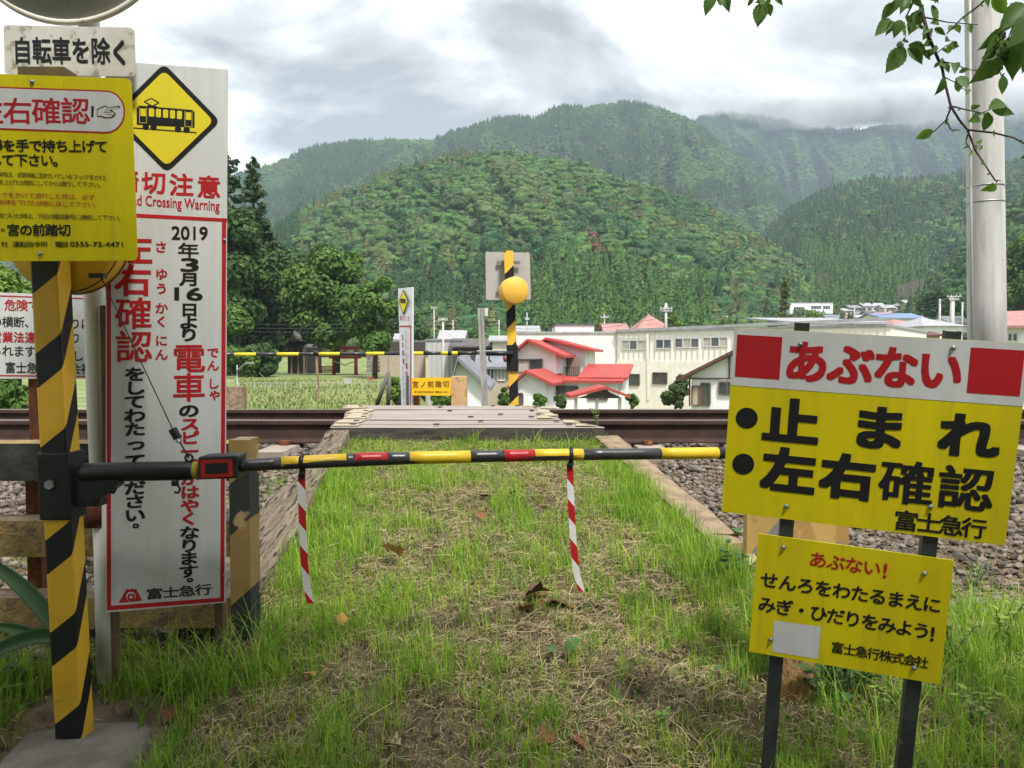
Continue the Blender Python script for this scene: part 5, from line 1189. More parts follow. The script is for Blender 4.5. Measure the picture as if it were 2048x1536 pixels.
m_ver = mat('vermilion_paint', (.36, .035, .025), (.28, .03, .022), 3, .6)
zt_, zb_ = at(690, 701, 80).z, at(690, 750, 80).z
for x in (668, 712): q = at(x, 750, 80); MB().tube([(q.x, 80, zb_ - .2), (q.x, 80, zt_)], [.2, .17], 12).build('column', m_ver, tor, True)
q0, q1 = at(650, 700, 80), at(730, 700, 80); m = MB(); m.prism([(q0.x, 79.8, zt_ + .12), (q1.x, 79.8, zt_ + .12), (q1.x + .15, 79.8, zt_ + .42), (q0.x - .15, 79.8, zt_ + .42)], (0, .4, 0)); m.build('top_beam', m_ver, tor)
q0, q1 = at(658, 715, 80), at(722, 715, 80); MB().box(q0.x, q1.x, 79.9, 80.1, q0.z - .12, q0.z + .14).build('tie_beam', m_ver, tor)
MB().box(at(690, 700, 80).x - .1, at(690, 700, 80).x + .1, 79.88, 80.05, at(690, 713, 80).z, zt_ + .12).build('strut', m_ver, tor)
q0, q1 = at(669, 722, 80), at(711, 722, 80); MB().tube([(q0.x, 79.7, q0.z), ((q0.x + q1.x) / 2, 79.7, q0.z - .45), (q1.x, 79.7, q0.z)], .06, 6).build('straw_rope', mat('straw_rope', (.45, .38, .22)), tor, True)
rf_ = thing('red_picket_fence', 'low dark red fence left of the torii gate', 'fence', tuple(at(650, 746, 83)))
for i in range(16): q = at(634 + i * 2, 746, 83); MB().box(q.x - .03, q.x + .03, 83, 83.05, q.z, q.z + .75).build('picket', m_ver, rf_)
for py in (733, 742): q0, q1 = at(633, py, 83), at(665, py, 83); MB().box(q0.x, q1.x, 83.05, 83.1, q0.z, q0.z + .06).build('rail', m_ver, rf_)
m_rub = mat('rubble_stone', (.30, .29, .26), (.20, .195, .18), 2.5, .9, bump=.4, bsc=6)
sw = thing('rubble_retaining_wall', 'pale stone retaining wall between the bare trunk and the dark eaved store', 'wall', tuple(at(747, 745, 88)))
for r_i in range(8):
    z = at(747, 745, 88).z + r_i * .46; x = at(733, 700, 88).x
    while x < at(762, 700, 88).x:
        w_ = random.uniform(.35, .75); b = MB().box(x, x + w_ - .05, 88 + random.uniform(0, .06), 88.5, z, z + .42); o = b.build('stone', m_rub, sw); x += w_
pad = MB().box(at(560, 750, 87).x, at(735, 750, 87).x, 87, 87.4, at(560, 757, 87).z, at(560, 748, 87).z).build('stone_terrace', m_rub, None); tag(pad, 'low grey stone terrace edge below the shrine and torii', 'wall')
bx_ = MB().box(at(738, 760, 62).x, at(747, 760, 62).x, 62, 62.5, at(738, 764, 62).z, at(738, 755, 62).z).build('red_box', m_ver, None); tag(bx_, 'small red and white box standing on the ground right of the torii', 'box')
sbn = thing('notice_stand', 'small grey notice board on posts on the shrine lawn', 'notice board', tuple(at(694, 782, 45))); q = at(688, 768, 45); MB().box(q.x, q.x + .45, 45, 45.05, q.z, q.z + .32).build('board', W_grey, sbn)
for dx in (.08, .37): MB().box(q.x + dx - .02, q.x + dx + .02, 45.05, 45.09, q.z - .7, q.z + .3).build('post', m_steel, sbn)
m_wire = mat('wire', (.42, .43, .42), metal=.3)
wf = thing('mesh_fence', 'thin wire mesh fence on grey posts along the bright meadow', 'fence', tuple(at(640, 790, 34)))
def far_gz(p): return float(far_z(p.x, p.y))
for i, x in enumerate(range(478, 800, 31)):
    q = at(x, 766, 34); MB().tube([(q.x, 34, far_gz(q) - .1), (q.x, 34, q.z)], .025, 6).build('post', m_wire, wf)
q0, q1 = at(470, 766, 34), at(800, 766, 34)
for dz in (0, -.3, -.6): MB().tube([(q0.x, 34.03, q0.z + dz), (q1.x, 34.03, q0.z + dz)], .008, 4).build('wire', m_wire, wf)
b = MB(); x = q0.x
while x < at(600, 766, 34).x: b.box(x, x + .008, 34.04, 34.05, q0.z - .75, q0.z); x += .13
o = b.build('mesh', m_wire, wf); o['kind'] = 'stuff'

# ------------------------------------------------------------------ poles and wires
def upole(label, px, pyt, pyb, Yd, wpx, arms=(), lamp=False, m=None, name='utility_pole', group=None, extra=2.0):
    a = at(px, pyt, Yd); b = at(px, pyb, Yd); r = wpx / F * Yd / 2; t = thing(name, label, 'utility pole', (a.x, Yd, b.z - extra), group)
    MB().tube([(a.x, Yd, b.z - extra), (a.x, Yd, a.z)], [r * 1.15, r], 12).build('pole', m or m_poleconc, t, True)
    for py, hw in arms:
        q = at(px, py, Yd); w2 = hw / F * Yd; MB().box(q.x - w2, q.x + w2, Yd - r - .08, Yd - r, q.z, q.z + .1).build('crossarm', m_poleconc, t)
        for s_ in (-1, -.4, .4, 1): MB().disc((q.x + s_ * w2 * .9, Yd - r - .04, q.z + .1), (0, 0, 1), .05, .16, 8).build('insulator', m_white, t)
    if lamp: q = at(px, pyt, Yd); MB().tube([(q.x, Yd - r, q.z - .3), (q.x + .8, Yd - 1, q.z + .1), (q.x + 1.3, Yd - 1.2, q.z + .1)], .05, 6).build('lamp_arm', m_steel, t)
    return t
upole('tall pale utility pole above the factory roof', 1332, 606, 664, 85, 5, [(618, 12), (623, 12)])
upole('white utility pole with crossarms among the roofs right of the danger sign top', 1905, 592, 670, 90, 8, [(594, 14), (600, 10)])
upole('thin lamp pole left of the white crossarmed pole', 1880, 598, 660, 110, 4, lamp=True)
upole('thin utility pole over the distant town centre', 1771, 610, 650, 170, 3, [(612, 5)])
upole('thin utility pole at the left of the distant town', 1709, 612, 650, 190, 2.5, [(615, 5)])
upole('floodlight pole above the corrugated hall', 868, 617, 700, 110, 2.4, [(617, 6)])
upole('utility pole with crossarm in front of the corrugated hall', 886, 637, 790, 74, 4, [(641, 9)])
upole('thin pole behind the corrugated hall', 906, 640, 690, 110, 2.2)
upole('thin pole left of the far striped post', 998, 640, 690, 110, 2.2)
upole('twiggy antenna pole right of the far striped post', 1054, 625, 668, 90, 2, [(640, 4)])
upole('antenna pole above the pinkish annexe', 1209, 628, 664, 90, 2, [(636, 8)])
upole('thin pole at the left end of the danger sign roofline', 1454, 632, 668, 120, 2)
upole('short pole in the town left of the concrete pole', 1925, 604, 660, 120, 3)
upole('thin pole before the shrine hall', 612, 657, 745, 84, 1.8)
upole('small street lamp at the left over the shrubs', 474, 730, 775, 40, 2, lamp=True)
cp = thing('big_concrete_pole', 'large pale concrete pole with thin metal bands rising at the right', 'utility pole', tuple(at(1975, 820, 8.6)))
b = MB(); b.tube([at(1976, 830, 8.6), at(1973, 600, 8.6), at(1970, 300, 8.6), at(1965, -60, 8.6), at(1962, -400, 8.6)], [.196, .190, .183, .176, .170], 40); b.build('pole', m_poleconc, cp, True)
for py in (376, 408): q = at(1971, py, 8.6); MB().tube([(q.x, 8.6, q.z), (q.x, 8.6, q.z + .018)], .188, 40).build('metal_band', m_steel, cp, True)
b = MB(); b.tube([at(1945, 830, 8.42), at(1941, 300, 8.43), at(1938, -300, 8.44)], .014, 8); b.build('conduit', m_poleconc, cp, True)
def wires(label, a, b, sag, n, gap, r=.012):
    for i in range(n):
        A = a + Vector((0, 0, -gap * i)); B = b + Vector((0, 0, -gap * i)); o = MB().tube([A.lerp(B, k / 12) + Vector((0, 0, -sag * 4 * (k / 12) * (1 - k / 12))) for k in range(13)], r, 4).build('overhead_wire', mat('cable_dark', (.05, .05, .055)), None)
        tag(o, ('topmost ', 'middle ', 'lowest ')[i] + label, 'wire', 'overhead wires')
wires('thin overhead wire crossing in front of the shrine trees', at(300, 636, 70), at(886, 638, 74), .6, 3, .35, .02)
wires('thin overhead wire running over the houses to the utility pole', at(886, 641, 74), at(1332, 620, 85), 1.0, 3, .35, .02)
wires('thin overhead wire between the poles on the right', at(1332, 620, 85), at(1905, 596, 90), 1.2, 3, .35, .02)

# ------------------------------------------------------------------ far side of the crossing
m_postf = stripe_mat('far_post_stripes', (.70, .42, .05), (.014, .013, .018), 1.0, .40, .45, .35, ky=2.2, wear=(.50, .36, .2), wlo=.70)
fb = thing('far_crossing_barrier', 'far crossing barrier with striped post, yellow drum and arm beyond the tracks', 'barrier', tuple(at(1028, 850, 7.9)))
pt, pb_ = at(1017, 501, 7.9), at(1029, 830, 7.9); hw = .047
def sq2(p): return [(p.x - hw, 7.9, p.z), (p.x + hw, 7.9, p.z), (p.x + hw, 7.99, p.z), (p.x - hw, 7.99, p.z)]
MB().add(sq2(pb_) + sq2(pt), [(0, 1, 5, 4), (1, 2, 6, 5), (2, 3, 7, 6), (3, 0, 4, 7), (4, 5, 6, 7), (3, 2, 1, 0)]).build('post', m_postf, fb)
q = at(1027, 583, 7.86); d = MB().disc((q.x + .02, 7.72, q.z), (-.25, 1, 0), .138, .17, 40, bev=.01).build('drum', mat('bright_drum_yellow', (.72, .42, .06), (.66, .38, .05), 4, .5), fb, True)
s0, s1 = at(1013, 742, 7.88), at(1036, 690, 7.88); MB().box(s0.x, s1.x, 7.88, 8.01, s0.z, s1.z).build('pivot_sleeve', m_blackpaint, fb)
fy = 7.84
MB().tube([at(1026, 707, fy), at(968, 707, fy)], .024, 14).build('arm_sleeve', m_blackpaint, fb, True)
for px in (978, 1008): c0 = at(px, 712, fy); MB().tube([c0, c0 + Vector((0, 0, -.04)), c0 + Vector((.02, 0, -.06))], .008, 6).build('rope_hook', m_blackpaint, fb, True)
prev = 968
for x1, k in ((955, 'p'), (917, 'b'), (882, 'y'), (847, 'b'), (807, 'y'), (769, 'b'), (732, 'y'), (680, 'b'), (638, 'y'), (598, 'b'), (554, 'y'), (512.6, 'b'), (469, 'y'), (430, 'b'), (390, 'y'), (350, 'b')):
    def fa(px): return at(px, 706 + (968 - px) * .006, fy)
    MB().tube([fa(prev - .05), fa(x1 + .05)], .0185 if k == 'y' else .0175, 12).build({'b': 'black_band', 'y': 'yellow_band', 'p': 'pale_band'}[k], {'b': m_bandb, 'y': mat('far_arm_yellow', (.74, .55, .03), (.66, .50, .03), 6, .45), 'p': m_tanwood}[k], fb, True); prev = x1
for px in (900, 920, 632, 853): c0 = at(px, 706, fy); MB().tube([c0 + Vector((-.02, 0, 0)), c0 + Vector((.02, 0, 0))], .024, 12).build('clamp', m_blackpaint, fb, True)
p0 = [at(633, 712, fy), at(634, 745, fy), at(637, 775, fy), at(636, 798, fy)]; b = MB()
for i in range(3): b.frame(p0[i] + Vector((-.012, 0, 0)), (.026, 0, 0), (0, .004, 0), p0[i + 1] - p0[i])
b.build('faded_strip', m_tanwood, fb)
p0 = [at(853, 712, fy), at(854, 745, fy), at(856, 772, fy), at(851, 791, fy)]; b = MB()
for i in range(3): b.frame(p0[i] + Vector((-.012, 0, 0)), (.024, 0, 0), (0, .004, 0), p0[i + 1] - p0[i])
b.build('faded_strip', mat('faded_strip_yellow', (.6, .5, .3)), fb)
fpl = thing('far_sign_back', 'grey back of a square sign fixed behind the far striped post', 'sign', tuple(at(1017, 600, 8.05)))
plb = Plane(at(972, 600, 8.02), at(1062, 599, 8.06), at(971, 503.5, 8.02)); panel(plb, rc([(971, 503.5), (1059, 505), (1062, 599), (972, 600)], 3), .004, mat('sign_back_grey', (.40, .37, .35), (.35, .33, .31), 4, .6), fpl)
for py in (525, 580): q = at(974, py, 8.0); q1 = at(1060, py, 8.0); MB().box(q.x + .1, q1.x - .1, 7.992, 8.012, q.z - .015, q.z + .015).build('bracket', m_steel, fpl)
# far white notice
fn = thing('far_white_notice', 'narrow white notice seen edgewise across the tracks, left of the orange board', 'sign', tuple(at(812, 830, 7.5)))
plf = Plane(at(802.5, 820, 7.62), at(825, 820, 7.45), at(796, 577, 7.62))
MB().prism([at(796, 577, 7.62), at(825, 574, 7.45), at(824, 822, 7.45), at(803, 822, 7.62)], (0.01, .02, 0)).build('panel', mat('bright_sign_white', (.74, .75, .77), (.70, .71, .73), 3, .5), fn)
Text(plf, .002).poly(rdia((807, 578.5), (818, 602), (807, 630), (797.5, 602), 2)).build('diamond_border', m_black, fn)
Text(plf, .004).poly(rdia((807, 582), (816, 602), (807, 626), (799, 602), 2)).build('diamond_field', mat('bright_diamond_yellow', (.78, .70, .03)), fn)
t = Text(plf, .006).poly([(801.5, 597), (812.5, 598), (812.5, 606.5), (801.5, 605.5)]).build('tram_pictogram', m_black, fn)
t = Text(plf, .002).cells('踏切注意', (801, 636), (817, 637), 5, 11, .02).poly([(799, 651.5), (823, 651), (823, 654), (799, 654.5)]).poly([(821, 654), (822.6, 654), (822, 820), (820.5, 820)]).cells('左右確認', (805, 674), (807, 722), 6, 12, .04).cells('電車', (813, 732), (813.5, 748), 7, 13, .03); t.build('red_lettering', m_red, fn)
t = Text(plf, .002).cells('2019年3月16日より', (812, 662), (813, 722), 5, 7, .02).cells('をしてわたってください', (806, 736), (807, 790), 5, 5.5, .02).cells('のスピードがはやく', (815, 760), (815, 805), 5, 5, .02).build('black_lettering', m_black, fn)
# orange crossing name board
nb_ = thing('orange_name_board', 'orange board with the crossing name across the tracks', 'sign', tuple(at(860, 830, 7.4)))
pln = Plane(at(824, 790.5, 7.40), at(901, 791.5, 7.42), at(823, 756, 7.40)); panel(pln, [(823, 756), (902, 755), (901.5, 791.5), (824, 790.5)], .004, mat('board_orange', (.74, .44, .01), (.68, .40, .01), 4, .5), nb_)
t = Text(pln, .001).cells('宮ノ前踏切', (831, 769), (892, 768), 13, 14, .02).line('富士急行株式会社', (829, 786), (868, 786), 4, .01).line('電話0555-72-4471', (871, 786), (897, 786), 4, .01).build('lettering', mat('dark_ink', (.10, .045, .01)), nb_)
for x0, x1, yt, m_, nm, yd in ((812, 822, 752, R_dark, 'post', 7.5), (825, 838, 776, mat('brown_board', (.28, .11, .035)), 'post', 7.5)):
    q, q1 = at(x0, yt, yd), at(x1, yt, yd); MB().box(q.x, q1.x, yd, yd + .08, .4, q.z).build(nm, m_, nb_)
st_ = thing('striped_wood_stump', 'tan wooden stump with one black corner right of the orange board', 'post', tuple(at(918, 840, 7.5)))
q, q1 = at(902, 753, 7.5), at(933, 753, 7.5); b = MB().box(q.x, q1.x, 7.5, 7.66, .4, q.z); b.build('stump', stripe_mat('far_stump_paint', (.52, .34, .17), (.03, .03, .03), 1.6, 2.0, .12, .42, wear=(.36, .22, .1), wlo=.56, rough=.9), st_)
st2 = thing('tan_end_stump', 'tan wooden stump across the track beside the edge of the tall white notice', 'post', tuple(at(468, 840, 7.5)))
q, q1 = at(452, 774, 7.5), at(482, 774, 7.5); MB().box(q.x, q1.x, 7.5, 7.66, .4, q.z).build('stump', m_tanwood, st2)
gp_ = thing('grey_steel_post', 'tall weathered grey double post left of the far striped post', 'post', tuple(at(965, 830, 7.7)))
for x0, x1 in ((955, 960.5), (961.5, 967)):
    a, c = at(x0, 616, 7.7), at(x0 + 10, 830, 7.7); wd = (x1 - x0) / F * 7.7; MB().frame(c, (wd, 0, 0), (0, .05, 0), a - c).build('post', mat('weathered_grey', (.34, .33, .31), (.22, .21, .20), 8, .8, stretch=(2, 2, .5)), gp_)
q = at(969, 632, 7.68); MB().box(q.x, q.x + .035, 7.68, 7.73, q.z, q.z + .08).build('lamp_box', m_white, gp_)
for pa, pb2, lab in (((779, 752), (776, 815), 'upright thin dark stake in weeds across the tracks'), ((777, 745), (752, 815), 'leaning thin dark stake propped against the upright one')):
    o = MB().tube([at(*pa, 9.5), at(*pb2, 9.5)], .025, 8).build('wooden_stake', R_dark, None, True); tag(o, lab, 'stake')
# ------------------------------------------------------------------ grass and litter on the near ground
m_grass = mat('grass_blade', (.10, .26, .020), (.38, .52, .06), tint='tint', rough=.55, trans=.35, spec=.3)
m_straw = mat('dry_straw', (.20, .14, .075), (.58, .48, .28), tint='tint', rough=.8, trans=.1, spec=.2)
def blades(P, H_, lean, wd, az, seg=3, tipz=None):
    """ribbons that bend over: P base, H_ length, lean 0..1, az direction of lean"""
    n = len(P); dx, dy = np.cos(az), np.sin(az); fa = az + rng.uniform(.8, 2.3, n); wx, wy = np.cos(fa) * wd / 2, np.sin(fa) * wd / 2
    rows = []
    for k in range(seg + 1):
        t = k / seg; h = H_ * (t - lean * t * t * .55); o = H_ * lean * t ** 1.7
        c = P + np.stack([dx * o, dy * o, h], -1); tw = (1 - t) ** .6
        w_ = np.stack([wx * tw, wy * tw, np.zeros(n)], -1)
        rows += [c - w_, c + w_]
    V = np.stack(rows, 1); nv = 2 * (seg + 1)
    idx = np.array([[2 * k, 2 * k + 1, 2 * k + 3, 2 * k + 2] for k in range(seg)]); Fq = idx[None] + (np.arange(n) * nv)[:, None, None]
    return V.reshape(-1, 3), Fq.reshape(-1, 4), seg
def ground_pts(n, f, x0=-2.2, x1=2.6, y0=1.25, y1=4.9):
    xs = rng.uniform(x0, x1, n * 4); ys = rng.uniform(y0, y1, n * 4); d = f(xs, ys); k = rng.uniform(0, 1, n * 4) < d; return xs[k][:n], ys[k][:n]
def inside_path(x, y): return (x > path_left(y) + .03) & (x < path_right(np.maximum(y, 3.15)) - .02)
def on_foot(x, y): return (x > -1.40) & (x < -.93) & (y < 2.25) & (y > 1.55)
def tuftn(x, y): return np.clip((fbm(x * 4.2, y * 4.2, 61, 4) - .47) * 6, 0, 1)
def dens_green(x, y):
    d = .10 + .75 * tuftn(x, y)
    d += .75 * np.exp(-((x - path_left(y) - .16) / .13) ** 2) * (y > 2.8) + .9 * np.exp(-((x - path_right(np.maximum(y, 2.9)) + .13) / .15) ** 2) * (y > 2.3)
    d += .5 * np.exp(-((x + .35) / .10) ** 2 - ((y - 2.75) / .12) ** 2) + .5 * sstep(4.2, 4.7, y)
    mid = np.exp(-((x - .08) / .42) ** 2) * sstep(4.6, 3.8, y); d *= 1 - .52 * mid
    out = ~inside_path(x, y); d = np.where(out, np.where(y < 2.6, .55 + .4 * tuftn(x, y), 0), d)
    d = np.where(out & (x > .7) & (y < 3.3), .28 + .6 * tuftn(x, y), d); d = np.where((x > 1.3) & (y > 2.75), d * np.clip(1 - (y - 2.75) * 2.6, 0.03, 1), d)
    d = np.where((x > .95) & (y > 2.55), d * .45, d)
    d = np.where(out & (x < -.9) & (y > 2.35), .05, d); d = np.where(on_foot(x, y), 0, d)
    return np.clip(d, 0, 1)
xs, ys = ground_pts(11500, dens_green)
k_ = rng.integers(5, 16, len(xs)); cx_ = np.repeat(xs, k_) + rng.normal(0, .018, k_.sum()); cy2 = np.repeat(ys, k_) + rng.normal(0, .018, k_.sum()); n = len(cx_)
hh = np.repeat(rng.gamma(4, .0135, len(xs)) + .022, k_) * rng.uniform(.5, 1.25, n); right = (cx_ > .8) & (cy2 < 3.2); hh = np.where(right, hh * 1.45, hh); left = (cx_ < -.85) & (cy2 < 2.6); hh = np.where(left, hh * 1.35, hh)
hh = np.minimum(hh, .19); hh = hh * (1 - .45 * sstep(4.2, 4.6, cy2))
P = np.stack([cx_, cy2, near_z(cx_, cy2) - .004], -1); az = rng.uniform(0, 6.28, n)
V, Fq, sg = blades(P, hh, rng.beta(1.5, 3.2, n) * .9, rng.uniform(.0018, .0042, n), az); tn = np.clip(np.repeat(rng.uniform(.05, .95, len(xs)), k_) + rng.normal(0, .14, n), 0, 1)
g1 = fast_mesh('grass', V, Fq, m_grass, None, attr=np.repeat(tn, sg)); g1['kind'] = 'stuff'
# fine sparse sprouts
xs, ys = ground_pts(60000, lambda x, y: np.where(inside_path(x, y) | (y < 2.6), .6, np.where((x > .8) & (y < 3.1), .5, .02)) * ~on_foot(x, y)); n = len(xs)
P = np.stack([xs, ys, near_z(xs, ys) - .004], -1)
V, Fq, sg = blades(P, rng.uniform(.015, .06, n), rng.uniform(.1, .9, n), rng.uniform(.0013, .0027, n), rng.uniform(0, 6.28, n), 2)
o = fast_mesh('grass', V, Fq, m_grass, None, attr=np.repeat(rng.uniform(0, 1, n), sg)); o['kind'] = 'stuff'
# long arching blades: under the white notice and at the lower right
def long_tufts(spots, cnt, h0, h1, nm='grass'):
    Ps = []; 
    for x, y, s_ in spots:
        for i in range(cnt): Ps.append((x + random.gauss(0, s_), y + random.gauss(0, s_ * .7)))
    A = np.array(Ps); n = len(A); P = np.stack([A[:, 0], A[:, 1], near_z(A[:, 0], A[:, 1]) - .005], -1)
    V, Fq, sg = blades(P, rng.uniform(h0, h1, n), rng.beta(2, 2, n), rng.uniform(.003, .006, n), rng.uniform(0, 6.28, n), 6)
    o = fast_mesh(nm, V, Fq, m_grass, None, attr=np.repeat(rng.uniform(0, .75, n), sg)); o['kind'] = 'stuff'
long_tufts([(-.98, 2.22, .07), (-.86, 2.25, .06), (-.90, 2.32, .06), (-.78, 2.4, .05), (-1.05, 2.3, .05), (-1.55, 2.1, .08)], 46, .14, .30)
long_tufts([(1.15, 2.35, .10), (1.35, 2.2, .12), (1.5, 2.5, .12), (1.0, 2.0, .10), (1.62, 2.05, .1), (1.25, 1.8, .08), (.85, 2.55, .07), (.95, 2.75, .06), (.78, 2.95, .06), (1.7, 2.8, .1), (1.2, 2.7, .08)], 40, .10, .27)
long_tufts([(.36, 4.72, .05), (.15, 4.76, .05), (-.25, 4.8, .02), (.5, 4.7, .05), (-.9, 4.6, .06), (-.85, 4.2, .05)], 26, .08, .20)
long_tufts([(-.84, 3.2, .05), (-.83, 3.5, .05), (-.86, 3.9, .04), (-.80, 2.9, .05), (.66, 3.3, .04), (.62, 3.5, .04), (.60, 3.8, .04)], 60, .07, .15)
# straw: cut dry stems lying in every direction
def straw(n, f, l0, l1, w0, w1, x0=-2.2, x1=2.6, y0=1.3, y1=4.88):
    xs, ys = ground_pts(n, f, x0, x1, y0, y1); n = len(xs); L2 = rng.uniform(l0, l1, n); az = rng.uniform(0, 6.28, n); el_ = np.abs(rng.normal(0, .16, n)); dx, dy = np.cos(az) * np.cos(el_), np.sin(az) * np.cos(el_)
    z0 = near_z(xs, ys) + rng.uniform(0, .016, n); x2, y2 = xs + dx * L2, ys + dy * L2; z2 = np.maximum(near_z(x2, y2) + .004, z0 + np.sin(el_) * L2); xm, ym = (xs + x2) / 2 - dy * L2 * rng.uniform(-.14, .14, n), (ys + y2) / 2 + dx * L2 * rng.uniform(-.14, .14, n); zm = np.maximum((z0 + z2) / 2, near_z(xm, ym) + .003) + rng.uniform(0, .01, n)
    wv = rng.uniform(w0, w1, n) / 2; ox, oy = -np.sin(az) * wv, np.cos(az) * wv; r_ = []
    for a, b, c in ((xs, ys, z0), (xm, ym, zm), (x2, y2, z2)): r_ += [np.stack([a - ox, b - oy, c], -1), np.stack([a + ox, b + oy, c + wv], -1)]
    V = np.stack(r_, 1).reshape(-1, 3); idx = np.array([[0, 1, 3, 2], [2, 3, 5, 4]]); Fq = (idx[None] + (np.arange(n) * 6)[:, None, None]).reshape(-1, 4)
    o = fast_mesh('dry_straw', V, Fq, m_straw, None, attr=np.repeat(rng.beta(1.6, 1.4, n), 2)); o['kind'] = 'stuff'; return o
ok_s = lambda x, y: np.where(inside_path(x, y), .35 + .6 * np.clip((fbm(x * 3, y * 3, 88) - .40) * 5, 0, 1), np.where(y < 2.6, .30, np.where((x > .8) & (y < 3.2), .55, .03))) * np.where(on_foot(x, y), .12, 1)
straw(56000, ok_s, .015, .06, .0008, .0018); straw(2200, ok_s, .07, .16, .001, .0022)
m_straw_light = m_straw; m_straw = mat('brown_litter', (.05, .034, .022), (.19, .125, .07), tint='tint', rough=.9)
straw(26000, lambda x, y: np.where(inside_path(x, y) | (y < 2.7), .8, .25) * np.where(on_foot(x, y), .1, 1), .008, .03, .003, .008)
m_straw = m_straw_light
# dead leaves and a few flat green leaves
def leaf_mesh(name, fold=.25, wd=.5, curl=.2, serr=.0, n=7, m=None, lobes=0):
    vs = []; fs = []
    for i in range(n + 1):
        t = i / n; w_ = wd / 2 * (math.sin(math.pi * min(1, t * 1.02 + .02)) ** .8) * (1.25 - .5 * t); w_ = w_ * (1 + serr * (1 if i % 2 else -1)); w_ = max(w_, .004)
        if lobes: w_ *= 1 + .45 * math.cos(t * math.pi * 2 * lobes)
        z = -curl * (t - .3) ** 2; vs += [(-w_, t, z + w_ * fold * 2), (0, t, z), (w_, t, z + w_ * fold * 2)]
    for i in range(n): b = i * 3; fs += [(b, b + 1, b + 4, b + 3), (b + 1, b + 2, b + 5, b + 4)]
    me = bpy.data.meshes.new(name); me.from_pydata(vs, [], fs); me.materials.append(m); me.polygons.foreach_set('use_smooth', [True] * len(fs)); me.update(); return me
m_dead = mat('dead_leaf', (.30, .13, .06), (.17, .075, .04), 18, .85, trans=.15, bump=.5, bsc=60); m_dead2 = mat('dark_dead_leaf', (.12, .065, .04), (.06, .035, .025), 18, .9); m_ochre = mat('ochre_dead_leaf', (.42, .24, .07), (.30, .16, .05), 14, .8, trans=.15)
m_pale = mat('pale_dead_leaf', (.36, .33, .20), (.26, .22, .12), 14, .8)
def on_ground(px, py):
    lo, hi = 1.2, 5.5; r = ray(px, py)
    for _ in range(30):
        md_ = (lo + hi) / 2; p = EYE + r * (md_ / r.y)
        if p.z > float(near_z(p.x, p.y)): lo = md_
        else: hi = md_
    p = EYE + r * (hi / r.y); return Vector((p.x, p.y, float(near_z(p.x, p.y))))
DL = [(970, 1045, .075, m_dead, 'orange brown dead leaf in the middle of the path'), (975, 1025, .06, m_dead, 'smaller brown dead leaf just beyond the orange brown one on the path'), (985, 1002, .07, m_dead2, 'dark curled dead leaf beyond the two brown ones on the path'), (1015, 995, .06, m_dead2, 'dark dead leaf right of the curled dark one on the path'),
      (800, 1135, .10, m_ochre, 'upright ochre dead leaf against a grass tuft on the path'), (1050, 1215, .10, m_dead2, 'large dark brown leaf heap piece in the lower middle of the path'), (1075, 1195, .085, m_dead, 'ragged brown dead leaf on the dark leaf heap'), (1030, 1225, .09, m_dead, 'flat brown dead leaf left of the dark leaf heap'), (1095, 1215, .08, m_dead2, 'dark dead leaf at the right end of the leaf heap'),
      (1110, 1495, .07, m_dead, 'rust coloured dead leaf near the bottom edge left of centre right'), (1140, 1490, .055, m_dead, 'small rust coloured dead leaf beside another near the bottom edge'), (680, 1262, .05, m_ochre, 'small ochre dead leaf left of the hanging strip tip'), (630, 1365, .05, m_ochre, 'small ochre dead leaf low on the left of the grass'), (1150, 1225, .04, m_ochre, 'yellowish dead leaf right of the leaf heap'),
      (580, 1525, .06, m_dead, 'brown dead leaf at the bottom edge left of the centre'), (800, 1500, .055, m_pale, 'pale dead leaf at the bottom edge'), (1225, 1035, .05, m_dead2, 'dark dead leaf beside the right hanging strip'), (350, 1432, .05, m_dead, 'reddish dead leaf near the concrete footing'), (1500, 1150, .12, m_pale, 'broad pale withered leaf at the foot of the tan timber'), (1460, 1115, .16, m_pale, 'large folded withered leaf hanging beside the leaning sign')]
lm = {}
for i, (px, py, s_, m_, lab) in enumerate(DL):
    me = lm.setdefault((m_.name, i % 2), leaf_mesh('dead_leaf', .30, .8, .35, .14, 9, m_, 1 + i % 2)); o = bpy.data.objects.new('dead_leaf', me); link(o); p = on_ground(px, py); o.location = p + Vector((0, 0, .018 if s_ < .1 else .045)); o.scale = (s_ * 1.1, s_, s_)
    o.rotation_euler = (random.uniform(-.35, .45) + (1.0 if 'upright' in lab or 'hanging' in lab else 0), random.uniform(-.4, .4), random.uniform(0, 6.28)); tag(o, lab, 'leaf', 'dead leaves on the ground')
m_gleaf = mat('broad_green_leaf', (.055, .12, .035), (.08, .16, .04), 12, .5, trans=.25)
GL = [(1132, 1335, .06, 'round green ground leaf in the lower middle'), (1100, 1322, .05, 'green ground leaf left of the round one'), (1482, 1362, .035, 'small blue green leaf at the left of the right sign posts'), (1448, 1365, .035, 'small leaf beside the blue green one'), (1640, 1400, .08, 'green pointed leaf beside the stump foot'), (1690, 1400, .09, 'larger green pointed leaf right of the stump foot'), (1710, 1430, .07, 'dark pointed leaf below the larger one right of the stump'), (1480, 1090, .14, 'big dark leaf beside the left edge of the leaning sign'), (1500, 1120, .11, 'round dark leaf under the left edge of the leaning sign')]
me = leaf_mesh('ground_leaf', .15, .65, .4, .05, 7, m_gleaf)
for i, (px, py, s_, lab) in enumerate(GL):
    o = bpy.data.objects.new('ground_leaf', me); link(o); o.location = on_ground(px, py) + Vector((0, 0, .03 + s_ * .4)); o.scale = (s_, s_, s_); o.rotation_euler = (random.uniform(0, .9), random.uniform(-.4, .4), random.uniform(0, 6.28)); tag(o, lab, 'leaf', 'green leaves on the ground')
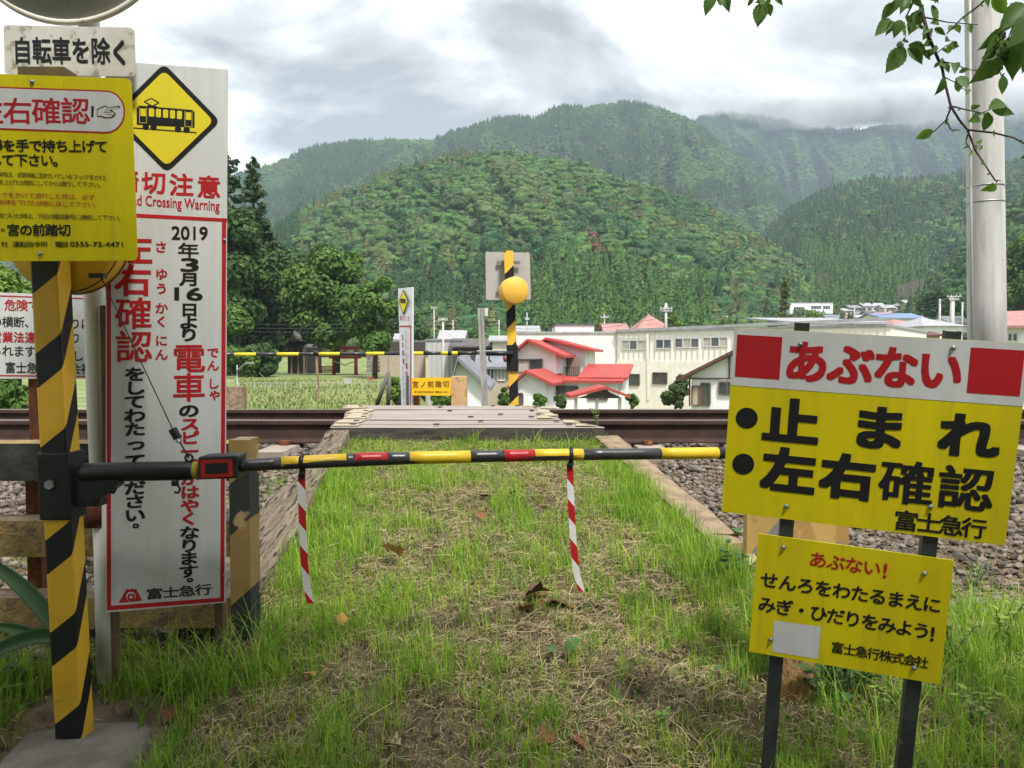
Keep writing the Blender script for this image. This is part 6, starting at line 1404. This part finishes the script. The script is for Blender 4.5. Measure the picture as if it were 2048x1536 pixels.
# leafy weeds at the lower right and along the track
def weed(label, px, py, h, nl, ls, seed, dark=False, Y=None):
    r = random.Random(seed); p = on_ground(px, py) if Y is None else at(px, py, Y); t = thing('leafy_weed', label, 'weed', tuple(p), 'leafy weeds beside the crossing'); b = MB(); C = []
    for s_ in range(4):
        a = r.uniform(0, 6.28); d = r.uniform(.15, .55); q = p + Vector((math.cos(a) * h * d, math.sin(a) * h * d, h * r.uniform(.7, 1))); m_ = p.lerp(q, .5) + Vector((0, 0, h * .12)); b.tube([p, m_, q], .0018, 5); C.append((p, m_, q))
    b.build('stem', mat('weed_stem', (.12, .14, .05)), t)
    V = []; Fq = []; T = []
    for i in range(nl):
        s3 = C[r.randrange(4)]; u = r.uniform(.2, 1); c = s3[0] * (1 - u) ** 2 + s3[1] * 2 * u * (1 - u) + s3[2] * u * u; a = r.uniform(0, 6.28); d = Vector((math.cos(a), math.sin(a), r.uniform(-.3, .5))).normalized(); w_ = d.cross(Vector((r.uniform(-.4, .4), r.uniform(-.4, .4), 1))).normalized(); l_ = ls * r.uniform(.6, 1.2)
        base = len(V); V += [c, c + d * l_ * .5 + w_ * l_ * .28, c + d * l_, c + d * l_ * .5 - w_ * l_ * .28]; Fq.append([base, base + 1, base + 2, base + 3]); T.append(r.random())
    fast_mesh('leaves', [tuple(v) for v in V], Fq, mat('weed_leaf_dark' if dark else 'weed_leaf', (.04, .085, .03) if dark else (.10, .19, .03), (.08, .15, .04) if dark else (.22, .32, .05), tint='tint', rough=.6, trans=.3), t, attr=T)
for a in [('bushy dark weed behind the left leg of the small yellow sign', 1640, 1410, .20, 70, .045, 1, True), ('bushy weed between the legs of the small yellow sign', 1700, 1400, .24, 80, .04, 2, True), ('fern like bright weed beside the right leg of the small yellow sign', 1775, 1440, .16, 90, .022, 3), ('weed with small leaves right of the right sign leg', 1900, 1330, .15, 60, .028, 4), ('green weed at the right edge below the ballast', 2000, 1290, .16, 60, .03, 5),
          ('weed growing at the right edge of the large sign foot', 1950, 1180, .12, 40, .025, 6), ('weed under the lower left corner of the leaning sign', 1465, 1170, .18, 50, .04, 7, True), ('low weed near the bottom right corner', 1960, 1480, .15, 60, .03, 8), ('weed below the small yellow sign at its left leg', 1500, 1330, .10, 40, .02, 9), ('small weed near the bottom edge right of centre', 1330, 1470, .07, 30, .02, 10), ('weed in the lower left corner beside the footing', 40, 1390, .12, 40, .03, 11, True)]: weed(*a)
weed('small yellow green sapling growing beside the near rail', 1195, 850, .12, 26, .03, 12, Y=4.92)
for i, (px, Yd) in enumerate(((500, 10.5), (540, 11), (585, 10.2), (640, 11), (690, 10.4), (730, 10.8), (870, 10.3), (1085, 10.4))):
    pass
# weeds on the far shoulder as one mass
n = 9000; xs = rng.uniform(-4.6, -1.0, n); ys = rng.uniform(9.2, 16, n); P = np.stack([xs, ys, far_z(xs, ys) + .0], -1); keep = fbm(xs * 1.2, ys * .8, 71) > .44; P = P[keep]; n = len(P)
V, Fq, sg = blades(P, rng.uniform(.12, .38, n), rng.uniform(.1, .8, n), rng.uniform(.008, .016, n), rng.uniform(0, 6.28, n), 3); o = fast_mesh('far_weeds', V, Fq, m_grass, None, attr=np.repeat(rng.uniform(.2, 1, n), sg)); o['kind'] = 'stuff'
n = 14000; ys = rng.uniform(16, 60, n); xs = rng.uniform(-.36, -.13, n) * ys; P = np.stack([xs, ys, far_z(xs, ys)], -1)
V, Fq, sg = blades(P, rng.uniform(.08, .26, n), rng.uniform(.1, .9, n), rng.uniform(.03, .06, n), rng.uniform(0, 6.28, n), 2); o = fast_mesh('meadow_grass', V, Fq, mat('meadow_blade', (.12, .19, .045), (.34, .33, .15), tint='tint', rough=.8), None, attr=np.repeat(np.clip(fbm(xs * .2, ys * .12, 7) * 1.6 - .35 + rng.normal(0, .1, n), 0, 1), sg)); o['kind'] = 'stuff'
# dry tuft on the far rail at the left
n = 60; P = np.stack([rng.normal(-1.95, .08, n), rng.normal(5.6, .03, n), np.full(n, .95)], -1); V, Fq, sg = blades(P, rng.uniform(.12, .24, n), rng.uniform(.2, .9, n), rng.uniform(.002, .004, n), rng.uniform(0, 6.28, n), 4); o = fast_mesh('dry_grass_tuft', V, Fq, m_straw, None, attr=np.repeat(rng.uniform(.2, .9, n), sg)); o['kind'] = 'stuff'

# broad iris leaves at the left edge
m_iris = mat('iris_leaf', (.045, .11, .035), (.07, .15, .045), 5, .45, trans=.3)
ir = thing('broad_leaved_plant', 'plant with long broad arching leaves at the lower left edge behind the striped post', 'plant', tuple(at(150, 1330, 2.2)))
for pts, w0 in ((((-30, 1120, 2.3), (40, 1165, 2.26), (100, 1235, 2.22), (140, 1300, 2.2), (165, 1345, 2.2)), .05), (((-60, 1330, 2.1), (20, 1285, 2.16), (90, 1265, 2.2), (150, 1285, 2.22), (180, 1340, 2.24)), .045), (((-20, 1250, 2.3), (50, 1260, 2.28), (120, 1290, 2.24), (170, 1340, 2.22)), .035)):
    C3 = [at(*q) for q in pts]; vs = []; fs = []
    for i, c in enumerate(C3):
        t_ = i / (len(C3) - 1); d = (C3[min(i + 1, len(C3) - 1)] - C3[max(i - 1, 0)]).normalized(); s_ = d.cross(Vector((0, -1, .3))).normalized() * w0 / 2 * (.25 + 1.3 * math.sin(math.pi * (.15 + .7 * t_)) * .6); vs += [c - s_, c + Vector((0, .012, -.008)), c + s_]
    for i in range(len(C3) - 1): b_ = i * 3; fs += [(b_, b_ + 1, b_ + 4, b_ + 3), (b_ + 1, b_ + 2, b_ + 5, b_ + 4)]
    o = from_arrays('leaf', vs, fs, m_iris, ir, True); md = o.modifiers.new('sub', 'SUBSURF'); md.levels = 2; md.render_levels = 2; md2 = o.modifiers.new('sol', 'SOLIDIFY'); md2.thickness = .0015

# ------------------------------------------------------------------ cherry tree standing behind the viewer, its twigs reach into the top of the view
ct = thing('cherry_tree', 'cherry tree standing over the viewer with leafy twigs hanging in at the top right', 'tree', (2.9, -1.6, .1))
b = MB(); b.tube([(2.9, -1.6, 0), (2.8, -1.5, 1.2), (2.5, -1.3, 2.6), (1.9, -1.1, 3.8), (.8, -1.2, 5.0)], [.24, .20, .17, .12, .05], 14); b.tube([(2.5, -1.3, 2.6), (2.4, -.3, 3.4), (1.9, .9, 3.5), (1.5, 1.6, 3.1)], [.12, .09, .06, .02], 10); b.tube([(2.0, -1.1, 3.7), (.2, -.4, 4.0), (-1.8, -.1, 4.2), (-3.2, 0, 4.1)], [.10, .08, .05, .02], 10); b.tube([(2.5, -1.3, 2.6), (3.4, -1.6, 3.9), (3.9, -2, 5)], [.12, .08, .03], 10)
b.build('trunk', m_bark, ct, True)
C = []; Rd = []
for i in range(110):
    C.append((random.uniform(-4.4, 5.0), random.uniform(-6.5, -.15), random.uniform(3.9, 5.6))); Rd.append(random.uniform(.6, 1.1))
V, Fq, T = leaf_cloud(C, Rd, 60000, .08, 5, .7, .2); o = fast_mesh('canopy_leaves', V, Fq, fol('cherry_canopy', (.035, .085, .02), (.07, .14, .03)), ct, attr=T); o['kind'] = 'stuff'
for lab, xx, yy, ww, sd_ in (('broad tree standing behind the viewer to the right', 5.5, -9, 4.0, 51), ('broad tree standing behind the viewer to the left', -5, -8.5, 4.0, 52), ('tall bushy tree straight behind the viewer', 0.5, -11, 4.2, 53)):
    tt_ = thing('shade_tree', lab, 'tree', (xx, yy, .1)); MB().tube([(xx, yy, 0), (xx, yy, 3), (xx + .2, yy, 6.5)], [.26, .2, .08], 10).build('trunk', m_bark, tt_, True); C2 = [(xx + random.uniform(-1, 1) * ww * .7, yy + random.uniform(-1, 1) * 2, random.uniform(1.4, 8.2)) for _ in range(34)]; V, Fq, T = leaf_cloud(C2, [1.3] * 34, 9000, .2, sd_, .8, .3); fast_mesh('crown', V, Fq, F_mid, tt_, attr=T)
m_cleaf = mat('cherry_leaf', (.060, .130, .020), (.09, .17, .028), 20, .5, trans=.45, c3=(.09, .10, .025), sc3=60, lo3=.68, hi3=.74); m_cleafb = mat('bright_cherry_leaf', (.12, .24, .02), (.10, .20, .02), 14, .5, trans=.55); m_twig = mat('twig_bark', (.045, .028, .022), (.07, .045, .035), 40, .85)
def zp(x, y): return (1400 + x / 3.16, y / 3.16)
BR = [([(1340, -160), (1375, -20), (1395, 40), (1420, 140), (1445, 230), (1490, 340), (1530, 430), (1550, 530), (1585, 670), (1640, 760), (1690, 820), (1740, 950), (1800, 1040), (1865, 1140)], .0052, .0018, 1.95), ([(1585, 680), (1555, 760), (1480, 830), (1410, 865)], .0026, .001, 1.95), ([(1555, 760), (1585, 820), (1645, 822)], .002, .001, 1.96), ([(1595, 672), (1690, 695), (1780, 715), (1835, 690)], .002, .001, 1.94),
      ([(1690, 820), (1860, 840), (1980, 870), (2060, 912), (2200, 960)], .0026, .0018, 1.95), ([(1692, 850), (1680, 900), (1720, 960)], .0022, .0009, 1.94), ([(1425, 110), (1560, 140), (1755, 155)], .002, .001, 1.93), ([(1560, 212), (1650, 120), (1770, 30), (1860, -60)], .0016, .0028, 1.9), ([(1515, 388), (1600, 400), (1690, 440), (1900, 456)], .002, .001, 1.96), ([(1440, 175), (1350, 150), (1300, 110), (1340, 30), (1380, -80)], .0012, .0028, 1.97),
      ([(1290, 140), (1300, 220), (1285, 290)], .0014, .0008, 1.97), ([(1550, 490), (1610, 520), (1660, 560), (1690, 570)], .0014, .0008, 1.95), ([(1490, 340), (1560, 285), (1590, 285)], .0014, .0008, 1.95), ([(1865, 1140), (1900, 1140)], .0014, .0008, 1.95), ([(1740, 950), (1780, 900)], .0012, .0008, 1.94), ([(1460, 260), (1415, 230)], .001, .0006, 1.94),
      ([(2160, -60), (2045, 60), (1960, 130), (1900, 240), (1780, 370)], .003, .001, 1.62), ([(2120, 60), (1990, 130), (1950, 240)], .003, .001, 1.6), ([(1920, 240), (1905, 330), (1885, 430), (1905, 480)], .0015, .001, 1.63), ([(420, -140), (400, -20), (395, 20)], .003, .0015, 1.8), ([(150, -120), (145, -30)], .002, .001, 1.8), ([(1300, -120), (1280, 0), (1230, 20)], .003, .0012, 1.97), ([(1450, -100), (1480, 0), (1490, 20)], .002, .001, 1.93), ([(1900, -120), (1850, 10)], .002, .0012, 1.7)]
for pts, r0, r1, Yd in BR:
    n_ = len(pts); MB().tube([at(*zp(*q), Yd + .03 * math.sin(i * 1.3)) for i, q in enumerate(pts)], [r0 + (r1 - r0) * i / (n_ - 1) for i in range(n_)], 7).build('twig', m_twig, ct, True)
LV = [(90, -30, 30, 95, 0), (130, -30, 125, 42, 0), (160, -30, 182, 72, 0), (340, -10, 297, 42, 0), (400, 10, 362, 172, 0), (425, 20, 450, 105, 0), (470, -20, 525, 32, 0), (440, -20, 400, 60, 0),
      (1235, 15, 1143, 128, 0), (1260, -10, 1205, 90, 0), (1200, 118, 1106, 228, 0), (1218, 130, 1178, 222, 0), (1268, 125, 1225, 240, 0), (1392, 62, 1318, 222, 0), (1300, -10, 1270, 80, 0), (1330, -30, 1400, 40, 0), (1470, 30, 1490, 145, 0), (1430, -10, 1525, 12, 0), (1483, 178, 1553, 222, 0), (1290, 298, 1174, 462, 0), (1312, 305, 1412, 402, 0), (1318, 285, 1438, 325, 0), (1240, 285, 1292, 292, 0),
      (1400, 330, 1472, 350, 0), (1552, 262, 1588, 248, 0), (1575, 300, 1642, 290, 0), (1590, 265, 1632, 300, 0), (1545, 400, 1575, 460, 0), (1636, 458, 1704, 428, 0), (1535, 490, 1490, 606, 0), (1620, 492, 1642, 588, 0), (1640, 480, 1690, 560, 0), (1712, 682, 1772, 668, 0), (1828, 690, 1955, 652, 0), (1845, 690, 1992, 722, 0), (1815, 708, 1797, 836, 0), (1760, 728, 1706, 768, 0), (1470, 822, 1362, 880, 1), (1745, 905, 1785, 880, 1), (1785, 920, 1765, 950, 1), (1720, 958, 1705, 985, 1),
      (1860, 1160, 1775, 1208, 1), (1872, 1162, 1828, 1214, 1), (1500, 290, 1470, 330, 0), (1420, 190, 1422, 260, 0),
      (2060, 30, 1892, 190, 0), (1985, 118, 1888, 210, 0), (1925, 190, 1765, 315, 0), (1895, 305, 1725, 528, 0), (2050, 120, 1955, 300, 0), (1955, 235, 1985, 500, 0), (2050, 210, 2010, 420, 0), (1915, 478, 1910, 600, 0), (1850, -30, 1935, 92, 1), (1780, -30, 1832, 48, 1), (2080, 300, 2040, 470, 0), (2090, 980, 2025, 1000, 0), (1900, 250, 1800, 380, 0)]
for pts, r0, r1, Yd in BR:
    q0 = at(*zp(*pts[0]), Yd)
    if pts[0][1] < -20 and abs(pts[0][0] - 1300) < 700: MB().tube([q0, q0.lerp(Vector((1.7, 1.4, 3.3)), .45) + Vector((0, 0, .12)), Vector((1.7, 1.35, 3.3))], [r0, r0 * 1.6, r0 * 2.4], 7).build('twig', m_twig, ct, True)
    elif pts[0][1] < -20: MB().tube([q0, q0 + Vector((.1, -.5, .7)), Vector((q0.x + .2, -.2, 4.0))], [r0, r0 * 1.8, r0 * 3], 7).build('twig', m_twig, ct, True)
for pts, r0, r1, Yd in BR[:20]:
    for (xa, ya), (xb, yb) in zip(pts[:-1], pts[1:]):
        if ya < -60 or xa > 1980: continue
        for _ in range(1 if ya > 300 else 2):
            u = random.random(); x_, y__ = xa + (xb - xa) * u, ya + (yb - ya) * u; an = random.uniform(.3, 2.8); ll = random.uniform(28, 62) if y__ < 420 else random.uniform(12, 34)
            LV.append((x_, y__, x_ + math.cos(an) * ll, y__ + math.sin(an) * ll, 1 if random.random() < .25 else 0))
lmesh = [leaf_mesh('cherry_leaf', f, .52, c, .05, 14, m_) for f, c, m_ in ((.3, .25, m_cleaf), (.12, .1, m_cleaf), (.5, .35, m_cleaf), (.25, .2, m_cleafb))]
for i, (x0, y0, x1, y1, br) in enumerate(LV):
    Yd = 1.62 if x0 > 1740 and y0 < 620 and y0 > -40 else (1.8 if x0 < 800 else 1.95); Yd += random.uniform(-.03, .03)
    A = at(*zp(x0, y0), Yd); B = at(*zp(x1, y1), Yd + random.uniform(-.03, .03)); y_ = B - A; L_ = y_.length; y_.normalize(); nrm = Vector((random.uniform(-.55, .55), -1, random.uniform(-.5, .4))); x_a = y_.cross(nrm).normalized(); z_a = x_a.cross(y_)
    o = bpy.data.objects.new('leaf', lmesh[3 if br else i % 3]); link(o, ct); wk = random.uniform(.85, 1.15)
    M_ = Matrix.Identity(4)
    for r_i in range(3): M_[r_i][0] = x_a[r_i] * L_ * wk; M_[r_i][1] = y_[r_i] * L_; M_[r_i][2] = z_a[r_i] * L_; M_[r_i][3] = (A - ORG[ct.name])[r_i]
    o.matrix_basis = M_

HAZE = 0.00022
hz_ = MB().box(-4200, 4200, -600, 6200, -12, 1150).build('haze', None, None) if False else None
me = bpy.data.meshes.new('haze'); bb = MB().box(-2800, 2800, -2800, 2800, -14, 715); me.from_pydata(bb.v, [], bb.f); hm = bpy.data.materials.new('haze_air'); hm.use_nodes = True; hm.node_tree.nodes.clear()
pv = hm.node_tree.nodes.new('ShaderNodeVolumePrincipled'); pv.inputs['Density'].default_value = HAZE; pv.inputs['Color'].default_value = (.66, .84, 1, 1); ho = hm.node_tree.nodes.new('ShaderNodeOutputMaterial'); hm.node_tree.links.new(pv.outputs[0], ho.inputs['Volume'])
me.materials.append(hm); hzo = bpy.data.objects.new('haze', me); link(hzo); hzo['kind'] = 'stuff'

# low cloud resting on the far right ridges, inside the air
cm = bpy.data.materials.new('cloud_mist'); cm.use_nodes = True; cm.node_tree.nodes.clear()
cv = cm.node_tree.nodes.new('ShaderNodeVolumePrincipled'); cv.inputs['Density'].default_value = .008; cv.inputs['Color'].default_value = (1, 1, 1, 1); co_ = cm.node_tree.nodes.new('ShaderNodeOutputMaterial'); cm.node_tree.links.new(cv.outputs[0], co_.inputs['Volume'])
import bmesh
for k, (px, py, Yd, rx, ry, rz) in enumerate([(1480, 222, 1930, 120, 90, 26), (1640, 242, 1900, 190, 110, 34), (1730, 225, 1980, 260, 110, 40), (1900, 232, 1900, 260, 120, 42), (2120, 222, 1950, 300, 130, 48)]):
    bm = bmesh.new(); bmesh.ops.create_icosphere(bm, subdivisions=5, radius=1); P = np.array([v.co[:] for v in bm.verts])
    q = 1 + (fbm(P[:, 0] * 3.5 + k * 9, P[:, 1] * 3.5 + P[:, 2] * 2.5, 200 + k, 4) - .5) * 1.1
    C0 = at(px, py - 14, Yd)
    for v, s_ in zip(bm.verts, q): v.co = Vector((v.co.x * rx * s_, v.co.y * ry * s_, v.co.z * rz * s_))
    me = bpy.data.meshes.new('cloud'); bm.to_mesh(me); bm.free(); me.materials.append(cm); o = bpy.data.objects.new('cloud', me); link(o); o.location = C0; o['kind'] = 'stuff'
